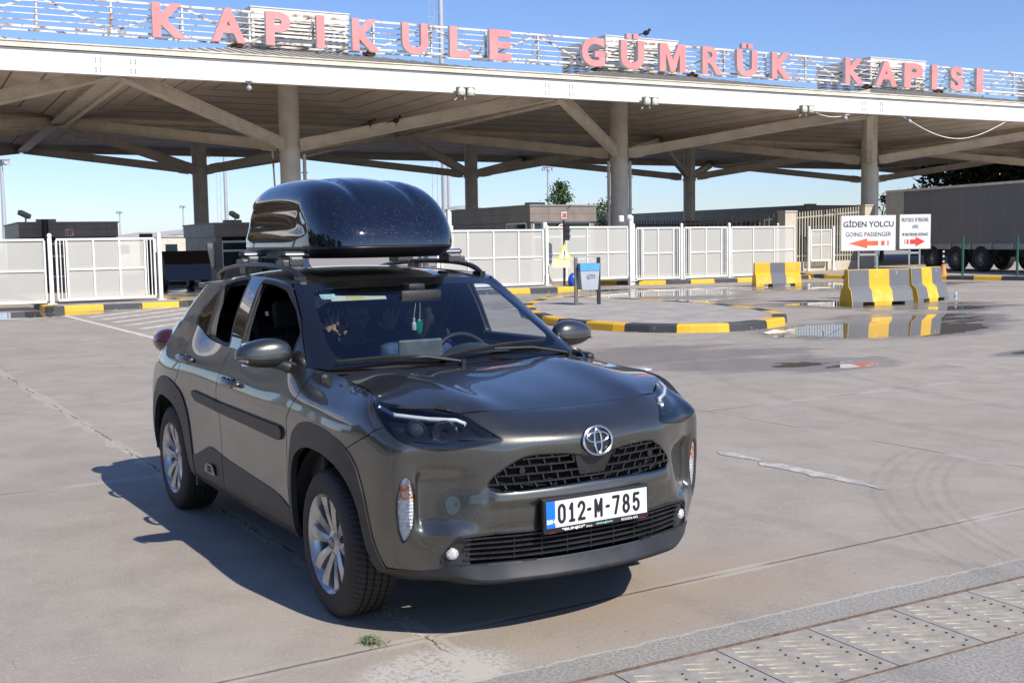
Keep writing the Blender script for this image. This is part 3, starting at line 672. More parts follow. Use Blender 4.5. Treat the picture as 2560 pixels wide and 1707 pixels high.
b107=booth('brown clad booth numbered 107 behind the left gates',-24.13,-20.69,4,10.5,2.62,'107',(.35,3.2,.6,1.85),None)
booth('long low brown office building beyond the right gates',21.6,26.6,12,40,3.55,None,(.6,4.4,1.0,2.3),[(2,5,1.0,2.2),(8,12,1.0,2.2)])
booth('small dark lean-to kiosk right of booth 38',-3.4,-1.2,0,4,2.35,None,(.3,1.9,.9,1.8))
# booth emblem disc
em=MB(); em.lathe([(0,-.01),(.14,-.01),(.14,.0)],(1.35,-.02,2.18),(0,-1,0),20); eo=em.build('emblem',mat('emblem_white',(.7,.68,.66),.5),b38); em=MB(); em.lathe([(0.03,-.015),(.085,-.015),(.085,.0)],(1.35,-.035,2.18),(0,-1,0),20); em.build('emblem_centre',mat('emblem_red',(.5,.04,.04),.5),eo)
def camera_on(p,lab,ang=.4):
    t=thing('security_camera',lab,'camera',p,ang); b=MB(); b.cyl((0,0,0),(0,0,.22),.03,8); b.build('stem',GREYM,t)
    b=MB(); b.box((-.05,0,.3),(.5,.2,.18),(Vector((.94,0,-.34)),Vector((0,1,0)),Vector((.34,0,.94))),.02); b.build('housing',mat('cam_beige',(.38,.37,.33),.5) if 'cam_beige' not in bpy.data.materials else bpy.data.materials['cam_beige'],t)
camera_on(tuple(UV(-23.9,4.3,2.66)),'beige box camera on the roof corner of booth 107',2.2); camera_on(tuple(UV(-15.9,4.5,2.62)),'beige box camera on the roof of the booth behind the roof box',2.2)
# lane poles and barriers
def pole(name,lab,p,h,r,m_,cat='pole'):
    b=MB(); b.cyl((0,0,0),(0,0,h),r,12); b.box((0,0,.02),(r*4,r*4,.04)); b.cyl((0,0,h),(0,0,h+.03),r*1.1,12); o=b.build(name,m_); o.location=p; return tag(o,lab,cat)
DKM=mat('dark_pole_paint',(.02,.021,.025),.5)
pole('dark_bollard_pole','thick black pole in front of booth 107',tuple(UV(-23.35,3.2,.1)),2.62,.12,DKM); pole('dark_bollard_pole','thick black pole in front of the booth behind the car',tuple(UV(-15.25,2.6,.1)),2.6,.12,DKM)
ba=thing('barrier_arm','raised red and white striped barrier arm with a round disc','barrier',tuple(UV(-14.7,2.4,.1)))
b=MB(); c=UV(-14.7,2.4,.1)
for i in range(12):
    (b if i%1==0 else b)
arm=MB(); red=MB()
for i in range(13):
    (red if i%3==2 else arm).bar(c+ZZ*(.9+i*.34)+UU*(.0-.012*i),c+ZZ*(.9+(i+1)*.34-.004)+UU*(0-.012*(i+1)),.09,.05)
arm.build('arm',WF,ba,True); red.build('red_stripe',mat('stripe_red',(.5,.03,.03),.5),ba,True)
b=MB(); b.cyl(c+ZZ*2.55-VV*.05,c+ZZ*2.55-VV*.07,.2,20); b.build('disc',WF,ba,True); b=MB(); b.box(c+ZZ*.5,(.3,.4,1.0),AX,.02); b.build('cabinet',GREYM,ba,True)
# lane furniture left of booth 2
b=MB(); b.box(UV(-19.4,5,1.1),(.45,.4,2.2),AX); tag(b.build('gate_cabinet',mat('charcoal_box',(.05,.053,.055),.6)),'tall charcoal cabinet in the shaded lane left of the booth','cabinet')
# portal structures far behind (white sheds)
FARW=mat('far_white_panel',(.66,.67,.66),.6,0,.08,.3); FARG=mat('far_grey_panel',(.34,.35,.35),.6,0,.1,.3)
for (u_,v_,w_,h_,lab,mt) in ((-6.5,78,9,2.9,'long white shed far behind the left booths',FARW),(1,90,7,3.3,'white shed with grey end beside the long far shed',FARW),(-12,64,7,2.5,'low cream lane roof far behind the left gates',mat('far_cream',(.6,.55,.45),.6)),(3.0,70,3.2,3.0,'grey trailer parked far off behind the left lane',FARG),(36,96,6,6.0,'white far building beside the tall mast',FARW),(44,60,11,3.0,'low white van roofline behind the dark railings',FARW)):
    t=thing('distant_shed',lab,'shed',tuple(UV(u_,v_,0)),TH); b=MB(); b.box((w_/2,2,h_/2),(w_,4,h_)); b.build('wall',mt,t); b=MB(); b.prism([(-.2,h_),(w_/2,h_+.5),(w_+.2,h_)],(0,-.1,0),(0,1,0),(1,0,0),(0,0,1),4.2); b.build('roof',FARG,t)
    for i in range(3): b=MB(); b.box((w_*(.2+.3*i),-.02,h_*.6),(w_*.15,.04,h_*.3)); b.build('window',GLD,t)
# ---- dark vehicle in the lane ----
cv=thing('parked_car','black car with its headlights on in the shaded lane beside the left gate','car',tuple(UV(-18.6,3.2,0)),TH+R_(90))
b=MB(); prof=[(-2.1,.35),(-2.15,.75),(-1.0,.95),(-.3,1.45),(1.6,1.5),(2.0,1.0),(2.1,.4)]; b.prism(prof,(0,-.85,0),(0,1,0),(-1,0,0),(0,0,1),1.7); b.build('body',mat('black_car_paint',(.01,.01,.012),.15,.2,0),cv)
b=MB(); b.prism([(-.92,1.0),(-.3,1.40),(-.28,1.38),(-.85,.97)],(.03,-.7,0),(0,1,0),(-1,0,0),(0,0,1),1.4); b.build('windscreen',GLD,cv)
for s_ in (-.62,.62):
    b=MB(); b.sphere((2.10,s_,.66),.10,12,8,(.5,1.3,.8)); b.build('headlight',NG('lit_headlight').set(col=(.9,.9,.9),em=(1,.97,.9),ems=4.0).m,cv)
for xx in (-1.3,1.3):
    for s_ in (-.78,.78):
        b=MB(); b.lathe([(.05,-.1),(.31,-.1),(.32,0),(.31,.1),(.05,.1)],(xx,s_,.32),(0,1,0),24); b.build('wheel',DKM,cv)
# ---- fences right ----
BEIGE=mat('beige_wall_paint',(.56,.50,.40),.75,0,.08,1.5); BEIGED=mat('beige_fence_metal',(.50,.455,.37),.6,0,.08)
def fence(lab,A,B,z0,h0,h1,step=.16,mt=None,base=True,rails=(.25,-.25),name='railing_fence'):
    A=Vector((*A,0)); B=Vector((*B,0)); L=(B-A).length; d=(B-A)/L; rz=math.atan2(d.y,d.x); t=thing(name,lab,'fence',(A.x,A.y,0),rz)
    b=MB(); n=int(L/step)
    for i in range(n+1):
        x=L*i/n; h=h0+(h1-h0)*i/n; b.box((x,0,(z0+h)/2),(.05,.03,h-z0))
    b.build('bars',mt,t); b=MB(); b.bar((0,.03,z0+rails[0]),(L,.03,z0+rails[0]),.04,.06); b.build('rail',mt,t); b=MB(); b.bar((0,.03,h0+rails[1]),(L,.03,h1+rails[1]),.04,.06); b.build('rail',mt,t)
    if base: b=MB(); b.box((L/2,.05,z0/2),(L,.25,z0)); b.build('base_wall',BEIGE,t)
    return t
fpA=UV(6.65,-3.6); fpB=UV(10.95,-3.6)
fence('tall beige railing fence on a low wall between two square pillars',(fpA.x,fpA.y),(fpB.x,fpB.y),.56,2.72,3.02,.155,BEIGED)
for q,h,lab in ((6.4,2.75,'left square beige pillar beside the narrow white gate'),(11.1,3.02,'right square beige pillar behind the big white sign')):
    p=UV(q,-3.6); b=MB(); b.box((p.x,p.y,h/2),(.62,.5,h),AX); b.box((p.x,p.y,h+.03),(.70,.58,.06),AX); tag(b.build('gate_pillar',BEIGE),lab,'pillar')
wg=gate('small white wicket gate standing in front of the beige railing',tuple(UV(7.3,-4.0))[:2],tuple(UV(8.75,-4.0))[:2],.6,1.95,2,False,(True,True)); 
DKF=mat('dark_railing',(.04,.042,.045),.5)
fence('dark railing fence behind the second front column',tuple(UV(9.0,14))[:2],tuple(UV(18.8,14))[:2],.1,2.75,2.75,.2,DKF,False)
fence('shaded beige railing fence left of the left pillar',tuple(UV(2.6,-1))[:2],tuple(UV(6.0,-3.2))[:2],.3,2.55,2.7,.2,mat('fence_painted_shade',(.16,.13,.10),.6),False)  # beige railing coloured dark brown, its shade put into the colour
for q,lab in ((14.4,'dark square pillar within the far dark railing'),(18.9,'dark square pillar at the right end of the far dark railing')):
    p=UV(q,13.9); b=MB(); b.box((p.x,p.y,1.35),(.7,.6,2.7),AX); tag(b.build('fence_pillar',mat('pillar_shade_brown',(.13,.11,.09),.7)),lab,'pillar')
# green posts
GR=mat('green_post_paint',(.012,.12,.075),.45)
for p,lab in (((-23.0,33.85,.12),'green steel post in front of the lorry, left one'),((-21.05,34.3,.12),'green steel post in front of the lorry, right one'),((-26.6,33.4,.12),'green steel post half hidden behind the smaller sign')):
    b=MB(); b.cyl((0,0,0),(0,0,1.42),.045,10); b.cyl((0,0,1.42),(0,0,1.46),.05,10); b.box((0,0,.01),(.16,.16,.02)); o=b.build('green_post',GR); o.location=p; tag(o,lab,'post')
# ---- lorry ----
lr=thing('lorry_trailer','long grey curtain sided lorry trailer parked behind the kerb at right','lorry',(-29.886,38.83,.2),math.atan2(-.26239,.96496))
CU=NG('curtain_grey'); v_=CU.obj(); x_,y_,z_=CU.xyz(v_); f_=CU.noise(v_,.9,4,.6); c_=CU.mix(f_,(.115,.115,.12),(.175,.172,.175)); sx_=CU.ramp(CU.math('ABSOLUTE',CU.math('SUBTRACT',CU.math('MODULO',CU.math('ADD',x_,10.0),.62),.31)),.295,.305,0,.5); sz_=CU.ramp(CU.math('ABSOLUTE',CU.math('SUBTRACT',CU.math('MODULO',z_,.55),.275)),.262,.270,0,.35); CU.set(col=CU.mix(CU.math('MAXIMUM',sx_,sz_),c_,(.07,.07,.075)),rough=.5)
CU.bump(CU.noise(CU.scl(v_,(3,1,.6)),1.2,3,.5),.5,.08)
LG=mat('trailer_panel_beige',(.42,.41,.37),.5,0,.07); 
b=MB(); b.box((7.0,1.25,2.22),(13.9,2.44,2.32)); b.build('curtain',CU.m,lr)
b=MB(); b.box((-.68,1.25,2.12),(1.35,2.5,2.66)); b.build('front_panel',LG,lr)
b=MB(); b.box((6.4,1.25,3.43),(15.5,2.55,.10)); b.build('roof_rail',mat('roof_rail_beige',(.6,.56,.48),.5),lr)
b=MB(); b.box((7.0,1.25,.96),(14,2.5,.22)); b.build('side_rail',mat('side_rail_grey',(.30,.31,.31),.5),lr)
b=MB()
for i in range(11): b.box((.8+i*1.25,-.04,.98),(.05,.05,.26))
b.build('strap_buckle',GREYM,lr)
b=MB(); b.box((6.5,1.25,.68),(14,1.0,.28)); b.build('chassis',DKM,lr)
tyb=mat('lorry_tyre',(.018,.018,.018),.8,0,.2); rim=mat('lorry_rim',(.20,.20,.20),.4,.5)
for i in range(3):
    for s_ in (0.12,2.38):
        b=MB(); b.lathe([(.30,-.17),(.48,-.17),(.52,-.12),(.52,.12),(.48,.17),(.30,.17)],(2.05+i*1.55,s_,.47),(0,1,0),32); w_=b.build('wheel',tyb,lr)
        b=MB(); b.lathe([(.02,-.10),(.12,-.12),(.14,-.02),(.27,-.05),(.30,-.16)],(2.05+i*1.55,s_,.47),(0,1,0),28)
        for k in range(10): a=k*math.pi/5; b.cyl((2.05+i*1.55+.2*math.cos(a),s_-.06,.47+.2*math.sin(a)),(2.05+i*1.55+.2*math.cos(a),s_-.10,.47+.2*math.sin(a)),.022,6)
        b.build('rim',rim,w_)
b=MB(); b.box((8.9,.2,.55),(2.6,.08,.5)); b.build('side_box',mat('side_box_grey',(.13,.13,.13),.5),lr)
# ---- concrete barriers ----
BG=NG('barrier_paint_grey'); v_=BG.obj(); BG.set(col=BG.mix(BG.ramp(BG.noise(v_,4.5,6,.75),.66,.69),BG.mix(BG.noise(v_,2,4,.6),(.115,.12,.135),(.17,.175,.19)),(.5,.48,.44)),rough=.6)
BY=NG('barrier_paint_yellow'); v_=BY.obj(); BY.set(col=BY.mix(BY.ramp(BY.noise(v_,2.5,5,.7),.50,.66),(.74,.44,.02),(.80,.56,.10)),rough=.55); BY.bump(BY.noise(v_,40,3),.2,.004)
def barrier(lab,A,B,H=1.02,first='g',nst=3):
    A=Vector((*A,0)); B=Vector((*B,0)); L=(B-A).length; d=(B-A)/L; rz=math.atan2(d.y,d.x)
    t=thing('concrete_barrier',lab,'concrete barrier',(A.x,A.y,0),rz,'yellow and grey painted concrete barriers')
    w=.30
    def prof(notch):
        zb=.09 if notch else 0
        bw=.30
        return [(-bw,zb),(-bw,.10 if not notch else .1),(-.235,.36),(-.12,.46),(-.09,H-.02),(-.075,H),(.075,H),(.09,H-.02),(.12,.46),(.235,.36),(bw,.1),(bw,zb)]
    segs=[]
    # along length: stripes; notches at 25% and 75%
    cuts=sorted(set([0,L]+[L*i/nst for i in range(1,nst)]+[L*.17,L*.36,L*.64,L*.86]))
    ms={'g':MB(),'y':MB()}
    for a,b in zip(cuts[:-1],cuts[1:]):
        mid=(a+b)/2; k=int(mid/L*nst); c_='g' if (k%2==0)==(first=='g') else 'y'
        notch=(L*.17<mid<L*.36) or (L*.64<mid<L*.86); pr_=prof(notch)
        vs=[(a,y,z) for y,z in pr_]+[(b,y,z) for y,z in pr_]; n=len(pr_)
        ms[c_].add(vs,[(i,(i+1)%n,(i+1)%n+n,i+n) for i in range(n)]+([tuple(range(n))] )+([tuple(range(n,2*n))]))
    ms['g'].build('grey_stripe',BG.m,t); ms['y'].build('yellow_stripe',BY.m,t)
    e=MB(); pr_=prof(False); e.prism([(y,z) for y,z in pr_],(-.012,0,0),(1,0,0),(0,1,0),(0,0,1),.012); e.build('end_face',BY.m,t)
    tp=MB(); tp.box((L/2,0,H+.004),(L,.15,.008)); tp.build('top_face',BY.m,t)
    return t
barrier('concrete barrier with grey, yellow and grey stripes below the going passenger sign',(-14.62,18.5),(-14.12,20.05),.86,'g')
barrier('concrete barrier with a wide yellow middle stripe, rightmost in the pair',(-14.40,20.42),(-14.72,21.95),.85,'g')
barrier('small distant concrete barrier standing alone near the right gates',(-24.5,24.85),(-23.75,26.2),.80,'y',3)
# ---- signs on legs ----
SW=mat('sign_white',(.82,.82,.80),.45,0,.03,1); INK=mat('sign_ink',(.05,.055,.06),.6); ORA=mat('arrow_orange',(.80,.16,.07),.5); REDA=mat('arrow_red',(.75,.06,.045),.5)
def sign(lab,c,w,h,zc,rz,lines,arrow,am,skew=0,name='direction_sign'):
    t=thing(name,lab,'sign',(c[0],c[1],0),rz)
    b=MB(); b.box((0,0,zc),(w,.02,h)); b.build('board',SW,t)
    for (tx,z,s,fw,fh,bd) in lines:
        q=MB(); put_text(q,tx,(0,-.0125,zc+z),(1,0,0),(0,0,1),s,.002,bd,fitw=fw,fith=fh); q.build('lettering',INK,t)
    q=MB(); s_=arrow; z=zc-h*.29
    pol=[(-.36*w,0),(-.02*w,.14*h),(-.02*w,.065*h),(.18*w,.065*h),(.18*w,-.065*h),(-.02*w,-.065*h),(-.02*w,-.14*h)]
    if s_>0: pol=[(-x*.9+.0,y) for x,y in pol]
    q.prism(pol,(0,-.011,z),(0,-1,0),(1,0,0),(0,0,1),.003)
    for a,b_ in ((.235,.30),(.35,.375)):
        if s_<0: q.prism([(a*w,-.065*h),(b_*w,-.065*h),(b_*w,.065*h),(a*w,.065*h)],(0,-.011,z),(0,-1,0),(1,0,0),(0,0,1),.003)
        else: q.prism([(-b_*w*.9,-.065*h),(-a*w*.9,-.065*h),(-a*w*.9,.065*h),(-b_*w*.9,.065*h)],(0,-.011,z),(0,-1,0),(1,0,0),(0,0,1),.003)
    q.build('arrow',am,t)
    l=MB()
    for x in (-w*.17,w*.17): l.box((x,.03,(zc-h/2+.1)/2),(.035,.03,zc-h/2+.1))
    l.box((0,.03,zc-h/2-.1),(w*.36,.03,.05)); l.build('leg',GREYM,t)
    return t
sign('large white GİDEN YOLCU sign with an orange arrow pointing left',(-14.95,19.62),1.34,.86,1.735,R_(58.5),[('GİDEN YOLCU',.24,.2,1.24,.185,.004),('GOING PASSENGER',-.03,.12,1.12,.105,0)],-1,ORA)
# dotted capital I of GİDEN
sg2=sign('smaller white protocol and personnel entrance sign with a red arrow pointing right',(-15.0,21.40),.775,.875,1.755,R_(56),[('PROTOKOL VE PERSONEL',.30,.1,.68,.10,0),('GİRİŞ',.13,.1,.15,.12,0),('VIP AND PERSONEL ENTERANCE',-.07,.06,.66,.075,0)],1,REDA)
# ---- bin ----
bn=thing('waste_bin','grey and blue waste bin hung between two metal posts on the island','bin',(-17.6,13.0,.145),math.atan2(.86,.2))
BN=mat('bin_grey_plastic',(.40,.43,.47),.45,0,.06); BB=mat('bin_blue_top',(.10,.36,.72),.4,0,.05); MT=mat('post_bronze_metal',(.20,.18,.155),.4,.4)
for s_,lab in ((-.29,'brown metal post'),(.29,None)):
    b=MB(); b.box((s_,0,.56),(.075,.06,1.12)); o=b.build('post',MT if s_<0 else DKM,bn)
b=MB(); b.box((0,0,1.13),(.66,.06,.04)); b.build('crossbar',GREYM,bn)
b=MB(); b.prism([(-.20,.36),(.20,.36),(.24,.80),(-.24,.80)],(0,-.17,0),(0,1,0),(1,0,0),(0,0,1),.30); b.build('body',BN,bn)
b=MB(); b.prism([(-.242,.805),(.242,.805),(.25,.98),(-.25,.98)],(0,-.18,0),(0,1,0),(1,0,0),(0,0,1),.32); b.build('lid',BB,bn)
b=MB(); b.lathe([(0,-.01),(.155,-.01),(.155,.0)],(0.02,-.172,.66),(0,-1,0),28); lo=b.build('logo_disc',mat('logo_white',(.85,.85,.85),.5),bn)
b=MB(); put_text(b,'GTI',(.02,-.186,.67),(1,0,0),(0,0,1),.1,.002,.0,fitw=.2,fith=.095); b.build('logo_letters',mat('logo_grey',(.25,.2,.22),.5),lo)
# traffic light with warning triangle
tl=thing('traffic_light','slim traffic light with a yellow warning triangle in front of the sliding gate','traffic light',(-27.6,18.75+.35,0),math.atan2(.9,.35))
b=MB(); b.cyl((0,0,0),(0,0,1.55),.04,10); b.cyl((0,0,1.4),(0,0,2.35),.03,10); b.build('pole',DKM,tl)
b=MB(); b.box((.09,0,1.98),(.2,.14,.62),None,.02); b.build('head',DKM,tl)
for z,c_ in ((2.18,(.35,.02,.03)),(1.98,(.10,.09,.05)),(1.78,(.05,.12,.12))):
    b=MB(); b.lathe([(0,-.04),(.06,-.03),(.075,0)],(.12,-.08,z),(0,-1,0),16); b.build('lamp',mat('signal_lens',c_,.2),tl); b=MB(); b.tube([(.12+.085*math.cos(a),-.14,z+.085*math.sin(a)) for a in np.linspace(0,math.pi,9)],.012,6); b.build('visor',DKM,tl)
b=MB(); b.prism([(-.27,1.02),(.27,1.02),(0,1.58)],(0,-.07,0),(0,-1,0),(1,0,0),(0,0,1),.01); b.build('triangle_border',mat('warn_yellow',(.75,.68,.05),.5),tl)
b=MB(); b.prism([(-.19,1.07),(.19,1.07),(0,1.46)],(0,-.083,0),(0,-1,0),(1,0,0),(0,0,1),.006); b.build('triangle_face',SW,tl)
b=MB(); b.box((0,-.095,1.24),(.03,.006,.16)); b.box((0,-.095,1.11),(.03,.006,.03)); b.build('exclamation_mark',INK,tl)
b=MB(); b.box((-.12,-.07,.88),(.62,.015,.26)); b.build('text_board',mat('board_pale_yellow',(.75,.72,.45),.5),tl)
bag=MB(); bag.sphere((-27.35,19.28,.3),.2,10,8,(.8,.9,1.4)); tag(bag.build('plastic_bag',mat('bag_blue',(.02,.09,.45),.3,0,.4,12)),'crumpled blue bag hung behind the bin beside the traffic light','bag')
# cones, bottle and litter
b=MB(); t=thing('traffic_cone','faded orange and black topped cone standing before the lorry wheels','cone',(-23.9,33.9,.12)); b.lathe([(.16,0),(.12,.12),(.06,.38),(.03,.40)],(0,0,.03),(0,0,1),18); b.box((0,0,.015),(.42,.42,.03)); b.build('base',mat('cone_orange',(.6,.25,.05),.5),t); b=MB(); b.cyl((0,0,.4),(0,0,.95),.035,10); b.build('shaft',DKM,t); b=MB(); [b.cyl((0,0,z),(0,0,z+.06),.04,10) for z in (.5,.7,.88)]; b.build('band',SW,t)
bt=thing('water_bottle','small clear water bottle standing right of the barriers','bottle',(-14.55,22.45,0)); b=MB(); b.lathe([(0.0,0),(.035,0),(.037,.02),(.035,.12),(.037,.17),(.015,.21),(.013,.23)],(0,0,0),(0,0,1),14); b.build('body',NG('pet_plastic').set(col=(.75,.85,.92),rough=.1,alpha=.45).m,bt); b=MB(); b.cyl((0,0,.22),(0,0,.245),.016,10); b.build('cap',mat('cap_blue',(.1,.3,.7),.4),bt); b=MB(); b.lathe([(.0375,.06),(.0375,.12)],(0,0,0),(0,0,1),14); b.build('label',mat('label_blue',(.2,.5,.8),.4),bt)
b=MB()
r=np.random.RandomState(2)
vs=[(-9.9+.07*math.cos(a)*(1+.5*r.rand()),11.55+.22*math.sin(a)*(1+.5*r.rand()),.006+.03*r.rand()) for a in np.linspace(0,2*math.pi,9)[:-1]]; b.add(vs+[(-9.9,11.55,.07)],[(i,(i+1)%8,8) for i in range(8)]); tag(b.build('litter',SW),'scrap of crumpled white litter by the island kerb','litter')
b=MB(); b.box((-6.9,6.35,.008),(.14,.10,.012)); tag(b.build('litter',SW),'flat white scrap lying on the slab behind the far mirror','litter')
# weed in the crack
wd=MB(); r=np.random.RandomState(5)
for i in range(520):
    a=r.rand()*6.28; d=abs(r.randn())*.022; px_,py_=.43+d*math.cos(a)*1.5,-.84+d*math.sin(a)*1.0; L=.006+.010*r.rand(); b_=r.rand()*6.28; z=.004+.022*r.rand()*(1-min(1,d/.08))
    dx,dy=math.cos(b_),math.sin(b_); wd.add([(px_,py_,z),(px_+dx*L*.5-dy*L*.3,py_+dy*L*.5+dx*L*.3,z+.008),(px_+dx*L,py_+dy*L,z+.012*r.rand()),(px_+dx*L*.5+dy*L*.3,py_+dy*L*.5-dx*L*.3,z+.006)],[(0,1,2,3)])
tag(wd.build('weed',mat('weed_green',(.17,.22,.11),.7,0,.35,60),fix=False),'small green weed growing from the slab crack by the front wheel','weed')
gr_=MB(); r=np.random.RandomState(9)
for i in range(900):
    if i<420: px_,py_=-13+14*r.rand(),-.62+.10*r.randn()
    elif i<640: px_,py_=1.05+.05*py_*0+.10*r.randn(),-1+6*r.rand()
    else: px_,py_=-9+10*r.rand(),-4+10*r.rand()
    if px_>1.22: continue
    q=.002+.005*r.rand()**3; o=np.array([px_,py_,q*.4]); A_=r.randn(3,3); 
    v4=[tuple(o+q*np.array(d)) for d in ((1,.2,0),(-.6,.9,.1),(-.5,-.8,0),(.1,0,.9))]; gr_.add(v4,[(0,1,3),(1,2,3),(2,0,3)])
tag(gr_.build('loose_grit',mat('grit_pale',(.42,.38,.32),.9,0,.4,90),fix=False),'scattered pale grit along the slab joints','grit',kind='stuff')
# ---- lattice masts / light towers ----
MA=mat('mast_grey',(.50,.52,.54),.4,.3,.05)
def mast(lab,p,h,r=.25,lat=True,head=True,group=None):
    t=thing('light_mast',lab,'mast',tuple(p),TH,'tall masts and lamp poles beyond the canopy'); b=MB(); b.cyl((0,0,0),(0,0,h),r,14,r*.55); b.build('pole',MA,t)
    if lat:
        b=MB(); off=-r*4.0
        for x in (off,off+r*1.7): b.cyl((x,0,0),(x,0,h),r*.09,6)
        z=0
        while z<h-1: b.bar((off,0,z),(off+r*1.7,0,z+r*3.5),r*.07); b.bar((off+r*1.7,0,z+r*3.5),(off-r*.6,0,z+r*3.5),r*.09); b.bar((off+r*1.7,0,z+r*5),(0,0,z+r*5),r*.07); z+=r*7
        b.build('ladder',MA,t)
    if head:
        b=MB(); b.cyl((0,0,h),(0,0,h+.15),r*3.2,12); 
        for k in range(6): a=k*math.pi/3; b.box((r*3*math.cos(a),r*3*math.sin(a),h-.15*0-r),(r*1.3,r*1.3,r*1.2))
        b.build('lamp_head',MA,t)
mast('tall thick grey mast rising behind the letters U and L',UV(35.9,96.7,0),60,.42,True,False)
mast('thin far lattice mast right of the thick mast',UV(52,130,0),24,.3,True,False)
mast('light tower at the far left edge',UV(-15.9,121.9,0),13.2,.35,True,True)
mast('thin far light tower above the distant sheds',UV(14.4,219,0),9.3,.22,False,True)
mast('thin far light tower left of the raised barrier arm',UV(26.5,212,0),10.3,.22,False,True)
mast('slender white camera mast behind the raised barrier arm',UV(-5.4,47.7,0),13,.17,True,False)
mast('far needle mast above booth 38',UV(72.2,132.4,0),14.3,.32,False,True)
mast('far double pole mast left of the third front column',UV(60,90,0),14,.3,True,False)
mast('far lamp tower seen over the roof box',UV(14.5,140,0),16,.35,True,True)
# ---- trees ----
def leafmat(name,c):
    g=NG(name); v=g.pos(); f=g.noise(v,2.5,3,.6); g.set(col=g.mix(g.ramp(f,.35,.65),tuple(x*.6 for x in c),tuple(min(1,x*1.35) for x in c)),rough=.6)
    return g.m
LF=leafmat('leaves_dark_green',(.028,.052,.02)); LF2=leafmat('leaves_mid_green',(.055,.10,.03)); BK=mat('bark',(.11,.085,.06),.9,0,.3,8)
def tree(lab,p,h,rad,n,lm=None,seed=1,z0=.35,leaf=.28,name='tree',conic=False):
    r=np.random.RandomState(seed); t=thing(name,lab,'tree',tuple(p)); b=MB(); top=h*.75
    b.tube([(0,0,0),(.1*rad*.2,.05,h*.25),(-.05,.1,h*.5),(0,0,top)],[h*.035,h*.028,h*.018,h*.006],8)
    cl=[]
    for i in range(int(16+n/600)):
        a=r.rand()*6.28; zz=h*(z0+(.95-z0)*r.rand()); rr=rad*(.25+.75*r.rand())*((1-(zz/h-z0)/(1-z0))**.8 if conic else math.sqrt(max(.05,1-((zz/h-(z0+.96)/2)/((1-z0)/2+.03))**2)))
        q=(rr*math.cos(a),rr*math.sin(a),zz); cl.append(q); b.tube([(0,0,zz*.72),(q[0]*.5,q[1]*.5,zz*.88),q],[h*.012,h*.008,h*.003],5)
    b.build('trunk',BK,t); c=MB(); per=n//len(cl); 
    for q in cl:
        cr=rad*(.22+.22*r.rand()); P_=np.array(q)+r.randn(per,3)*cr*np.array([.55,.55,.42]); D=r.randn(per,3); D/=np.linalg.norm(D,axis=1)[:,None]; E_=np.cross(D,r.randn(per,3)); E_/=np.linalg.norm(E_,axis=1)[:,None]; s=leaf*(.5+r.rand(per))
        for k in range(per):
            a_=P_[k]; d=D[k]*s[k]; e=E_[k]*s[k]*.45; c.add([a_-d*.5,a_+e*.6,a_+d*.5,a_-e*.6],[(0,1,2,3)])
    c.build('crown',lm or LF,t,fix=False); return t
tree('big dark spreading tree behind the lorry roof',UV(44,14,0),9.2,6.2,26000,LF,11,.3,.34)
tree('dark tree standing right of the first big tree, cut by the picture edge',UV(52,10,0),9.5,5.5,12000,LF,12,.3,.36)
tree('reddish small tree between the third column and the lorry',UV(28.6,12.5,0),4.3,1.1,2500,leafmat('leaves_reddish',(.14,.07,.05)),13,.3,.2)
tree('small pointed conifer top behind booth 38',UV(31,58,0),7.6,2.1,3500,LF2,14,.2,.3,conic=True)
tree('round bright green tree right of booth 38',UV(21.5,34,0),4.6,1.9,4500,LF2,15,.25,.25)
# off-camera surroundings that the paintwork reflects (trees, wall and office on the near side)
for i,(x_,y_,h_,r_) in enumerate(((-9,-27,8,4.2),(-2,-29,9,4.5),(6,-30,8.5,4.4),(-17,-28,7,3.6),(14,-26,8,4),(-26,-26,8,4))):
    tree('leafy roadside tree beyond the near wall, number %s along it'%['third','fourth','fifth','second','sixth','first'][i],(x_,y_,0),h_,r_,3600,LF2,30+i,.25,.6)
wl=MB(); wl.box((-5,-21,1.1),(60,.3,2.2)); wl.box((-5,-21,2.24),(60,.45,.08)); tag(wl.build('perimeter_wall',mat('perimeter_concrete',(.42,.40,.36),.85,0,.15,1)),'long grey concrete wall on the near side of the yard','wall')
ob=thing('office_building','two storey office building beyond the near wall','building',(-22,-40,0)); b=MB(); b.box((0,0,3.5),(26,9,7)); b.build('wall',mat('office_wall',(.40,.37,.33),.8),ob); b=MB()
for i in range(9):
    for z in (2,5): b.box((-11.2+i*2.8,4.52,z),(1.6,.06,1.3))
b.build('window',GLD,ob); b=MB(); b.box((0,0,7.1),(26.6,9.6,.25)); b.build('roof',FARG,ob)
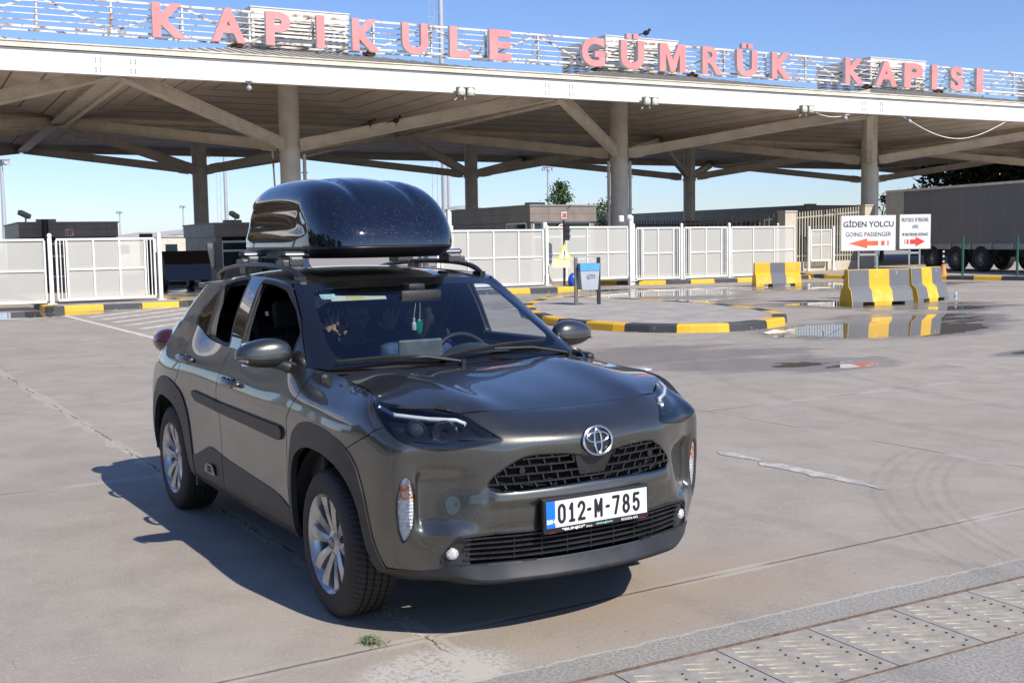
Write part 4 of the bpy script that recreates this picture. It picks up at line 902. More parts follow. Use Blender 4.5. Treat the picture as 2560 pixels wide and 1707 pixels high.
# ================= CAR SURFACES =================
def spl_mat(t,te):
    # natural cubic interpolation matrix from knots t to eval te
    n=len(t); h=np.diff(t); A=np.zeros((n,n)); B=np.zeros((n,n)); A[0,0]=A[-1,-1]=1
    for i in range(1,n-1):
        A[i,i-1]=h[i-1]; A[i,i]=2*(h[i-1]+h[i]); A[i,i+1]=h[i]
        B[i,i-1]=6/h[i-1]; B[i,i]=-6/h[i-1]-6/h[i]; B[i,i+1]=6/h[i]
    Mm=np.linalg.solve(A,B) if n>2 else np.zeros((n,n)); I=np.eye(n); out=np.zeros((len(te),n))
    for k,x in enumerate(te):
        i=min(max(np.searchsorted(t,x)-1,0),n-2); a=(t[i+1]-x)/h[i]; b=1-a
        out[k]=a*I[i]+b*I[i+1]+((a**3-a)*Mm[i]+(b**3-b)*Mm[i+1])*h[i]**2/6
    return out
def interp_dir(C,d,step,breaks=(),mir0=False,mir1=False):
    # C: (a,b,3) interpolate along axis 0 ; mirrored extension (y->-y) at ends
    C=np.moveaxis(C,d,0); n=C.shape[0]
    ds=np.linalg.norm(np.diff(C,axis=0),axis=2); ds=np.maximum(ds,1e-4); h=ds.mean(1)
    t=np.r_[0,np.cumsum(h)]
    cnt=[max(1,int(math.ceil(x/step))) for x in h]
    br=sorted(set([0,n-1]+list(breaks))); outs=[]
    for a,b in zip(br[:-1],br[1:]):
        te=np.concatenate([np.linspace(t[i],t[i+1],cnt[i],endpoint=False) for i in range(a,b)]+([[t[b]]] if b==n-1 else []))
        idx=list(range(a,b+1)); tk=list(t[a:b+1]); P=C[a:b+1]; 
        if a==0 and mir0:
            m_=min(3,n-1); ext=P[1:m_+1][::-1]*np.array([1,-1,1]); P=np.concatenate([ext,P]); tk=[2*t[0]-t[i] for i in range(m_,0,-1)]+tk
        if b==n-1 and mir1:
            m_=3; ext=C[n-1-m_:n-1][::-1]*np.array([1,-1,1]); P=np.concatenate([P,ext]); tk=tk+[2*t[-1]-t[n-2-i] for i in range(m_)]
        M=spl_mat(np.array(tk),te); outs.append(np.tensordot(M,P,(1,0)))
    return np.moveaxis(np.concatenate(outs),0,d)
def surf(C,s0,s1,b0=(),b1=(),m0=(False,False),m1=(False,False)):
    C=np.array(C,float); C=interp_dir(C,0,s0,b0,*m0); return interp_dir(C,1,s1,b1,*m1)
def grid_tris(G,flip=False):
    a,b=G.shape[:2]; V=G.reshape(-1,3); i=np.arange(a-1)[:,None]*b+np.arange(b-1)[None]; i=i.ravel()
    q=np.stack([i,i+1,i+b+1,i+b],1)
    if flip: q=q[:,::-1]
    T=np.concatenate([q[:,[0,1,2]],q[:,[0,2,3]]])
    N=np.zeros_like(V); fn=np.cross(V[T[:,1]]-V[T[:,0]],V[T[:,2]]-V[T[:,0]])
    for k in range(3): np.add.at(N,T[:,k],fn)
    N/=np.maximum(np.linalg.norm(N,axis=1),1e-12)[:,None]
    return V,N,T
# ---- patch A : wrap around lower body (|y| positive half). each column bottom -> top
zf=[.20,.29,.355,.42,.49,.60,.68,.79,.87,.925]
F_=[ # (x list for the 10 rows, y list or value, top)
 ([.80,.888,.862,.850,.858,.868,.860,.884,.882,.800],0,(.681,0,.963)),
 ([.795,.882,.856,.845,.853,.862,.854,.872,.872,.795],.16,(.682,.16,.965)),
 ([.775,.862,.838,.827,.836,.846,.838,.848,.846,.778],.29,(.682,.29,.969)),
 ([.75,.838,.815,.805,.815,.826,.818,.824,.812,.757],.39,(.679,.39,.9755)),
 ([.70,.790,.770,.765,.782,.784,.770,.770,.762,.708],.50,(.630,.51,.970)),
 ([.64,.735,.722,.722,.742,.730,.716,.714,.707,.640],[.58,.59,.60,.60,.60,.60,.60,.60,.60,.60],(.540,.60,.988)),
 ([.57,.650,.648,.650,.655,.650,.650,.655,.655,.578],[.66,.675,.68,.69,.69,.69,.69,.69,.685,.68],(.455,.672,.998)),
 ([.50,.575,.580,.585,.595,.603,.609,.616,.612,.515],[.72,.735,.755,.772,.784,.787,.785,.778,.764,.757],(.371,.736,1.006)),
 ([.42,.490,.498,.505,.515,.525,.535,.545,.545,.455],[.76,.785,.803,.818,.827,.830,.829,.822,.808,.799],(.27,.728,1.020)),
]
zs=[.275,.32,.37,.43,.50,.61,.70,.80,.885,.965]
SIDE=[ #x, y rows, top
 (.385,[.795,.83,.842,.848,.853,.854,.853,.851,.846,.815],(.17,.716,1.034)),
 (.20,[.81,.85,.861,.866,.871,.873,.874,.874,.866,.832],(.06,.706,1.044)),
 (.0,[.81,.85,.861,.866,.871,.873,.875,.876,.868,.836],(-.06,.698,1.053)),
 (-.20,[.82,.848,.86,.864,.868,.869,.870,.871,.865,.838],(-.18,.702,1.068)),
 (-.42,[.825,.85,.858,.860,.861,.859,.858,.863,.865,.845],(-.34,.772,1.091)),
 (-.80,[.83,.852,.860,.858,.853,.848,.850,.862,.868,.848],(-.8,.796,1.099)),
 (-1.20,[.83,.852,.860,.857,.851,.846,.849,.861,.868,.850],(-1.2,.797,1.104)),
 (-1.60,[.83,.852,.860,.857,.852,.849,.853,.863,.870,.855],(-1.6,.792,1.114)),
 (-1.95,[.825,.852,.861,.861,.860,.860,.863,.870,.876,.864],(-1.95,.781,1.140)),
 (-2.25,[.82,.855,.865,.870,.873,.876,.880,.884,.885,.872],(-2.20,.765,1.195)),
 (-2.56,[.81,.855,.868,.875,.880,.884,.887,.889,.885,.868],(-2.58,.735,1.200)),
 (-2.85,[.80,.84,.855,.862,.866,.868,.870,.870,.863,.840],(-2.88,.700,1.185)),
 (-3.06,[.74,.79,.81,.82,.825,.828,.83,.825,.81,.78],(-3.05,.650,1.165)),
]
zr=[.28,.36,.44,.52,.60,.68,.78,.88,.98,1.07]
REAR=[([-3.12,-3.19,-3.21,-3.21,-3.19,-3.17,-3.17,-3.18,-3.19,-3.18],.62,(-3.12,.52,1.155)),
 ([-3.19,-3.27,-3.29,-3.29,-3.27,-3.24,-3.23,-3.24,-3.25,-3.24],.34,(-3.17,.30,1.155)),
 ([-3.20,-3.29,-3.31,-3.31,-3.29,-3.26,-3.25,-3.26,-3.27,-3.26],0,(-3.18,0,1.155))]
cols=[]
for xs,ys,tp in F_:
    ys=ys if isinstance(ys,list) else [ys]*10; zz=list(zf); xs=list(xs); outer=(ys[5] if ys[5]>.55 else 0); zz[0]=.275 if outer else .245; zz[1]=.315 if outer else .292; xs[0]-=.10 if not outer else .03; cols.append([(x,y,z) for x,y,z in zip(xs,ys,zz)]+[tp])
for x,ys,tp in SIDE: cols.append([(x,y,z) for y,z in zip(ys,zs)]+[tp])
for xs,y,tp in REAR: cols.append([(x,y,z) for x,z in zip(xs,zr)]+[tp])
PA=np.array(cols) # (ncol, nrow, 3)
GA=surf(PA,.0135,.0125,(),(1,),(True,True),(False,False))
def sst(x,a,b): t=np.clip((x-a)/(b-a),0,1); return t*t*(3-2*t)
# pocket scooped inboard of the corner lamps
_x,_y,_z=GA[...,0],GA[...,1],GA[...,2]
_k=sst(_y,.475,.60)*(1-sst(_y,.700,.722))*sst(_z,.488,.545)*(1-sst(_z,.70,.775))*(_x>.45)
GA[...,0]-=_k*.038
# protruding bar under the upper grille, plate plane set back below it
_k=sst(_z,.603,.617)*(1-sst(_z,.650,.672))*(1-sst(_y,.445,.475))*(_x>.6); GA[...,0]+=_k*.012
_k=sst(_z,.49,.50)*(1-sst(_z,.590,.606))*(1-sst(_y,.46,.54))*(_x>.6); GA[...,0]-=_k*.004
# ---- patch B : bonnet   rows front->rear, cols centre->edge
HB=[[(.681,0,.963),(.682,.16,.965),(.682,.29,.969),(.679,.39,.9755),(.630,.51,.970)],
 [(.585,0,.986),(.585,.17,.988),(.585,.30,.993),(.582,.400,1.001),(.540,.60,.988)],
 [(.40,0,1.018),(.40,.18,1.021),(.395,.32,1.027),(.39,.435,1.036),(.371,.736,1.006)],
 [(.20,0,1.043),(.20,.19,1.046),(.20,.335,1.053),(.195,.455,1.062),(.20,.713,1.031)],
 [(0,0,1.060),(0,.19,1.063),(0,.34,1.070),(-.005,.465,1.078),(0,.700,1.048)],
 [(-.17,0,1.068),(-.172,.19,1.071),(-.18,.34,1.078),(-.19,.47,1.085),(-.18,.690,1.064)]]
HBa=np.array(HB)
# add a mid column between crease and edge, slightly crowned
mid=(HBa[:,3]*.5+HBa[:,4]*.5); mid[:,2]+=np.array([.002,.004,.004,.003,.002,.001]); HBa[1:5,3,2]+=.0035; HBa=np.concatenate([HBa[:,:4],mid[:,None],HBa[:,4:]],1)
GB=surf(HBa,.0135,.0135,(),(),(False,False),(True,False))
# ---- patch C : greenhouse wrap   cols centre front -> side -> centre rear ; rows base->top
CB=[((-.225,0,1.070),(-.895,0,1.487),.030),((-.228,.2,1.073),(-.900,.19,1.4855),.030),((-.245,.42,1.078),(-.915,.37,1.480),.026),((-.275,.60,1.083),(-.930,.49,1.4725),.016),((-.30,.690,1.086),(-.945,.557,1.467),.006),
 ((-.36,.742,1.088),(-.965,.600,1.470),.004),((-.47,.770,1.090),(-1.03,.622,1.481),.012),((-.8,.788,1.092),(-1.19,.630,1.496),.018),((-1.2,.789,1.097),(-1.42,.631,1.503),.018),((-1.6,.784,1.108),(-1.75,.627,1.498),.018),((-1.95,.773,1.134),(-2.02,.617,1.479),.016),
 ((-2.20,.758,1.185),(-2.26,.600,1.455),.012),((-2.58,.728,1.192),(-2.52,.580,1.437),.008),((-2.88,.692,1.178),(-2.66,.560,1.430),.004),((-3.04,.62,1.160),(-2.75,.52,1.428),.0),((-3.11,.45,1.155),(-2.80,.38,1.436),.004),((-3.15,.2,1.155),(-2.82,.18,1.443),.01),((-3.155,0,1.155),(-2.825,0,1.446),.01)]
rowsC=[]
for b,t,bu in CB:
    b=np.array(b);t=np.array(t); d=t-b
    out=np.array([0,0,0.]); tang=None
    col=[]
    for s in (0,.25,.5,.75,1):
        p=b+d*s; k=bu*4*s*(1-s)
        if b[0]>-.31 : n=np.array([.53,0,.85])
        elif b[0]<-3.03: n=np.array([-.6,0,.8])
        else: n=np.array([0,.9,.43])
        col.append(p+n*k)
    rowsC.append(col)
GC=surf(np.array(rowsC),.0135,.0135,(),(),(True,True),(False,False))
# ---- patch D : roof   rows front->rear (match top of C), cols centre->edge
RD=[]
for x,ze,ye,zc,xc in ((-.945,1.467,.557,1.487,-.895),(-1.03,1.481,.622,1.508,-1.03),(-1.19,1.496,.630,1.530,-1.19),(-1.42,1.503,.631,1.545,-1.42),(-1.75,1.498,.627,1.546,-1.75),(-2.02,1.479,.617,1.532,-2.02),(-2.26,1.455,.600,1.510,-2.27),(-2.52,1.437,.580,1.482,-2.55),(-2.75,1.428,.52,1.446,-2.825)):
    r=[]
    for s in (0,.33,.6,.82,1):
        y=ye*s; f=s**2.4; r.append((xc+(x-xc)*s**2,y,zc+(ze-zc)*f))
    RD.append(r)
GD=surf(np.array(RD),.02,.0135,(),(),(False,False),(True,False))
# ================= CAR ASSEMBLY =================
def rc_poly(P,r=.012,n=4):
    P=[np.array(p,float) for p in P]; out=[]; N=len(P)
    for i in range(N):
        a,b,c=P[i-1],P[i],P[(i+1)%N]; u=a-b; w=c-b; lu=np.linalg.norm(u); lw=np.linalg.norm(w); d=min(r,lu*.45,lw*.45); p0=b+u/lu*d; p1=b+w/lw*d
        for k in range(n+1): t=k/n; out.append((1-t)**2*p0+2*t*(1-t)*b+t*t*p1)
    return np.array(out)
def sdf_poly(P,Q):
    # signed distance (neg inside) of points Q to polygon P
    P=np.asarray(P); A=P; B=np.roll(P,-1,0); d=np.full(len(Q),1e9); ins=np.zeros(len(Q),bool)
    for a,b in zip(A,B):
        e=b-a; w=Q-a; t=np.clip((w@e)/max(e@e,1e-12),0,1); d=np.minimum(d,np.hypot(*(w-t[:,None]*e).T))
        c=(a[1]>Q[:,1])!=(b[1]>Q[:,1]); den=(b[1]-a[1]) if abs(b[1]-a[1])>1e-12 else 1e-12
        ins^=c&(Q[:,0]<(b[0]-a[0])*(Q[:,1]-a[1])/den+a[0])
    return np.where(ins,-d,d)
def sdf_line(P,Q,w):
    P=np.asarray(P,float); d=np.full(len(Q),1e9)
    for a,b in zip(P[:-1],P[1:]):
        e=b-a; ww=Q-a; t=np.clip((ww@e)/max(e@e,1e-12),0,1); d=np.minimum(d,np.hypot(*(ww-t[:,None]*e).T))
    return d-w
class Shell:
    def __init__(s,V,N,T,lab): s.V=V;s.N=N;s.T=T;s.L=np.full(len(T),lab,dtype=object)
    def cut(s,fn,new,frm=None,sel=None):
        C=s.V[s.T].mean(1); act=np.ones(len(s.T),bool)
        if frm is not None: act&=np.isin(s.L,frm if isinstance(frm,(list,tuple)) else [frm])
        if sel is not None: act&=sel(C)
        f=np.full(len(s.V),1e3); vi=np.unique(s.T[act]); f[vi]=fn(s.V[vi]); f[np.abs(f)<2e-4]=0
        ft=f[s.T]; allin=act&(ft<=0).all(1); mixed=act&(ft<0).any(1)&(ft>0).any(1)
        s.L[allin]=new
        idx=np.where(mixed)[0]
        if len(idx)==0: return
        V=[*s.V];N=[*s.N]; cache={}; nT=[];nL=[]
        def ep(a,b):
            k=(a,b) if a<b else (b,a)
            if k in cache: return cache[k]
            p,q=s.V[k[0]],s.V[k[1]]; fa,fb=f[k[0]],f[k[1]]; lo,hi=0.,1.; t=fa/(fa-fb)
            for _ in range(2):
                ft_=fn((p+(q-p)*t)[None])[0]
                if (ft_>0)==(fa>0): lo=t; fa=ft_
                else: hi=t; fb=ft_
                t=lo+(hi-lo)*abs(fa)/max(abs(fa)+abs(fb),1e-12)
            t=min(max(t,.02),.98)
            V.append(p+(q-p)*t); n=s.N[k[0]]*(1-t)+s.N[k[1]]*t; N.append(n/max(np.linalg.norm(n),1e-9)); cache[k]=len(V)-1; return cache[k]
        for i in idx:
            t=s.T[i]; neg=[];pos=[]
            for a in range(3):
                u=t[a]; w=t[(a+1)%3]; fu,fw=f[u],f[w]
                if fu<=0: neg.append(u)
                if fu>=0: pos.append(u)
                if fu*fw<0: e=ep(u,w); neg.append(e); pos.append(e)
            for poly,lab in ((neg,new),(pos,s.L[i])):
                for j in range(1,len(poly)-1): nT.append((poly[0],poly[j],poly[j+1])); nL.append(lab)
        keep=~mixed; s.V=np.array(V);s.N=np.array(N); s.T=np.concatenate([s.T[keep],np.array(nT)]); s.L=np.concatenate([s.L[keep],np.array(nL,dtype=object)])
    def sub(s,labs):
        m_=np.isin(s.L,labs if isinstance(labs,(list,tuple)) else [labs]); T=s.T[m_]; vi,inv=np.unique(T,return_inverse=True); return s.V[vi],s.N[vi],inv.reshape(-1,3)
def xz(p): return p[:,[0,2]]
def yz(p): return p[:,[1,2]]
def xy(p): return p[:,[0,1]]
def mesh_from(name,V,N,T,m,parent,rim=.012,side=1,push=0,inner=None):
    V=V+N*push; n0=len(V)
    e=np.concatenate([T[:,[0,1]],T[:,[1,2]],T[:,[2,0]]]); key=np.sort(e,1); _,iv,ct=np.unique(key,axis=0,return_inverse=True,return_counts=True); be=e[ct[iv.ravel()]==1]
    faces=T; normals=N; VV_=V
    if rim and len(be):
        bv,inv=np.unique(be,return_inverse=True); inv=inv.reshape(-1,2); k=len(bv)
        # round-over: small step then down
        v1=V[bv]; v2=V[bv]-N[bv]*rim
        VV_=np.concatenate([V,v1,v2]); 
        a=inv[:,0];b=inv[:,1]; q=np.stack([b+n0,a+n0,a+n0+k,b+n0+k],1); faces=np.concatenate([T,q[:,[0,1,2]],q[:,[0,2,3]]])
        rn=np.zeros((len(VV_),3)); fn=np.cross(VV_[q[:,1]]-VV_[q[:,0]],VV_[q[:,2]]-VV_[q[:,0]])
        for c in range(4): np.add.at(rn,q[:,c],fn)
        rn/=np.maximum(np.linalg.norm(rn,axis=1),1e-12)[:,None]; normals=np.concatenate([N,rn[n0:]])
    if side<0: VV_=VV_*[1,-1,1]; normals=normals*[1,-1,1]; faces=faces[:,::-1]
    me=bpy.data.meshes.new(name); me.vertices.add(len(VV_)); me.vertices.foreach_set('co',VV_.astype('f4').ravel()); me.loops.add(len(faces)*3); me.loops.foreach_set('vertex_index',faces.astype('i4').ravel()); me.polygons.add(len(faces)); me.polygons.foreach_set('loop_start',np.arange(0,len(faces)*3,3,dtype='i4')); me.update(calc_edges=True)
    me.polygons.foreach_set('use_smooth',np.ones(len(faces),bool)); me.normals_split_custom_set_from_vertices(normals.astype('f4')); me.validate()
    return link(name,me,m,parent)
def surfx(y,z):
    # front surface x at (|y|,z) by nearest sample
    d=(A0y-abs(y))**2+(A0z-z)**2; return float(A0x[np.argmin(d)])
fm=(GA[...,0]>.55); A0x,A0y,A0z=GA[...,0][fm],GA[...,1][fm],GA[...,2][fm]
# ---- materials ----
def paint_mat():
    g=NG('bronze_car_paint'); v=g.obj(); vo=g.n('TexVoronoi'); g.l(v,vo.inputs['Vector']); vo.inputs['Scale'].default_value=420
    rnd=g.xyz(vo.outputs['Color'])[0]
    dust=g.ramp(g.noise(v,7,6,.7),.45,.75,0,1)
    c=g.mix(g.ramp(rnd,.7,1.0),(.088,.085,.075),(.118,.114,.100)); c=g.mix(g.math('MULTIPLY',dust,.12),c,(.26,.23,.19))
    sp=g.n('TexVoronoi'); g.l(v,sp.inputs['Vector']); sp.inputs['Scale'].default_value=26
    spm=g.math('MULTIPLY',g.ramp(sp.outputs['Distance'],.035,.05,1,0),g.ramp(g.xyz(sp.outputs['Color'])[1],.80,.84)); c=g.mix(g.math('MULTIPLY',spm,.7),c,(.42,.36,.27))
    g.set(col=c,metal=.85,rough=g.math('ADD',g.math('MULTIPLY',rnd,.04),.33),coat=1.0,coatr=g.math('ADD',g.math('MULTIPLY',dust,.03),.018)); g.p.inputs['Coat IOR'].default_value=1.75
    return g.m
PAINT=paint_mat()
def plast(name,c,r,b=.25):
    g=NG(name); v=g.obj(); g.set(col=g.mix(g.ramp(g.noise(v,5,5,.7),.4,.7),c,tuple(x*1.8 for x in c)),rough=r); g.bump(g.noise(v,700,2,.5),b,.0006); return g.m
PLA=plast('cladding_plastic',(.018,.0185,.020),.46); GLO=mat('gloss_black',(.006,.006,.007),.04,0,0,coat=1.0); TRIM=plast('dark_trim',(.012,.012,.013),.55); INN=mat('car_inner_dark',(.008,.008,.009),.8,0,0)
CHR=mat('chrome',(.66,.66,.67),.16,1,0); SIL=mat('satin_aluminium',(.62,.62,.63),.32,.9,.05); ALLOY=NG('alloy_silver'); v_=ALLOY.obj(); ALLOY.set(col=ALLOY.mix(ALLOY.ramp(ALLOY.noise(v_,14,5,.7),.40,.70),(.52,.52,.53),(.34,.31,.27)),rough=.30,metal=.75,coat=.5); ALM=ALLOY.m
def glassm(name,tint,tr,rough=.0):
    g=NG(name); t=g.t; gl=g.n('BsdfGlossy'); gl.inputs['Roughness'].default_value=rough; gl.inputs[0].default_value=(1,1,1,1); tp=g.n('BsdfTransparent'); tp.inputs[0].default_value=(*tint,1); fr=g.n('Fresnel'); fr.inputs[0].default_value=tr; mx=g.n('MixShader')
    geo=g.n('NewGeometry')
    g.l(fr.outputs[0],mx.inputs[0]); g.l(tp.outputs[0],mx.inputs[1]); g.l(gl.outputs[0],mx.inputs[2]); g.l(mx.outputs[0],g.out.inputs[0]); return g.m
GLASS=glassm('windscreen_glass',(.74,.81,.83),1.80); GTINT=glassm('tinted_glass',(.25,.27,.28),1.6); LENSM=glassm('clear_lens',(.82,.86,.9),1.6); FG=NG('fog_lens'); _v=FG.obj(); _f=FG.noise(_v,160,3,.6); FG.set(col=FG.mix(FG.ramp(_f,.4,.6),(.30,.31,.33),(.70,.70,.72)),rough=.12,coat=1.0); FG.bump(_f,.6,.003); FOGM=FG.m; LENSC=glassm('corner_lens',(.95,.96,.97),1.3)
car=thing('parked_car','bronze grey compact SUV with a black roof box, parked in the foreground with waving occupants','car',(0,0,0))
# ---- shell A ----
V,N,T=grid_tris(GA)
if N[len(N)//3].dot(V[len(N)//3]-np.array([-1.2,0,.6]))<0: T=T[:,::-1]; N=-N
A=Shell(V,N,T,'body')
fx=lambda a:(lambda C:C[:,0]>a)
sidesel=lambda C:(C[:,1]>.60)&(C[:,0]>-3.05)&(C[:,0]<.58)
lip=[(-.05,.362),(.28,.362),(.57,.360),(.628,.360),(.645,.345),(.70,.334),(.80,.332),(.95,.31),(.95,.05),(-.05,.05)]
A.cut(lambda p:sdf_poly(lip,yz(p)),'front_lip',None,fx(.40))
lowg=rc_poly([(-.3,.487),(.28,.489),(.44,.492),(.586,.484),(.613,.442),(.634,.403),(.641,.374),(.626,.3615),(.57,.3615),(.28,.366),(-.3,.366)],.01)
A.cut(lambda p:sdf_poly(lowg,yz(p)),'lower_grille_opening','body',fx(.6))
upg=rc_poly([(-.3,.775),(0,.774),(.05,.778),(.10,.791),(.16,.800),(.27,.804),(.327,.799),(.385,.771),(.445,.725),(.466,.695),(.462,.675),(.435,.662),(.334,.662),(0,.668),(-.3,.668)],.018)
A.cut(lambda p:sdf_poly(upg,yz(p))-.006,'grille_surround','body',fx(.6)); A.cut(lambda p:sdf_poly(upg,yz(p)),'grille_opening','grille_surround',fx(.6))
hl=rc_poly([(.512,1.1),(.733,1.1),(.745,1.005),(.757,.991),(.766,.975),(.775,.950),(.7825,.921),(.783,.904),(.779,.886),(.758,.866),(.709,.850),(.644,.840),(.588,.843),(.50,.855),(.419,.866),(.406,.8755),(.422,.892),(.462,.924),(.492,.957),(.510,.975)],.008)
A.cut(lambda p:sdf_poly(hl,yz(p))-.007,'headlight_seal','body',fx(.30)); A.cut(lambda p:sdf_poly(hl,yz(p)),'headlight','headlight_seal',fx(.30))
drl=rc_poly([(.760,.738),(.736,.708),(.7235,.650),(.7235,.600),(.730,.535),(.750,.480),(.768,.452),(.783,.500),(.791,.576),(.790,.640),(.779,.706)],.012)
A.cut(lambda p:sdf_poly(drl,yz(p))-.004,'corner_lamp_seal','body',fx(.52)); A.cut(lambda p:sdf_poly(drl,yz(p)),'corner_lamp','corner_lamp_seal',fx(.52))
fo=[(-.436,.35),(-.442,.55),(-.436,.674),(-.376,.788),(-.30,.835),(-.239,.858),(-.16,.873),(.036,.866),(.21,.834),(.293,.797),(.352,.740),(.407,.642),(.441,.529),(.468,.413),(.492,.335),(.51,.1),(-.43,.1)]
fi=[(-.395,.35),(-.408,.5),(-.395,.62),(-.36,.68),(-.272,.729),(-.157,.757),(.039,.755),(.205,.718),(.312,.641),(.375,.552),(.398,.45),(.425,.352),(.455,.30),(.46,.1),(-.40,.1)]
ro=[(-2.045,.30),(-2.068,.444),(-2.119,.674),(-2.183,.780),(-2.297,.831),(-2.436,.860),(-2.595,.866),(-2.766,.822),(-2.905,.70),(-2.985,.55),(-3.02,.42),(-3.03,.1),(-2.045,.1)]
ri=[(-2.12,.30),(-2.150,.396),(-2.193,.489),(-2.245,.609),(-2.33,.688),(-2.435,.724),(-2.60,.742),(-2.737,.724),(-2.86,.64),(-2.93,.50),(-2.95,.35),(-2.95,.1),(-2.11,.1)]
cl=[(-2.2,.431),(-2.05,.431),(-1.90,.475),(-1.76,.524),(-1.70,.526),(-1.42,.496),(-.70,.462),(-.58,.450),(-.48,.425),(-.414,.405),(-.35,.38),(-.35,.1),(-2.2,.1)]
cl_=rc_poly(cl,.03); fo_=rc_poly(fo,.05); fi_=rc_poly(fi,.06); ro_=rc_poly(ro,.05); ri_=rc_poly(ri,.06)
A.cut(lambda p:sdf_poly(cl_,xz(p)),'sill_cladding','body',lambda C:sidesel(C)&(C[:,0]<-.3)&(C[:,0]>-2.15))
A.cut(lambda p:sdf_poly(fo_,xz(p)),'wheel_arch_trim',['body','sill_cladding','front_lip'],lambda C:sidesel(C)&(C[:,1]>.72))
A.cut(lambda p:sdf_poly(ro_,xz(p)),'wheel_arch_trim',['body','sill_cladding'],lambda C:(C[:,1]>.66)&(C[:,0]<-1.9))
A.cut(lambda p:sdf_poly(fi_,xz(p)),'hole',None,lambda C:sidesel(C)&(C[:,1]>.70)); A.cut(lambda p:sdf_poly(ri_,xz(p)),'hole',None,lambda C:(C[:,1]>.64)&(C[:,0]<-1.9))
A.cut(lambda p:.33-p[:,2]*-1*-1 if False else p[:,2]-.40,'rear_valance','body',lambda C:C[:,0]<-2.9)
# gaps and panels
GW_=.0034
dF=[(-.30,1.12),(-.31,1.09),(-.352,.959),(-.444,.846),(-.479,.70),(-.475,.55),(-.452,.42),(-.446,.335),(-.446,.2)]
dM=[(-1.455,1.15),(-1.467,1.10),(-1.516,.974),(-1.553,.809),(-1.548,.65),(-1.53,.52),(-1.472,.377),(-1.46,.2)]
dR=[(-2.19,1.25),(-2.225,1.1),(-2.241,.949),(-2.262,.90),(-2.32,.842)]
front_poly=dF+[(-1.46,.2)]+dM[::-1]
rear_poly=dM+[(-2.045,.1)]+[(-2.045,.30),(-2.068,.444),(-2.119,.674),(-2.183,.780),(-2.297,.831)]+dR[::-1]
for lab in ('body','sill_cladding'):
    A.cut(lambda p:sdf_poly(front_poly,xz(p)),lab+'@front',lab,sidesel); A.cut(lambda p:sdf_poly(rear_poly,xz(p)),lab+'@rear',lab,sidesel)
alls=['body','sill_cladding','body@front','body@rear','sill_cladding@front','sill_cladding@rear','wheel_arch_trim']
A.cut(lambda p:sdf_line(dF,xz(p),GW_),'gap',alls,sidesel); A.cut(lambda p:sdf_line(dM,xz(p),GW_),'gap',alls,sidesel); A.cut(lambda p:sdf_line(dR,xz(p),GW_),'gap',alls,sidesel)
A.cut(lambda p:sdf_line([(-2.297,.831),(-2.33,.688),(-2.32,.60)],xz(p),.0018),'gap',['wheel_arch_trim'],sidesel)
A.cut(lambda p:sdf_line([(-2.0,.335),(-.2,.335)],xz(p),.002),'gap',['sill_cladding@front','sill_cladding@rear'],sidesel)
bf=[(.53,.945),(.487,.922),(.43,.883),(.287,.816),(.20,.77)]
bumper_poly=[(1.2,.945),(.53,.945)]+bf[1:]+[(.2,.1),(1.2,.1)]
# bumper = everything ahead of bf line
A.cut(lambda p:sdf_poly(bumper_poly,xz(p)),'front_bumper','body',lambda C:C[:,0]>.19)
A.cut(lambda p:sdf_line(bf,xz(p),.0022),'gap',['body','front_bumper'],lambda C:(C[:,0]>.15)&(C[:,1]>.7))
A.cut(lambda p:np.where(p[:,1]<.54,-1.,1.),'front_bumper','body',lambda C:C[:,0]>.55)
A.cut(lambda p:sdf_line([(.538,.48),(.538,.556),(.503,.586),(.446,.586),(.431,.573),(.429,.48)],yz(p),.0018),'gap',['front_bumper'],lambda C:(C[:,0]>.6))
mo=rc_poly([(-1.975,.832),(-1.50,.811),(-.55,.800),(-.515,.788),(-.513,.760),(-.56,.727),(-1.51,.751),(-1.93,.771),(-1.985,.80)],.02)
A.cut(lambda p:sdf_poly(mo,xz(p)),'m@front',['body@front'],sidesel); A.cut(lambda p:sdf_poly(mo,xz(p)),'m@rear',['body@rear'],sidesel)
# ---- shell B bonnet ----
def inset(G,d_front,d_edge,d_back):
    G=G.copy()
    def mv(a,b,d): v=b-a; l=np.linalg.norm(v,axis=-1,keepdims=True); return a+v/np.maximum(l,1e-9)*d
    G[0]=mv(G[0],G[1],d_front); G[:,-1]=mv(G[:,-1],G[:,-2],d_edge[:,None] if hasattr(d_edge,'__len__') else d_edge); G[-1]=mv(G[-1],G[-2],d_back); return G
xe=GB[:,-1,0]; de=.0042+.0055*sst(xe,.36,.46)*(1-sst(xe,.58,.62))
GBi=inset(GB,.0036,de,.002)
V,N,T=grid_tris(GBi)
if N[:,2].mean()<0: T=T[:,::-1]; N=-N
B_=Shell(V,N,T,'bonnet')
# ---- shell C greenhouse ----
V,N,T=grid_tris(GC)
if N[len(N)//2].dot(V[len(N)//2]-np.array([-1.6,0,1.2]))<0: T=T[:,::-1]; N=-N
Cs=Shell(V,N,T,'door_frame')
wsedge=[(-.1,2),(.555,2),(.555,1.475),(.557,1.467),(.600,1.345),(.6285,1.26),(.665,1.16),(.692,1.080),(.70,.9),(-.1,.9)]
frontC=lambda C:(C[:,0]>-1.02)&(C[:,1]<.75)
Cs.cut(lambda p:sdf_poly(wsedge,yz(p)),'windscreen_border','door_frame',lambda C:(C[:,0]>-1.0))
clear=rc_poly([(-.3,1.112),(.3,1.114),(.600,1.120),(.640,1.140),(.634,1.207),(.583,1.350),(.553,1.414),(.51,1.444),(.25,1.452),(-.3,1.4535)],.03)
Cs.cut(lambda p:sdf_poly(clear,yz(p)),'windscreen','windscreen_border',frontC)
sideC=lambda C:(C[:,1]>.52)&(C[:,0]<-.40)&(C[:,0]>-2.7)
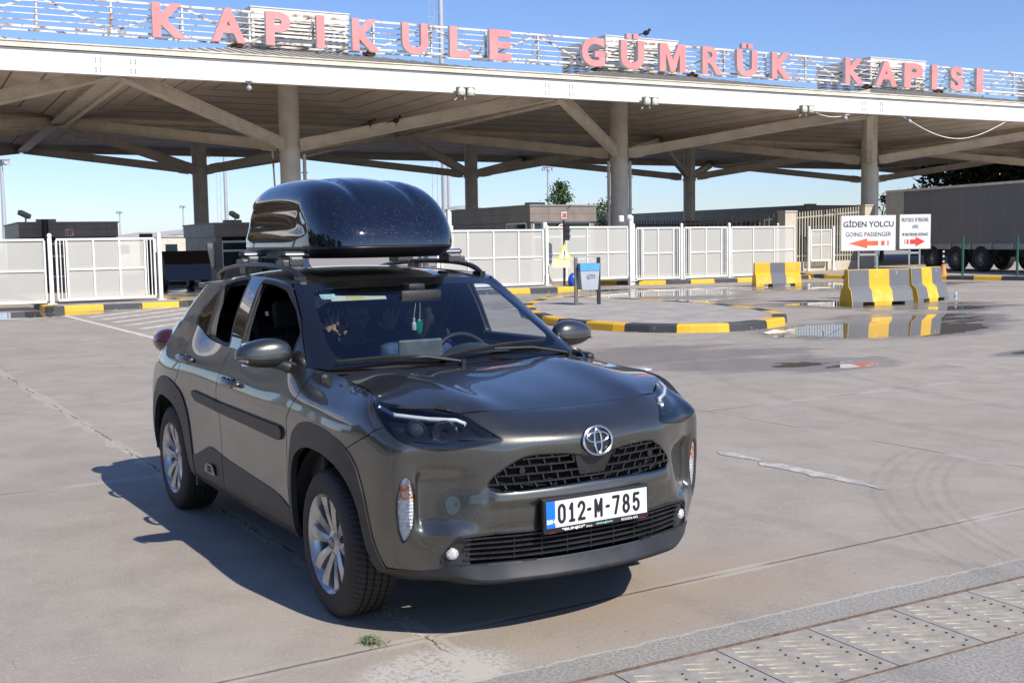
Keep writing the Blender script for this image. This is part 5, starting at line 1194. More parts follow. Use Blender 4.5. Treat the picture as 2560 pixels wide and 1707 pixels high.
wf=rc_poly([(-1.345,1.472),(-1.15,1.466),(-.975,1.440),(-.79,1.347),(-.62,1.235),(-.60,1.135),(-1.315,1.130)],.03)
wr1=rc_poly([(-1.572,1.485),(-1.81,1.468),(-2.015,1.438),(-1.985,1.30),(-1.930,1.150),(-1.728,1.132),(-1.545,1.132)],.025)
wr2=rc_poly([(-2.045,1.428),(-2.164,1.360),(-2.255,1.277),(-2.305,1.225),(-2.235,1.203),(-1.965,1.152),(-2.01,1.28)],.018)
allr=rc_poly([(-1.572,1.485),(-1.81,1.468),(-2.02,1.437),(-2.164,1.362),(-2.258,1.277),(-2.315,1.222),(-2.235,1.198),(-1.95,1.145),(-1.728,1.128),(-1.545,1.128)],.02)
apil=[(-.2,1.6),(-1.06,1.6),(-.985,1.475),(-.86,1.40),(-.70,1.30),(-.45,1.115),(-.40,1.0),(-.2,1.0)]
Cs.cut(lambda p:sdf_poly(apil,xz(p)),'a_pillar','door_frame',lambda C:(C[:,1]>.5)&(C[:,0]>-1.15))
Cs.cut(lambda p:sdf_line([(-1.06,1.5),(-.985,1.475),(-.86,1.40),(-.70,1.30),(-.45,1.115)],xz(p),.0022),'gap',['door_frame','a_pillar'],lambda C:C[:,0]>-1.1)
Cs.cut(lambda p:sdf_poly(wf,xz(p))-.018,'window_seal','door_frame',sideC); Cs.cut(lambda p:sdf_poly(allr,xz(p))-.020,'window_seal','door_frame',sideC)
Cs.cut(lambda p:sdf_poly([(-1.36,1.6),(-1.56,1.6),(-1.535,1.0),(-1.33,1.0)],xz(p)),'b_pillar',['door_frame'],lambda C:sideC(C)&(C[:,2]<1.492))
Cs.cut(lambda p:sdf_line([(-1.464,1.6),(-1.462,1.0)],xz(p),.0022),'gap',['door_frame','b_pillar','window_seal'],sideC)
Cs.cut(lambda p:sdf_poly(wf,xz(p)),'front_window','window_seal',sideC); Cs.cut(lambda p:sdf_poly(wr1,xz(p)),'rear_window','window_seal',sideC); Cs.cut(lambda p:sdf_poly(wr2,xz(p)),'quarter_glass','window_seal',sideC)
Cs.cut(lambda p:sdf_poly([(-2.19,1.0),(-2.30,1.19),(-2.345,1.24),(-2.27,1.33),(-2.15,1.43),(-2.0,1.478),(-1.0,1.7),(-4,1.7),(-4,1.0)],xz(p)),'roof_quarter','door_frame',lambda C:C[:,1]>.3)
Cs.cut(lambda p:sdf_line([(-2.19,1.0),(-2.30,1.19),(-2.345,1.24),(-2.27,1.33),(-2.15,1.43),(-2.02,1.479)],xz(p),.002),'gap',['door_frame','roof_quarter'],lambda C:C[:,1]>.3)
rw=rc_poly([(-.3,1.19),(.46,1.19),(.50,1.24),(.44,1.40),(-.3,1.41)],.03)
Cs.cut(lambda p:sdf_poly(rw,yz(p)),'rear_screen',['door_frame','roof_quarter'],lambda C:C[:,0]<-2.7)
Cs.cut(lambda p:p[:,0]*0-1,'roof_quarter','door_frame',lambda C:(C[:,0]<-2.5))
# ---- shell D roof ----
V,N,T=grid_tris(GD)
if N[:,2].mean()<0: T=T[:,::-1]; N=-N
D_=Shell(V,N,T,'roof')
pano=rc_poly([(-1.01,-.3),(-1.01,.20),(-1.035,.40),(-1.10,.435),(-1.9,.43),(-1.95,.38),(-1.95,-.3)],.04)
D_.cut(lambda p:sdf_poly(pano,xy(p)),'sunroof','roof')
def both(sh,labs,name,m,parent,rim=.012,push=0,single=True):
    V,N,T=sh.sub(labs)
    if len(T)==0: return None
    V2=V*[1,-1,1];N2=N*[1,-1,1];T2=T[:,::-1]+len(V)
    Va=np.concatenate([V,V2]);Na=np.concatenate([N,N2]);Ta=np.concatenate([T,T2])
    # weld centre line
    c=np.where(np.abs(V[:,1])<1e-5)[0]; Ta2=Ta.copy()
    if len(c): mp=np.arange(len(Va)); mp[c+len(V)]=c; Ta2=mp[Ta]; Na[c,1]=0; Na[c]/=np.linalg.norm(Na[c],axis=1)[:,None]
    return mesh_from(name,Va,Na,Ta2,m,parent,rim,1,push)
def half(sh,labs,name,m,parent,s,rim=.012,push=0):
    V,N,T=sh.sub(labs)
    return mesh_from(name,V,N,T,m,parent,rim,s,push) if len(T) else None

def comps(V,N,T):
    par=np.arange(len(V))
    while True:
        m_=par[T].min(1); old=par.copy(); 
        for c in range(3): np.minimum.at(par,T[:,c],m_)
        par=par[par]
        if (par==old).all(): break
    r=par[T[:,0]]; out=[]
    for k in np.unique(r):
        T1=T[r==k]; vi,inv=np.unique(T1,return_inverse=True); out.append((V[vi],N[vi],inv.reshape(-1,3)))
    return out
def weld(V,N,T):
    k=np.round(V/1e-5).astype(np.int64); _,i,inv=np.unique(k,axis=0,return_index=True,return_inverse=True); return V[i],N[i],inv.ravel()[T]
for s in (-1,1):
    for V,N,T in comps(*A.sub('body')):
        if len(T)<60: continue
        mesh_from('front_fender' if V[:,0].mean()>-.9 else 'rear_quarter_panel',V,N,T,PAINT,car,.012,s)
fb=both(A,'front_bumper','front_bumper',PAINT,car)
both(A,'front_lip','front_lip',PLA,fb,.02,.006); both(A,'rear_valance','rear_valance',PLA,car,.02)
both(B_,'bonnet','bonnet',PAINT,car,.016)
both(D_,'roof','roof',PAINT,car,.01); both(D_,'sunroof','sunroof',GLO,car,.01,-.001)
wb=both(Cs,'windscreen_border','windscreen_border',GLO,car,.005); both(Cs,'windscreen','windscreen',GLASS,car,0)
both(Cs,'roof_quarter','tailgate_pillar',PAINT,car,.02); both(Cs,'rear_screen','rear_screen',GTINT,car,0); [half(Cs,'a_pillar','a_pillar',GLO,car,s,.01) for s in (-1,1)]
both(A,'grille_surround','grille_surround',GLO,fb,.05)
for s in (-1,1):
    sn='right' if s<0 else 'left'
    for V,N,T in comps(*A.sub('wheel_arch_trim')):
        if len(T)>40: mesh_from('wheel_arch_trim',V,N,T,PLA,car,.03,s,.007)
    for dn,win in (('front','front_window'),('rear','rear_window')):
        d=half(A,'body@'+dn,dn+'_door',PAINT,car,s,.02)
        tag(d,dn+' door on the '+('near' if s<0 else 'far')+' side, window lowered')
        half(A,'sill_cladding@'+dn,'sill_cladding',PLA,d,s,.02,.004)
        half(A,'m@'+dn,'door_moulding',PLA,d,s,.014,.013)
    half(A,'sill_cladding','sill_cladding',PLA,car,s,.02,.004)
    # door frames split by B pillar
    V,N,T=Cs.sub('door_frame'); Cc=V[T].mean(1)
    for dn,sel in (('front',Cc[:,0]>-1.463),('rear',Cc[:,0]<=-1.463)):
        T1=T[sel]; vi,inv=np.unique(T1,return_inverse=True); mesh_from('door_frame',V[vi],N[vi],inv.reshape(-1,3),PAINT,car,.035,s)
    half(Cs,'window_seal','window_seal',TRIM,car,s,.03,.001); half(Cs,'b_pillar','b_pillar',GLO,car,s,.02)
    half(Cs,'quarter_glass','quarter_glass',GTINT,car,s,0)
    if s>0: half(Cs,'rear_window','rear_window',GTINT,car,s,0)
    # lamps
    hb=half(A,'headlight_seal','headlight_seal',TRIM,car,s,.02,-.001)
    h=half(A,'headlight','headlight',LENSM,car,s,0,0)
    V,N,T=A.sub('headlight'); bk=V-N*.001; 
    # housing bowl: pushed in away from the rim
    e=np.concatenate([T[:,[0,1]],T[:,[1,2]],T[:,[2,0]]]); key=np.sort(e,1); _,iv,ct=np.unique(key,axis=0,return_inverse=True,return_counts=True); bd=np.unique(e[ct[iv.ravel()]==1])
    dist=np.array([np.min(np.linalg.norm(V[bd]-p,axis=1)) for p in V]); dep=.05*sst(dist,.002,.03)+.006
    Vb=V-np.array([1,0,0])*dep[:,None]*.9-N*dep[:,None]*.3
    mesh_from('housing',Vb,N,T,mat('lamp_housing',(.012,.013,.016),.25,.3,0) if s<0 else bpy.data.materials['lamp_housing'],h,0,s)
    def sp(y,z,xx,dx=0): return (xx-dx,s*y,z)
    q=MB(); pts=[(.375,.749,.990),(.420,.737,.977),(.466,.722,.964),(.52,.675,.958),(.578,.623,.952),(.655,.535,.948),(.690,.510,.935)]
    for a,b in zip(pts[:-1],pts[1:]): q.tube([(a[0]-.012,s*a[1]*.996,a[2]-.004),(b[0]-.012,s*b[1]*.996,b[2]-.004)],.0095,8)
    q.build('daytime_light_strip',mat('light_guide',(.85,.87,.92),.2,0,0) if s<0 else bpy.data.materials['light_guide'],h)
    q=MB(); c=Vector((.583,s*.692,.905)); ax=Vector((.80,s*.45,.10)).normalized(); c=c-ax*.035
    q.lathe([(0,.022),(.018,.02),(.030,.010),(.036,-.005)],c,ax,24); q.build('projector',mat('projector_glass',(.05,.06,.09),.03,.2,0) if s<0 else bpy.data.materials['projector_glass'],h)
    q=MB(); q.lathe([(.036,-.004),(.040,.0),(.044,-.004),(.046,-.02)],c,ax,24); q.lathe([(.02,-.01),(.05,.0),(.058,-.01)],Vector((.665,s*.60,.895))-ax*.03,ax,24)
    q.bar(Vector((.70,s*.54,.885)),Vector((.735,s*.48,.880)),.012,.02); q.bar(Vector((.60,s*.70,.875)),Vector((.68,s*.60,.868)),.01,.012)
    q.build('bezel',mat('lamp_bezel',(.10,.105,.115),.25,.8,0) if s<0 else bpy.data.materials['lamp_bezel'],h)
    # corner lamp
    half(A,'corner_lamp_seal','corner_lamp_trim',CHR if False else TRIM,fb,s,.02)
    cl2=half(A,'corner_lamp','corner_lamp',LENSC,fb,s,0)
    V,N,T=A.sub('corner_lamp'); g=NG('corner_lamp_reflector') if s<0 else None
    if g:
        v=g.obj(); x,y,z=g.xyz(v); f=g.noise(g.scl(v,(1,1,1)),55,3,.7); amb=g.math('MULTIPLY',g.ramp(z,.63,.64),g.ramp(z,.705,.695)); rib=g.ramp(g.math('SINE',g.math('MULTIPLY',z,420)),-.2,.5)
        g.set(col=g.mix(g.math('MULTIPLY',amb,g.ramp(f,.42,.55)),g.mix(g.ramp(f,.35,.6),(.60,.61,.63),(.95,.95,.96)),(.80,.20,.03)),rough=.2,metal=.25); g.bump(g.math('ADD',rib,f),.5,.004); CLM=g.m
    mesh_from('reflector',V-N*.012,N,T,CLM,cl2,0,s)
    # fog lamp
    q=MB(); c=Vector((.712,s*.600,.410)); ax=Vector((.9,s*.42,-.02)).normalized(); q.lathe([(0,.014),(.012,.013),(.022,.008),(.027,.0),(.029,-.01)],c,ax,24); q.build('fog_lamp',FOGM,fb)
    # parking sensor rings
    q=MB(); c=Vector((surfx(.655,.680),s*.655,.680)); q.lathe([(.0,.002),(.007,.002),(.008,.0005)],c,Vector((.85,s*.5,.05)).normalized(),16); q.build('parking_sensor',PAINT,fb)
# ---- grilles ----
gm=MB()
def inpoly(P,y,z): return sdf_poly(P,np.array([[abs(y),z]]))[0]
GRL=plast('grille_plastic',(.016,.016,.018),.38,.1)
# staggered three row lattice of horizontal bars with hooked uprights
for r_,z in enumerate((.690,.725,.760,.790)):
    ys=np.arange(-.47,.4701,.01); run=[]
    for y in list(ys)+[9]:
        ok=y<9 and inpoly(upg,y,z)<-.004 and not (abs(y)<.092-.03*(z<.73) and z>.70)
        if ok: run.append(y)
        elif len(run)>2:
            pts=[(surfx(a,z)-.010,a,z) for a in run]
            for a,b in zip(pts[:-1],pts[1:]): gm.bar(a,b,.020,.0055)
            run=[]
        else: run=[]
for r_,(z0_,z1_) in enumerate(((.668,.690),(.690,.725),(.725,.760),(.760,.790),(.790,.803))):
    for k in range(-8,9):
        y=(k+.5*(r_%2))*.066
        if inpoly(upg,y,(z0_+z1_)/2)<-.003 and not (abs(y)<.08 and z0_>.69):
            s=1 if y>0 else -1; x0=surfx(y,z0_); x1=surfx(y+s*.008,z1_)
            gm.bar((x0-.012,y,z0_),(x1-.012,y+s*.010,z1_),.016,.007,up=(0,1,0))
gr=gm.build('upper_grille',GRL,fb)
q=MB(); bp=[(-.10,.792),(-.05,.780),(0,.775),(.05,.780),(.10,.792),(.066,.703),(.058,.700),(-.058,.700),(-.066,.703)]
n=len(bp); q.add([(surfx(y,z)-.004,y,z) for y,z in bp]+[(surfx(y,z)-.03,y,z) for y,z in bp],[tuple(range(n))]+[(i,(i+1)%n,(i+1)%n+n,i+n) for i in range(n)]); q.build('radar_panel',plast('radar_cover',(.02,.02,.022),.3,.05),gr)
for s in (-1,1): q=MB(); c=Vector((surfx(.33,.742)-.004,s*.33,.742)); q.cyl(c-Vector((.02,0,0)),c,.014,16); q.build('grille_sensor',GLO,gr)
bk=MB(); bk.box((.70,0,.73),(.10,1.0,.22)); bk.box((.68,0,.42),(.06,1.2,.16)); bk.build('grille_backing',INN,car)
lg=MB()
for i,z in enumerate((.385,.407,.429,.451,.473)):
    e_=.555+.012*((z-.36)/.12)
    if i in (1,3): e_-=.012
    ys=np.linspace(-e_,e_,61)
    for a,b in zip(ys[:-1],ys[1:]): lg.bar((surfx(a,z)-.012,a,z),(surfx(b,z)-.012,b,z),.022,.006)
for y in np.linspace(-.36,.36,7): lg.bar((surfx(y,.38)-.016,y,.372),(surfx(y,.48)-.016,y,.484),.010,.004,up=(0,1,0))
lg.build('lower_grille',GRL,fb)
# lower grille surround: recessed pockets around the fogs
V,N,T=A.sub('lower_grille_opening'); Cc=V[T].mean(1)
sel=(np.abs(Cc[:,1])>.535); T1=T[sel]; vi,inv=np.unique(T1,return_inverse=True)
for s in (-1,1): mesh_from('fog_pocket',V[vi]-np.array([.010,0,0]),N[vi],inv.reshape(-1,3),PLA,fb,.01,s)
for s in (-1,1):
    fr=MB(); lp=[p for p in lowg if p[0]>-.29]; 
    for a,b in zip(lp[:-1],lp[1:]):
        if a[0]<0 or b[0]<0: continue
        fr.bar((surfx(a[0],a[1])+.001,s*a[0],a[1]),(surfx(b[0],b[1])+.001,s*b[0],b[1]),.012,.007)
    fr.build('lower_grille_frame',PLA,fb)

# ---- badge ----
bc=Vector((surfx(0,.842)+.004,0,.842)); bn_=Vector((.985,0,.17)).normalized(); bu=Vector((-.17,0,.985)).normalized(); bY=Vector((0,1,0))
def ell(cx,cy,rx,ry,w,mb,h=.004,n=48,t0=0,t1=2*math.pi):
    pts=[bc+bn_*h+bY*(cx+rx*math.cos(t))+bu*(cy+ry*math.sin(t)) for t in np.linspace(t0,t1,n+1)[:-1]]; mb.tube(pts,w,8,closed=True)
q=MB(); q.lathe([(0,.002),(.060,.001),(.072,-.004),(.074,-.012)],bc,bn_,40,rad=bY); bd_=q.build('badge_backing',mat('badge_dark',(.015,.016,.018),.3,0,0),fb)
for vtx in bd_.data.vertices: vtx.co=vtx.co+bu*(vtx.co-bc).dot(bu)*(-.16)
q=MB(); ell(0,0,.0715,.0590,.0060,q); ell(0,.014,.053,.0215,.0052,q); ell(0,-.003,.0175,.051,.0050,q,.0045); q.build('badge_rings',CHR,bd_)
# ---- number plate ----
np_=MB(); pc=Vector((.893,0,.556)); pn=Vector((1,0,.02)).normalized(); pu=Vector((-.02,0,1)).normalized(); pX=Vector((0,1,0))
np_.box(pc-pn*.012-pu*.006,(.024,.542,.148),(pn,pX,pu),.006); pf=np_.build('number_plate_frame',plast('plate_holder',(.014,.014,.015),.35,.05),fb)
q=MB(); q.box(pc+pn*.001,(.004,.520,.110),(pn,pX,pu)); pl_=q.build('number_plate',mat('plate_white_reflective',(.72,.72,.71),.35,0,.02),pf)
q=MB(); q.box(pc+pn*.0035-pX*.238,(.003,.044,.110),(pn,pX,pu)); q.build('blue_band',mat('plate_blue',(.01,.17,.62),.35,0,.05),pl_)
# face is seen from +x : text runs towards +y? viewer sees image-left = -y
q=MB(); BK2=mat('plate_black_ink',(.012,.012,.014),.5)
for ch,yc,w_ in (('0',-.183,.040),('1',-.133,.030),('2',-.084,.040),('-',-.045,.020),('M',.003,.042),('-',.051,.020),('7',.094,.040),('8',.148,.040),('5',.202,.040)):
    stroke(q,GLY[ch],pc+pn*.0035+pX*yc,pX,pu,w_-.008,.070,.0125)
q.build('registration',BK2,pl_,fix=False)
q=MB(); put_text(q,'BIH',pc+pn*.0052-pX*.238-pu*.028,pX,pu,.03,.0005,.0008,fitw=.040,fith=.019); q.build('country_code',SW,pl_)
q=MB(); put_text(q,'"BUNJO"',pc+pn*.003-pX*.125-pu*.0685,pX,pu,.02,.0005,.0008,fitw=.115,fith=.014); put_text(q,'d.o.o.',pc+pn*.003-pX*.045-pu*.0695,pX,pu,.02,.0005,.0002,fitw=.032,fith=.009); put_text(q,'033/203-472',pc+pn*.003+pX*.165-pu*.0675,pX,pu,.02,.0005,.0003,fitw=.088,fith=.0095); q.build('dealer_lettering',SW,pf)
q=MB(); put_text(q,'SARAJEVO',pc+pn*.003+pX*.033-pu*.068,pX,pu,.02,.0005,.0003,fitw=.085,fith=.010); q.build('dealer_town_lettering',mat('pale_green_ink',(.45,.8,.65),.5),pf)
q=MB(); 
for s in (-.232,.232): put_text(q,'TOYOTA',pc+pn*.003+pX*s-pu*.0745,pX,pu,.02,.0005,.0003,fitw=.034,fith=.006)
q.build('red_lettering',mat('red_ink',(.5,.02,.02),.5),pf)
# ---- wheels ----
def tyre_mat():
    g=NG('tyre_rubber'); v=g.obj(); x,y,z=g.xyz(v); an=g.math('ARCTAN2',z,x); ay=g.math('ABSOLUTE',y); r=g.math('SQRT',g.math('ADD',g.math('MULTIPLY',x,x),g.math('MULTIPLY',z,z)))
    s1=g.ramp(g.math('SINE',g.math('MULTIPLY',g.math('ADD',an,g.math('MULTIPLY',y,.9)),74)),.35,.6); tread=g.ramp(r,.318,.326)
    s2=g.math('MULTIPLY',s1,tread); side=g.ramp(g.math('ABSOLUTE',g.math('SUBTRACT',r,.272)),.002,.004,1,0)
    nz=g.noise(v,30,4,.6); c=g.mix(g.math('MULTIPLY',s2,.8),g.mix(nz,(.018,.017,.016),(.036,.033,.030)),(.004,.004,.004)); g.set(col=c,rough=.72)
    b=g.n('Bump'); b.inputs['Strength'].default_value=1; b.inputs['Distance'].default_value=.006; g.l(g.math('SUBTRACT',g.math('MULTIPLY',side,.12),s2),b.inputs['Height']); g.l(b.outputs[0],g.p.inputs['Normal']); return g.m
TY=tyre_mat(); DISC=mat('brake_disc',(.25,.24,.23),.35,.8,.2)
def make_wheel(loc,s,steer=0):
    w=bpy.data.objects.new('wheel',None); COL.objects.link(w); w.parent=car; w.location=loc; w.rotation_euler=(0,0,steer)
    # local axis y ; outer face towards s*y
    o=(0,0,0); ax=(0,s,0)
    t=MB(); R=.3365
    prof=[(.205,-.095),(.225,-.112),(.27,-.117),(.305,-.110),(.325,-.096),(.333,-.082)]
    y=-.082
    for c_ in (-.052,-.018,.018,.052): prof+=[(R-.001,c_-.006),(R-.009,c_-.0045),(R-.009,c_+.0045),(R-.001,c_+.006)]
    prof+=[(.333,.082),(.325,.096),(.305,.110),(.27,.117),(.240,.116),(.225,.112),(.215,.100)]
    t.lathe(prof,o,ax,96); t.build('tyre',TY,w,smooth_angle=50)
    r=MB(); r.lathe([(.195,-.09),(.198,-.02),(.200,.05),(.203,.085),(.212,.100),(.221,.108),(.2245,.112),(.2245,.106)],o,ax,72)
    rm=r.build('rim',ALM,w)
    # spokes
    X=Vector((1,0,0)); Z=Vector((0,0,1)); Yv=Vector((0,s,0))
    def P3(rad,ang,off,h): d=X*math.cos(ang)+Z*math.sin(ang); e=-X*math.sin(ang)+Z*math.cos(ang); return d*rad+e*off+Yv*h
    sp_=MB()
    for k in range(5):
        a0=math.pi/2+k*2*math.pi/5
        for sgn in (-1,1):
            rows=[]
            for rad,off,wd,h in ((.030,.012,.018,.074),(.060,.020,.0175,.078),(.095,.030,.0205,.086),(.135,.041,.0255,.094),(.175,.052,.034,.099),(.206,.060,.042,.102)):
                a=a0; c=off*sgn; 
                rows.append([P3(rad,a,c-wd,h-.030),P3(rad,a,c-wd,h-.007),P3(rad,a,c-sgn*wd*.15,h+.002),P3(rad,a,c+wd,h-.007),P3(rad,a,c+wd,h-.030)])
            vs=[p for r_ in rows for p in r_]; fs=[]
            for i in range(len(rows)-1):
                for j in range(4): fs.append((i*5+j,i*5+j+1,(i+1)*5+j+1,(i+1)*5+j))
            sp_.add(vs,fs,False)
    for k in range(5):
        a0=math.pi/2+k*2*math.pi/5; rows=[]
        for rad,off,h in ((.045,.015,.060),(.095,.026,.064),(.145,.038,.068),(.205,.055,.076)): rows.append([P3(rad,a0,-off,h-.004),P3(rad,a0,0,h-.012),P3(rad,a0,off,h-.004)])
        vs=[p for r_ in rows for p in r_]; sp_.add(vs,[(i*3+j,i*3+j+1,(i+1)*3+j+1,(i+1)*3+j) for i in range(3) for j in range(2)],True)
    sp_.lathe([(.030,.084),(.045,.080),(.062,.072),(.066,.040)],o,ax,40)
    sp_.build('spokes',ALM,rm,smooth_angle=30)
    h=MB(); h.lathe([(0,.086),(.024,.086),(.0285,.083),(.029,.070)],o,ax,28); hc=h.build('hub_cap',mat('hub_cap_dark',(.03,.03,.033),.3,.2,0) if 'hub_cap_dark' not in bpy.data.materials else bpy.data.materials['hub_cap_dark'],rm)
    h=MB(); hp=lambda cx,cz,rx,rz:[Vector((cx+rx*math.cos(t),s*.0872,cz+rz*math.sin(t))) for t in np.linspace(0,2*math.pi,25)[:-1]]
    h.tube(hp(0,0,.019,.0155),.0013,5,closed=True); h.tube(hp(0,.0035,.014,.0055),.0011,5,closed=True); h.tube(hp(0,-.001,.0045,.0135),.0011,5,closed=True); h.tube(hp(0,0,.0275,.0275),.0014,6,closed=True); h.build('hub_emblem',CHR,hc)
    h=MB()
    for k in range(5): a=math.pi/2+math.pi/5+k*2*math.pi/5; c=P3(.050,a,0,.060); h.cyl(c,c+Yv*.014,.0105,6)
    h.build('wheel_nuts',CHR,rm)
    h=MB(); h.lathe([(.05,.02),(.145,.02),(.148,.008),(.05,.008)],o,ax,40); h.lathe([(0,.0),(.195,.0)],o,ax,40); h.build('brake_disc',DISC,w)
    h=MB(); h.box((-.11,s*.015,.07),(.06,.05,.13),None,.01); h.build('brake_caliper',TRIM,w)
for lx,st in ((0,R_(-1.5)),(-2.56,0)):
    for s in (-1,1): make_wheel((lx,s*.748,.335),s,st)
# wheel wells + under body
LIN=mat('liner_felt',(.012,.012,.012),.95)
for lx in (-.0,-2.56):
    for s in (-1,1):
        wm=MB(); n=22; vs=[]; 
        for i in range(n+1):
            a=math.pi*(.02+.98*i/n); r=.435 if lx==0 else .425
            for y in (.845,.42): vs.append((lx-.01+r*math.cos(a)*1.0,s*y,.335+r*math.sin(a)))
        wm.add(vs,[(2*i,2*i+1,2*i+3,2*i+2) for i in range(n)],True)
        wm.add([(lx-.43,s*.42,.25),(lx+.43,s*.42,.25),(lx+.43,s*.42,.77),(lx-.43,s*.42,.77)],[(0,1,2,3)])
        wm.build('wheel_liner',LIN,car,fix=False)
ub=MB(); ub.box((-1.28,0,.27),(3.9,.84,.06)); ub.box((-1.28,0,.29),(1.62,1.60,.05)); ub.box((.42,0,.31),(.42,.84,.04)); ub.box((-1.5,.5,.25),(1.4,.12,.06)); ub.cyl((-.4,0,.22),(-2.9,0,.24),.035,10); ub.build('underbody',INN,car)
# mud flap behind near wheels
q=MB(); q.box((-2.09,-.74,.275),(.03,.2,.08)); q.build('air_deflector',TRIM,car)
# added dark shell inside the body sides, blocks light behind the panel gaps
V,N,T=grid_tris(GA); 
if N[len(N)//3].dot(V[len(N)//3]-np.array([-1.2,0,.6]))<0: T=T[:,::-1]; N=-N
LA=Shell(V-N*.022,N,T,'liner'); LA.cut(lambda p:sdf_poly(fi_,xz(p))-.02,'hole',None,lambda C:sidesel(C)&(C[:,1]>.66)); LA.cut(lambda p:sdf_poly(ri_,xz(p))-.02,'hole',None,lambda C:(C[:,1]>.6)&(C[:,0]<-1.9))
LA.cut(lambda p:sdf_poly(upg,yz(p))-.02,'hole',None,fx(.6)); LA.cut(lambda p:sdf_poly(lowg,yz(p))-.02,'hole',None,fx(.6)); LA.cut(lambda p:sdf_poly(hl,yz(p))-.01,'hole',None,fx(.3)); LA.cut(lambda p:sdf_poly(drl,yz(p))-.01,'hole',None,fx(.5))
both(LA,'liner','gap_backing_shell',INN,car,0)
V,N,T=B_.sub('bonnet'); LB=Shell(V-N*.018,N,T,'l'); both(LB,'l','bonnet_gap_backing',INN,car,0)  # added dark backing under the bonnet, keeps its shut lines black
# ---- cowl, wipers ----
q=MB()
for i in range(20):
    y0=-.70+1.4*i/20; y1=-.70+1.4*(i+1)/20
    f=lambda y:-.17-.13*(abs(y)/.70)**2.2
    z=lambda y:1.052+.012*(abs(y)/.7)
    q.add([(f(y0)+.035,y0,z(y0)),(f(y1)+.035,y1,z(y1)),(f(y1)-.10,y1,z(y1)+.018),(f(y0)-.10,y0,z(y0)+.018)],[(0,1,2,3)])
q.build('cowl_panel',TRIM,car)
def wiper(pivot,arm_end,b0,b1,lab):
    w=MB(); w.cyl(Vector(pivot)-Vector((0,0,.02)),Vector(pivot)+Vector((0,0,.012)),.016,12); w.tube([pivot,Vector(pivot).lerp(Vector(arm_end),.5)+Vector((.004,0,.018)),arm_end],[.009,.008,.006],8)
    wo=w.build('wiper',TRIM,car)
    b=MB(); a=Vector(b0); c=Vector(b1); n=12; up=Vector((.45,0,.89))
    for i in range(n):
        t0=i/n;t1=(i+1)/n; h=.026-.012*abs(t0-.5)*2
        p0=a.lerp(c,t0)+up*.012*math.sin(math.pi*t0); p1=a.lerp(c,t1)+up*.012*math.sin(math.pi*t1); b.bar(p0,p1,.016,h,up=up)
    b.build('wiper_blade',PLA,wo)
wiper((-.215,-.02,1.085),(-.262,-.40,1.118),(-.290,-.665,1.118),(-.235,-.10,1.104),'')
wiper((-.215,.62,1.088),(-.245,.18,1.135),(-.245,-.12,1.112),(-.300,.52,1.150),'')
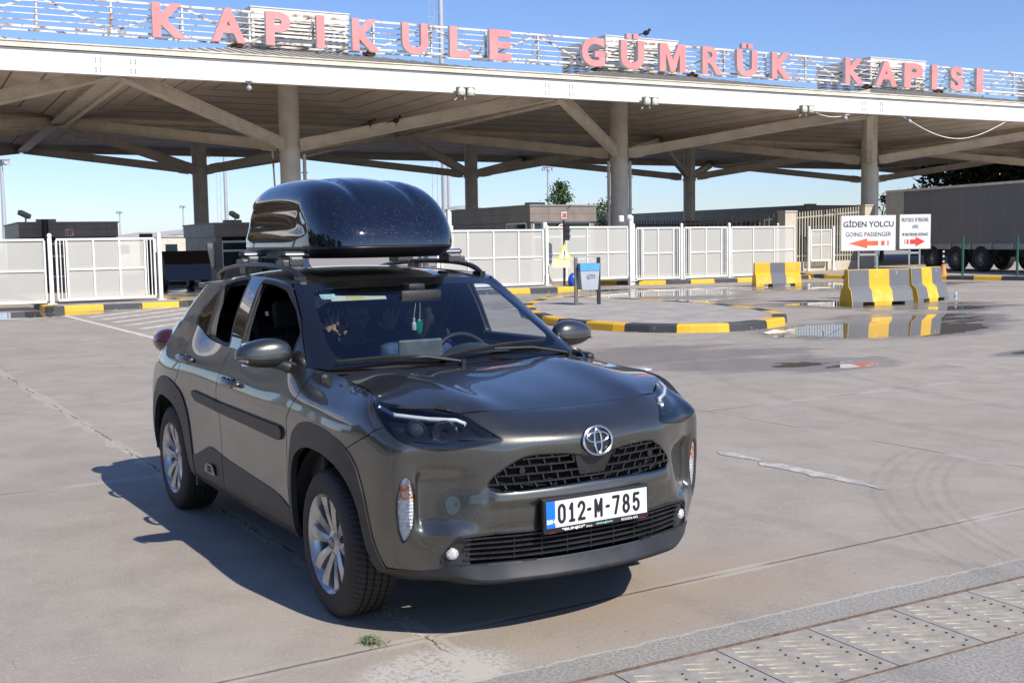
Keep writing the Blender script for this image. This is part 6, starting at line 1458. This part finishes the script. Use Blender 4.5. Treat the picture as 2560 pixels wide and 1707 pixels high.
# ---- mirrors ----
for s in (-1,1):
    base=Vector((-.565,s*.785,1.105)); 
    mc=Vector((-.605,s*.908,1.150))
    # shell: superellipsoid, flattened at rear
    vs=[];fs=[];n=28;m_=14
    for i in range(m_+1):
        ph=-math.pi/2+math.pi*i/m_
        for k in range(n):
            th=2*math.pi*k/n; cx=math.copysign(abs(math.cos(ph))**.75,1)
            ux=math.copysign(abs(math.cos(th))**.8,math.cos(th))*cx; uz=math.copysign(abs(math.sin(th))**.8,math.sin(th))*cx; uy=math.copysign(abs(math.sin(ph))**.9,math.sin(ph))
            x=ux*(.085 if ux>0 else .035); y=uy*.136; z=uz*(.078 if uz>0 else .070)
            # taper outward tip lower/back
            tt=(uy+1)/2; z*=1.06-.34*tt**2.0; x-=.035*tt; z-=.004*tt
            vs.append(mc+Vector((x,s*y,z)))
    for i in range(m_):
        for k in range(n): fs.append((i*n+k,i*n+(k+1)%n,(i+1)*n+(k+1)%n,(i+1)*n+k))
    cap=MB(); low=MB()
    fu=[f for f in fs if sum(vs[j].z for j in f)/4>mc.z-.020]; fl_=[f for f in fs if f not in fu]
    cap.add(vs,fu,True); low.add([mc+(v-mc)*.985 for v in vs],fl_,True)
    mo_=cap.build('door_mirror',PAINT,car)
    bm=bmesh.new(); bm.from_mesh(mo_.data); bmesh.ops.delete(bm,geom=[v for v in bm.verts if not v.link_faces],context='VERTS'); bm.to_mesh(mo_.data); bm.free()
    lo_=low.build('mirror_base',PLA,mo_)
    bm=bmesh.new(); bm.from_mesh(lo_.data); bmesh.ops.delete(bm,geom=[v for v in bm.verts if not v.link_faces],context='VERTS'); bm.to_mesh(lo_.data); bm.free()
    st=MB(); st.tube([base+Vector((.02,-s*.03,-.065)),base+Vector((.01,s*.0,-.03)),base+Vector((-.005,s*.045,-.012)),mc+Vector((-.005,-s*.05,-.045))],[.034,.034,.026,.03],14); st.build('mirror_stalk',PLA,mo_)
    gl=MB(); gl.box(mc+Vector((-.040,0,-.002)),(.006,.20,.115),None,.002); gl.build('mirror_glass',mat('mirror_silver',(.8,.8,.8),.02,1,0) if s<0 else bpy.data.materials['mirror_silver'],mo_)
    ind=MB(); ind.tube([mc+Vector((.05,s*.10,-.028)),mc+Vector((.015,s*.118,-.028)),mc+Vector((-.02,s*.122,-.026))],.007,8); ind.build('indicator_lamp',mat('indicator_lens',(.20,.20,.21),.2,0,0) if s<0 else bpy.data.materials['indicator_lens'],mo_)
    # sail panel
    sp3=MB(); sp3.prism([(-.62,1.235),(-.62,1.10),(-.36,1.092),(-.47,1.135)],(0,s*.775,0),(0,-s,.0),(1,0,0),(0,0,1),.012); 
    # door handles
    for hx,hz,hy in ((-1.275,.945,.868),(-2.125,1.008,.868)):
        h=MB(); pts=[(hx+.11,s*(hy-.012),hz-.006),(hx+.085,s*(hy+.016),hz-.003),(hx,s*(hy+.030),hz),(hx-.085,s*(hy+.022),hz+.004),(hx-.115,s*(hy-.006),hz+.006)]
        pp=[]; P=np.array(pts)
        M=spl_mat(np.linspace(0,1,5),np.linspace(0,1,17)); pp=M@P
        h.tube([tuple(p) for p in pp],[.012]+[.0155]*15+[.012],12); 
        for i,v in enumerate(h.v): pass
        par=[o for o in car.children if o.name.startswith('front_door' if hx>-1.5 else 'rear_door') and (o.data.vertices[0].co.y*s>0)][0]
        h.build('door_handle',PAINT,par)
        c=MB(); c.lathe([(0,.0),(.024,.0),(.028,-.001),(.030,-.004)],(hx-.01,s*(hy+.001),hz-.004),(0,s,.12),24); c.build('handle_shade_disc',GLO,par)  # flat black disc stands in for the shade in the handle hollow
    # trim badge plate on the near cladding
q=MB(); q.prism([(0,0),(.20,0),(.165,.045),(.13,.058),(.04,.052),(.005,.02)],(-1.80,-.872,.375),(0,-1,0),(1,0,0),(0,0,1),.004); bq=q.build('side_badge_plate',mat('badge_plate_grey',(.30,.29,.27),.4,.5,.05),car)
q=MB(); put_text(q,'YARIS',(-1.71,-.8775,.412),(1,0,0),(0,0,1),.03,.0006,.0,fitw=.07,fith=.015); put_text(q,'CROSS',(-1.70,-.8775,.393),(1,0,0),(0,0,1),.03,.0006,.0,fitw=.08,fith=.015); 
q.v=q.v; q.build('side_badge_letters',TRIM,bq)
# ---- roof rails ----
RB=plast('rail_black',(.014,.014,.016),.3,.05)
for s in (-1,1):
    r=MB(); P=np.array([(-.985,.545,1.488),(-1.03,.548,1.512),(-1.12,.552,1.540),(-1.35,.560,1.562),(-1.75,.562,1.566),(-2.15,.552,1.548),(-2.42,.538,1.512),(-2.50,.532,1.484)]); pp=spl_mat(np.linspace(0,1,8),np.linspace(0,1,45))@P
    vs=[]
    for i,p in enumerate(pp):
        e=min(i,44-i)/5; k=min(1,.35+e*.65)
        for a in np.linspace(0,2*math.pi,13)[:-1]: vs.append((p[0],s*(p[1]+.019*math.cos(a)*k),p[2]+.015*math.sin(a)-.004))
    fs=[]
    for i in range(44):
        for k in range(12): fs.append((i*12+k,i*12+(k+1)%12,(i+1)*12+(k+1)%12,(i+1)*12+k))
    r.add(vs,fs,True); r.box((-1.03,s*.548,1.492),(.09,.034,.03)); r.box((-1.9,s*.558,1.535),(.10,.03,.05)); r.box((-2.44,s*.536,1.482),(.09,.03,.04)); r.build('roof_rail',RB,car)
# ---- tail lamps ----
for s in (-1,1):
    q=MB(); q.sphere((-3.02,s*.735,1.045),1,18,12,(.155,.095,.085))
    q.build('tail_lamp',mat('tail_lamp_smoked',(.05,.006,.008),.06,0,0,coat=1.0) if s<0 else bpy.data.materials['tail_lamp_smoked'],car)
q=MB(); P=[(-2.70,0),(-2.70,.50),(-2.66,.565),(-2.86,.56),(-2.93,.40),(-2.95,0)]; zt=1.452
pts=[(x,y,zt-.02*(y/.56)**2) for x,y in P]; full=pts+[(x,-y,z) for x,y,z in pts[::-1] if y>0]; n=len(full); q.add(full+[(x,y,z-.03) for x,y,z in full],[tuple(range(n)),tuple(range(2*n-1,n-1,-1))]+[(i,(i+1)%n,(i+1)%n+n,i+n) for i in range(n)]); q.build('spoiler',PAINT,car)
# shark fin
q=MB(); q.add([(-2.35,0,1.60),(-2.22,.0,1.515),(-2.40,.03,1.505),(-2.40,-.03,1.505)],[(0,1,2),(0,2,3),(0,3,1)]); q.build('antenna_fin',PAINT,car)
# ================= ROOF BOX AND BARS =================
BXM=NG('roof_box_gloss'); v_=BXM.obj(); x_,y_,z_=BXM.xyz(v_); vo=BXM.n('TexVoronoi'); BXM.l(v_,vo.inputs['Vector']); vo.inputs['Scale'].default_value=150
fr_=BXM.math('MULTIPLY',BXM.ramp(x_,-1.6,-.95),BXM.ramp(z_,2.02,1.80)); rr_=BXM.xyz(vo.outputs['Color'])[0]
spk=BXM.math('MULTIPLY',BXM.ramp(vo.outputs['Distance'],.14,.20,1,0),BXM.ramp(BXM.math('ADD',rr_,BXM.math('MULTIPLY',fr_,.38)),1.03,1.06))
BXM.set(col=BXM.mix(BXM.math('MULTIPLY',spk,.8),(.004,.0055,.012),(.30,.27,.22)),rough=BXM.math('ADD',BXM.math('MULTIPLY',spk,.5),.05),coat=1.0,coatr=.02); BXM.p.inputs['Specular IOR Level'].default_value=.7
rb=thing('roof_box','glossy black cargo box strapped on the roof of the bronze SUV','roof box',(-1.66,0,1.64))
def hc(x): return float(np.interp(x,[-2.42,-2.34,-2.2,-2.0,-1.75,-1.5,-1.3,-1.15,-1.05,-.98,-.93],[.345,.362,.378,.392,.398,.388,.355,.300,.245,.195,.160]))
_xs=np.linspace(-2.5,-.9,33); _M=np.array([hc(x) for x in _xs]); 
for _ in range(3): _M=np.convolve(np.r_[_M[0],_M,_M[-1]],[.25,.5,.25],'valid')
hcs=lambda x: float(np.interp(x,_xs,_M))
def outl(th,sc=1):
    c,s=math.cos(th),math.sin(th); nx=4.3 if c>0 else 7; r=(abs(c)**nx+abs(s)**nx)**(-1/nx); hw=.445; return np.array([c*r*.725*sc,s*r*hw*sc])
nth=220; rad=[1,.9985,.995,.99,.98,.965,.945,.92,.89,.85,.80,.74,.67,.6,.52,.44,.36,.28,.2,.12,.05,0]
vs=[];fs=[]; zb_=1.664
for r in rad:
    for k in range(nth):
        o=outl(2*math.pi*k/nth); p=o*r; x=-1.655+p[0]; y=p[1]
        hz=hcs(x); e=6.5; prof=(1-r**e)**(1/2.3); z=zb_+hz*prof
        g1=math.exp(-((abs(y)-.165)/.024)**2)*.026*np.clip((1-r)*6,0,1)*np.clip((-1.02-x)/.25,0,1); ctr=(.012*math.exp(-(y/.12)**2)); z-=g1; z+=ctr*prof
        # side recess panel
        if r>.93 and x<-1.12 and abs(y)>.3:
            zr_=z-zb_; m1=min(1,max(0,(zr_-.075)/.012))*min(1,max(0,(hz*.80-zr_-max(0,(x+1.45))*.75)/.03)); y-=math.copysign(.014*m1,y)
        vs.append((x,y,z))
nr=len(rad)
for i in range(nr-1):
    for k in range(nth): fs.append((i*nth+k,i*nth+(k+1)%nth,(i+1)*nth+(k+1)%nth,(i+1)*nth+k))
b=MB(); b.add(vs,fs,True); lid=b.build('lid',BXM.m,rb,True,smooth_angle=60)
vs=[];fs=[]
for sc,z in ((.992,1.666),(.996,1.655),(.985,1.645),(.95,1.625),(.90,1.603),(.86,1.598),(0,1.598)):
    for k in range(nth): o=outl(2*math.pi*k/nth,sc); vs.append((-1.655+o[0],o[1],z))
for i in range(6):
    for k in range(nth): fs.append((i*nth+k,i*nth+(k+1)%nth,(i+1)*nth+(k+1)%nth,(i+1)*nth+k))
b=MB(); b.add(vs,fs,True); base=b.build('tray',plast('box_tray_black',(.010,.010,.012),.30,.1),rb,True,smooth_angle=50)
b=MB(); b.box((-1.60,-.420,1.652),(.14,.02,.036),None,.006); lt=b.build('latch',PLA,rb,True); b=MB(); b.box((-1.62,-.431,1.652),(.035,.004,.022)); b.box((-1.565,-.431,1.652),(.006,.004,.014)); b.build('lock',mat('lock_grey',(.25,.25,.26),.4,.5,0),lt,True)
b=MB(); b.box((-1.62,-.428,1.712),(.16,.012,.03),None,.004); b.build('lid_grip',BXM.m,rb,True)
for i,(bx_,lab) in enumerate(((-1.28,'front silver roof bar carrying the nose of the roof box'),(-1.97,'rear silver roof bar under the back of the roof box'))):
    t=thing('roof_bar',lab,'roof bar',(bx_,0,1.62),0,'roof bars under the cargo box')
    b=MB(); pts=[(bx_,y,1.622) for y in (-.545,.545)]; n=16; vs=[]
    for y in (-.545,.545):
        for k in range(n): a=2*math.pi*k/n; vs.append((bx_+.038*math.cos(a),y,1.622+.017*math.sin(a)))
    b.add(vs,[(k,(k+1)%n,(k+1)%n+n,k+n) for k in range(n)]+[tuple(range(n)),tuple(range(n,2*n))],True); b.build('bar',SIL,t,True)
    for s in (-1,1):
        b=MB(); b.sphere((bx_,s*.545,1.622),1,14,8,(.0385,.022,.0175)); b.build('end_cap',PLA,t,True)
        b=MB(); b.box((bx_,s*.492,1.585),(.135,.085,.055),None,.012); b.box((bx_,s*.545,1.572),(.11,.05,.045),None,.010); ft=b.build('foot',plast('foot_grey_plastic',(.045,.046,.05),.35,.1) if 'foot_grey_plastic' not in bpy.data.materials else bpy.data.materials['foot_grey_plastic'],t,True)
        b=MB(); put_text(b,'TOYOTA',(bx_+.0685,s*.492,1.600),(0,1,0),(0,0,1),.02,.0005,.0002,fitw=.06,fith=.009); b.build('foot_lettering',SW,ft,True)
# ================= INTERIOR =================
FAB=mat('seat_fabric',(.022,.023,.026),.9,0,.2,20); DSH=plast('dashboard_soft',(.045,.05,.055),.5,.1); SEATL=mat('headliner_grey',(.24,.235,.22),.95,0,.05)
# dashboard
b=MB(); prof=[(-.30,1.055),(-.42,1.050),(-.60,1.045),(-.76,1.035),(-.82,1.00),(-.83,.90),(-.78,.75),(-.70,.60),(-.40,.60)]
b.prism([(x,z) for x,z in prof],(0,-.74,0),(0,1,0),(1,0,0),(0,0,1),1.48); dsh=b.build('dashboard',DSH,car)
b=MB(); pts=[]
for i in range(13):
    a=math.pi*i/12; pts.append((.20*math.cos(a),1.02+.095*math.sin(a)))
n=len(pts); b.add([(-.84,.38-y,z) for y,z in pts]+[(-.55,.38-y*.9,z-.02) for y,z in pts]+[(-.42,.38-y*.7,1.03+(z-1.03)*.2) for y,z in pts],[(i,i+1,n+i+1,n+i) for i in range(n-1)]+[(n+i,n+i+1,2*n+i+1,2*n+i) for i in range(n-1)],True); b.build('instrument_hood',DSH,dsh,fix=False)
b=MB(); b.box((-.72,0,1.105),(.022,.262,.115),None,.01); b.build('centre_screen',plast('screen_back',(.10,.115,.12),.4,.05),dsh)
b=MB(); C0=Vector((-.90,.37,.985)); A1=Vector((0,1,0)); A2=Vector((-.35,0,.937)); b.tube([C0+A1*.185*math.cos(t)+A2*.18*math.sin(t) for t in np.linspace(0,2*math.pi,33)[:-1]],.016,10,closed=True)
for a in (math.pi,0,-math.pi/2): b.bar(C0,C0+A1*.175*math.cos(a)+A2*.17*math.sin(a),.04,.02)
b.sphere(C0,.06,12,8,(.5,1,1)); b.build('steering_wheel',TRIM,car)
# mirror, hanging things, visor
b=MB(); b.box((-.70,.0,1.395),(.03,.24,.065),None,.015); b.cyl((-.70,0,1.40),(-.78,0,1.445),.012,8); b.box((-.80,0,1.44),(.12,.10,.04),None,.012); rvm=b.build('rear_view_mirror',TRIM,car)
b=MB(); b.box((-.905,-.30,1.412),(.006,.36,.10),(Vector((.72,0,.69)),Vector((0,1,0)),Vector((-.69,0,.72))),.003); vs_=b.build('sun_visor',mat('visor_cream',(.62,.62,.56),.8,0,.04),car)
b=MB(); b.box((-.895,-.30,1.405),(.004,.10,.035),(Vector((.72,0,.69)),Vector((0,1,0)),Vector((-.69,0,.72)))); b.build('warning_sticker',mat('sticker_grey',(.45,.47,.45),.6),vs_)
b=MB(); b.box((-.878,-.30,1.388),(.004,.10,.012),(Vector((.72,0,.69)),Vector((0,1,0)),Vector((-.69,0,.72)))); b.build('yellow_label',mat('sticker_yellow',(.8,.66,.05),.6),vs_)
b=MB(); n_=Vector((.53,0,.85)); xx=Vector((-.85,0,.53)); b.box(Vector((-.83,-.475,1.405)),(.0015,.085,.04),(n_,Vector((0,1,0)),xx)); b.build('toll_sticker',mat('sticker_pale_blue',(.50,.70,.85),.5,0,.3,60),car)
t=thing('air_freshener','green leaf shaped air freshener hanging from the rear view mirror','air freshener',(-.70,.0,1.36)); b=MB(); b.tube([(-.70,-.005,1.37),(-.70,-.01,1.27)],.0012,5); b.build('string',SW,t,True); b=MB(); b.sphere((-.70,-.012,1.232),.038,12,8,(.25,.5,1.15)); b.build('body',mat('freshener_green',(.0,.22,.16),.25),t,True)
t=thing('air_freshener','small clear glass bottle hanging left of the green air freshener','air freshener',(-.70,-.045,1.36)); b=MB(); b.tube([(-.70,-.03,1.37),(-.70,-.045,1.28)],.0012,5); b.build('string',SW,t,True); b=MB(); b.lathe([(0,0),(.013,0),(.013,.035),(.006,.045),(.008,.05),(.008,.065),(0,.065)],(-.70,-.045,1.215),(0,0,1),12); b.build('body',mat('bottle_pale',(.45,.55,.55),.1),t,True)
# seats
def seat(x,y,w,lab,tilt=.22,head=True,hz=1.30):
    s_=MB(); s_.box((x+.25,y,.58),(.50,w,.16),None,.05); X=Vector((math.cos(tilt),0,math.sin(tilt))); Z=Vector((-math.sin(tilt),0,math.cos(tilt)))
    s_.box(Vector((x-.04,y,.86)),(.13,w,.60),(X,Vector((0,1,0)),Z),.05); o=s_.build('seat',FAB,car)
    if head: h=MB(); h.box(Vector((x-.16,y,hz-.03)),(.09,.25,.17),(X,Vector((0,1,0)),Z),.04); h.cyl((x-.13,y-.05,1.14),(x-.15,y-.05,1.24),.007,6); h.cyl((x-.13,y+.05,1.14),(x-.15,y+.05,1.24),.007,6); h.build('headrest',FAB,o)
seat(-1.46,.37,.50,''); seat(-1.46,-.37,.50,'')
b=MB(); b.box((-2.10,0,.60),(.5,1.2,.18),None,.05); b.box((-2.40,0,.88),(.14,1.22,.55),(Vector((.96,0,.26)),Vector((0,1,0)),Vector((-.26,0,.96))),.05); rs=b.build('rear_bench',FAB,car)
for y in (-.36,.36): b=MB(); b.box((-2.50,y,1.19),(.09,.25,.12),None,.03); b.build('headrest',FAB,rs)
b=MB(); b.box((-2.75,0,1.08),(.5,1.2,.02)); b.build('parcel_shelf',FAB,car)
b=MB(); b.box((-1.2,0,.50),(3.2,1.5,.05)); b.box((-1.1,0,.62),(.9,.2,.2),None,.04); b.build('floor_console',INN,car)
# headliner, pillar liners, inner door cards
V,N,T=D_.sub(['roof','sunroof']); LD=Shell(V-N*.03,N,T,'l'); both(LD,'l','headliner',SEATL,car,0)
V,N,T=Cs.sub(['door_frame','roof_quarter','window_seal','b_pillar','a_pillar']); LC=Shell(V-N*.028,N,T,'l'); both(LC,'l','pillar_trim',mat('pillar_trim_grey',(.10,.10,.10),.8,0,.05),car,.0)
V,N,T=A.sub(['body@front','body@rear']); 
for s in (-1,1):
    b=MB(); b.box((-1.25,s*.755,.82),(2.1,.05,.52),None,.02); b.box((-1.05,s*.72,.92),(.5,.06,.05),None,.02); b.build('door_card',TRIM,car)
    # glass channel in the B pillar line
    b=MB(); b.tube([(-1.335,s*.655,1.462),(-1.325,s*.725,1.30),(-1.318,s*.785,1.13)],.010,8); b.build('window_channel',PLA,car)
    b=MB(); b.tube([(-2.03,s*.655,1.43),(-1.99,s*.72,1.29),(-1.945,s*.782,1.15)],.013,8); b.build('window_divider',TRIM,car)
b=MB(); b.tube([(-1.53,.66,1.38),(-1.50,.55,1.18),(-1.42,.40,1.0),(-1.35,.25,.85)],.016,6); b.build('seat_belt',mat('belt_dark',(.02,.02,.022),.8),car); b=MB(); b.tube([(-1.53,-.66,1.38),(-1.50,-.62,1.1),(-1.45,-.60,.8)],.016,6); b.build('seat_belt',bpy.data.materials['belt_dark'],car)
# ================= PEOPLE =================
SKIN=NG('skin'); v_=SKIN.obj(); SKIN.set(col=SKIN.mix(SKIN.noise(v_,25,3,.6),(.40,.23,.16),(.50,.30,.22)),rough=.5); SKIN.p.inputs['Subsurface Weight'].default_value=.1; SKM=SKIN.m
def skin_mesh(chains,sub=1):
    """chains: list of polylines [(co,r),...]; shared points weld"""
    pts=[];idx={};ed=[];rs=[]
    def ad(p,r):
        k=tuple(round(c,5) for c in p)
        if k not in idx: idx[k]=len(pts); pts.append(p); rs.append(r)
        return idx[k]
    for ch in chains:
        q=[ad(p,r) for p,r in ch]; ed+=list(zip(q[:-1],q[1:]))
    me=bpy.data.meshes.new('sk'); me.from_pydata(pts,ed,[]); o=bpy.data.objects.new('sk',me); COL.objects.link(o); m=o.modifiers.new('s','SKIN'); m.use_smooth_shade=True
    for i,v in enumerate(me.skin_vertices[0].data): v.radius=(rs[i],rs[i]); v.use_root=(i==0)
    u=o.modifiers.new('u','SUBSURF'); u.levels=u.render_levels=sub
    dg=bpy.context.evaluated_depsgraph_get(); r=bpy.data.meshes.new_from_object(o.evaluated_get(dg)); bpy.data.objects.remove(o); return r
def merge_remesh(meshes,vox,smooth=2):
    vs=[];fs=[]
    for me in meshes:
        o=len(vs); vs+=[tuple(v.co) for v in me.vertices]; fs+=[tuple(i+o for i in p.vertices) for p in me.polygons]
    me=bpy.data.meshes.new('mr'); me.from_pydata(vs,[],fs); ob=bpy.data.objects.new('mr',me); COL.objects.link(ob); m=ob.modifiers.new('r','REMESH'); m.mode='VOXEL'; m.voxel_size=vox; m.use_smooth_shade=True
    s=ob.modifiers.new('s','SMOOTH'); s.iterations=smooth; s.factor=.4
    dg=bpy.context.evaluated_depsgraph_get(); r=bpy.data.meshes.new_from_object(ob.evaluated_get(dg)); bpy.data.objects.remove(ob); return r
def head_mesh(c,face,scale=1.0):
    """c centre of head; face = facing direction (unit)"""
    F=Vector(face).normalized(); U=Vector((0,0,1)); U=(U-F*U.dot(F)).normalized(); S_=U.cross(F)
    vs=[];fs=[];n=36;m=28
    for i in range(m+1):
        th=math.pi*i/m
        for k in range(n):
            ph=2*math.pi*k/n; x=math.sin(th)*math.cos(ph); y=math.sin(th)*math.sin(ph); z=math.cos(th)
            X=x*.092; Y=y*.074; Z=z*.118
            if z<0: Y*=1+z*.32; X=X*(1+z*.10)+.012*(-z)*max(0,x)
            f=max(0,x)
            g=lambda yy,zz,sy,sz: math.exp(-((y-yy)/sy)**2-((z-zz)/sz)**2)*f
            X+=.026*g(0,-.18,.14,.16)+.014*g(0,.0,.10,.22)-.010*(g(.38,.10,.22,.14)+g(-.38,.10,.22,.14))+.008*g(0,.26,.6,.10)+.010*g(0,-.52,.32,.10)-.006*g(0,-.62,.3,.05)+.010*g(0,-.85,.3,.14)
            vs.append(Vector(c)+(F*X+S_*Y+U*Z)*scale)
    for i in range(m):
        for k in range(n): fs.append((i*n+k,(i+1)*n+k,(i+1)*n+(k+1)%n,i*n+(k+1)%n))
    for s in (-1,1): # ears
        o=len(vs)
        for i in range(7):
            for k in range(8):
                th=math.pi*i/6; ph=2*math.pi*k/8; vs.append(Vector(c)+(F*(.018*math.sin(th)*math.cos(ph)-.005)+S_*(s*.076+.010*math.sin(th)*math.sin(ph))+U*(.032*math.cos(th)-.005))*scale)
        for i in range(6):
            for k in range(8): fs.append((o+i*8+k,o+(i+1)*8+k,o+(i+1)*8+(k+1)%8,o+i*8+(k+1)%8))
    me=bpy.data.meshes.new('hd'); me.from_pydata(vs,[],fs); return me,F,S_,U
def hand_chain(wrist,palmdir,spread,curl_dir,thumb_side,k=1.0):
    """open waving hand"""
    D=Vector(palmdir).normalized(); Sx=(Vector(spread)-D*Vector(spread).dot(D)).normalized(); Cd=Vector(curl_dir).normalized(); w=Vector(wrist)
    pc_=w+D*.045*k; out=[[(tuple(w),.026*k),(tuple(pc_),.032*k)]]
    for off,ln,a in ((-.034,.066,-.16),(-.012,.080,-.05),(.011,.086,.05),(.033,.078,.16)):
        base=w+D*.085*k+Sx*off*k; d=(D+Sx*a*1.3).normalized()
        out.append([(tuple(pc_),.032*k),(tuple(base),.0125*k),(tuple(base+d*ln*.45*k+Cd*.002),.0095*k),(tuple(base+d*ln*k+Cd*.010),.0075*k)])
    tb=w+D*.03*k+Sx*thumb_side*.030*k; td=(D*.75+Sx*thumb_side*.9).normalized(); out.append([(tuple(pc_),.032*k),(tuple(tb),.016*k),(tuple(tb+td*.035*k),.0115*k),(tuple(tb+td*.066*k+Cd*.005),.009*k)])
    return out
def person(lab,pelvis,chest,neck,head,face,armR,armL,shirt,hair,glasses=False,hs=1.0,collar=None,hair_long=False):
    t=thing('person',lab,'person',pelvis)
    def sh(s): d=Vector(chest); return d
    ch=[[(pelvis,.13),(tuple(Vector(pelvis).lerp(Vector(chest),.5)),.125),(chest,.135),(neck,.055),(tuple(Vector(head)-Vector((0,0,.06))),.052)]]
    shirt_ch=[[(pelvis,.145),(tuple(Vector(pelvis).lerp(Vector(chest),.5)),.14),(chest,.152),(tuple(Vector(chest).lerp(Vector(neck),.72)),.085)]]
    for (sho,elb,wri,D,Sp,Cu,th,sleeve) in (armR,armL):
        ch.append([(chest,.135),(sho,.058),(elb,.042),(tuple(Vector(elb).lerp(Vector(wri),.5)),.037),(wri,.026)]); ch+=hand_chain(wri,D,Sp,Cu,th,1.0)
        se=tuple(Vector(sho).lerp(Vector(elb),sleeve)) ; shirt_ch.append([(chest,.152),(sho,.072),(se,.062)])
    body=skin_mesh(ch,1); hm,F,S_,U=head_mesh(head,face,hs); me=merge_remesh([body,hm],.0065,3); 
    o=link('body',me,SKM,t,True)
    sm=merge_remesh([skin_mesh(shirt_ch,1)],.012,3); link('shirt',sm,shirt,t,True)
    c=Vector(head); hb=MB(); n=28
    vs=[];fs=[]; m=12
    for i in range(m+1):
        th=math.pi*.62*i/m
        for k in range(n):
            ph=2*math.pi*k/n; x=math.sin(th)*math.cos(ph); y=math.sin(th)*math.sin(ph); z=math.cos(th)
            lim=.50 if x>.2 else -1
            zz=max(z,lim) if x>.2 else z; q=.007 if not(z<lim) else -.02
            vs.append(c+(F*(x*(.092+q)-.004)+S_*(y*(.074+q))+U*(zz*(.118+q)))*hs)
    for i in range(m):
        for k in range(n): fs.append((i*n+k,(i+1)*n+k,(i+1)*n+(k+1)%n,i*n+(k+1)%n))
    hb.add(vs,fs,True); hb.build('hair',hair,t,True)
    e=MB(); 
    for s in (-1,1): e.sphere(c+(F*.078+S_*(s*.030)+U*.012)*hs,.0125*hs,10,6)
    e.build('eyes',mat('eye_white',(.6,.58,.55),.2,0,0) if 'eye_white' not in bpy.data.materials else bpy.data.materials['eye_white'],t,True)
    e=MB()
    for s in (-1,1): e.sphere(c+(F*.089+S_*(s*.030)+U*.012)*hs,.006*hs,8,6); e.bar(c+(F*.090+S_*(s*.016)+U*.030)*hs,c+(F*.084+S_*(s*.048)+U*.032)*hs,.005*hs,.005*hs)
    e.build('brows',mat('brow_dark',(.02,.015,.012),.6,0,0) if 'brow_dark' not in bpy.data.materials else bpy.data.materials['brow_dark'],t,True)
    e=MB(); e.tube([c+(F*(.092-.006*abs(q)*2)+S_*(q*.05)+U*(-.055+.010*abs(q)*2))*hs for q in (-.5,-.25,0,.25,.5)],.0035*hs,6); e.build('mouth',mat('lip_dark',(.30,.09,.08),.4,0,0) if 'lip_dark' not in bpy.data.materials else bpy.data.materials['lip_dark'],t,True)
    if glasses:
        e=MB()
        for s in (-1,1): e.tube([c+(F*.101+S_*(s*.031+.023*math.cos(a))+U*(.010+.019*math.sin(a)))*hs for a in np.linspace(0,2*math.pi,17)[:-1]],.0016,5,closed=True); e.tube([c+(F*.099+S_*s*.054+U*.014)*hs,c+(F*.0+S_*s*.080+U*.012)*hs],.0016,5)
        e.tube([c+(F*.102+S_*-.009+U*.014)*hs,c+(F*.102+S_*.009+U*.014)*hs],.0016,5); e.build('glasses',TRIM,t,True)
    return t
DEN=mat('denim_shirt',(.045,.075,.16),.85,0,.3,14); NAV=mat('dark_navy_top',(.012,.015,.03),.9,0,.2,10); HRD=mat('dark_hair',(.012,.009,.007),.45,0,.3,60)
Vw=Vector((.85,-.52,.05))
person('driver in a dark denim shirt waving an open hand across the cabin',(-1.38,.36,.72),(-1.32,.31,.99),(-1.28,.285,1.10),(-1.24,.262,1.235),(.86,-.38,.0),
 ((-1.24,.12,1.055),(-1.08,-.15,1.045),(-1.03,-.36,1.125),(.0,-.20,1.0),(.45,.88,.1),(.9,-.3,0),1,.55),
 ((-1.30,.50,1.02),(-1.14,.60,.84),(-1.0,.52,.88),(.3,-.1,.2),(.1,1,0),(.5,-.6,.3),-1,.6),DEN,HRD)
person('back seat passenger with glasses and dark top raising both hands between the seats',(-1.98,.12,.80),(-1.88,.115,1.00),(-1.83,.11,1.09),(-1.78,.105,1.215),(.88,-.42,.02),
 ((-1.86,-.05,1.02),(-1.74,-.12,.98),(-1.58,-.115,1.135),(-.02,-.04,1.0),(.45,.88,.0),(.9,-.3,0),1,.7),
 ((-1.86,.27,1.02),(-1.70,.29,.98),(-1.56,.215,1.13),(.0,.10,1.0),(.45,.88,.0),(.9,-.3,0),-1,.7),NAV,HRD,True,.95)
# shadow caster visible at the right edge: the photographer's companion standing outside the frame
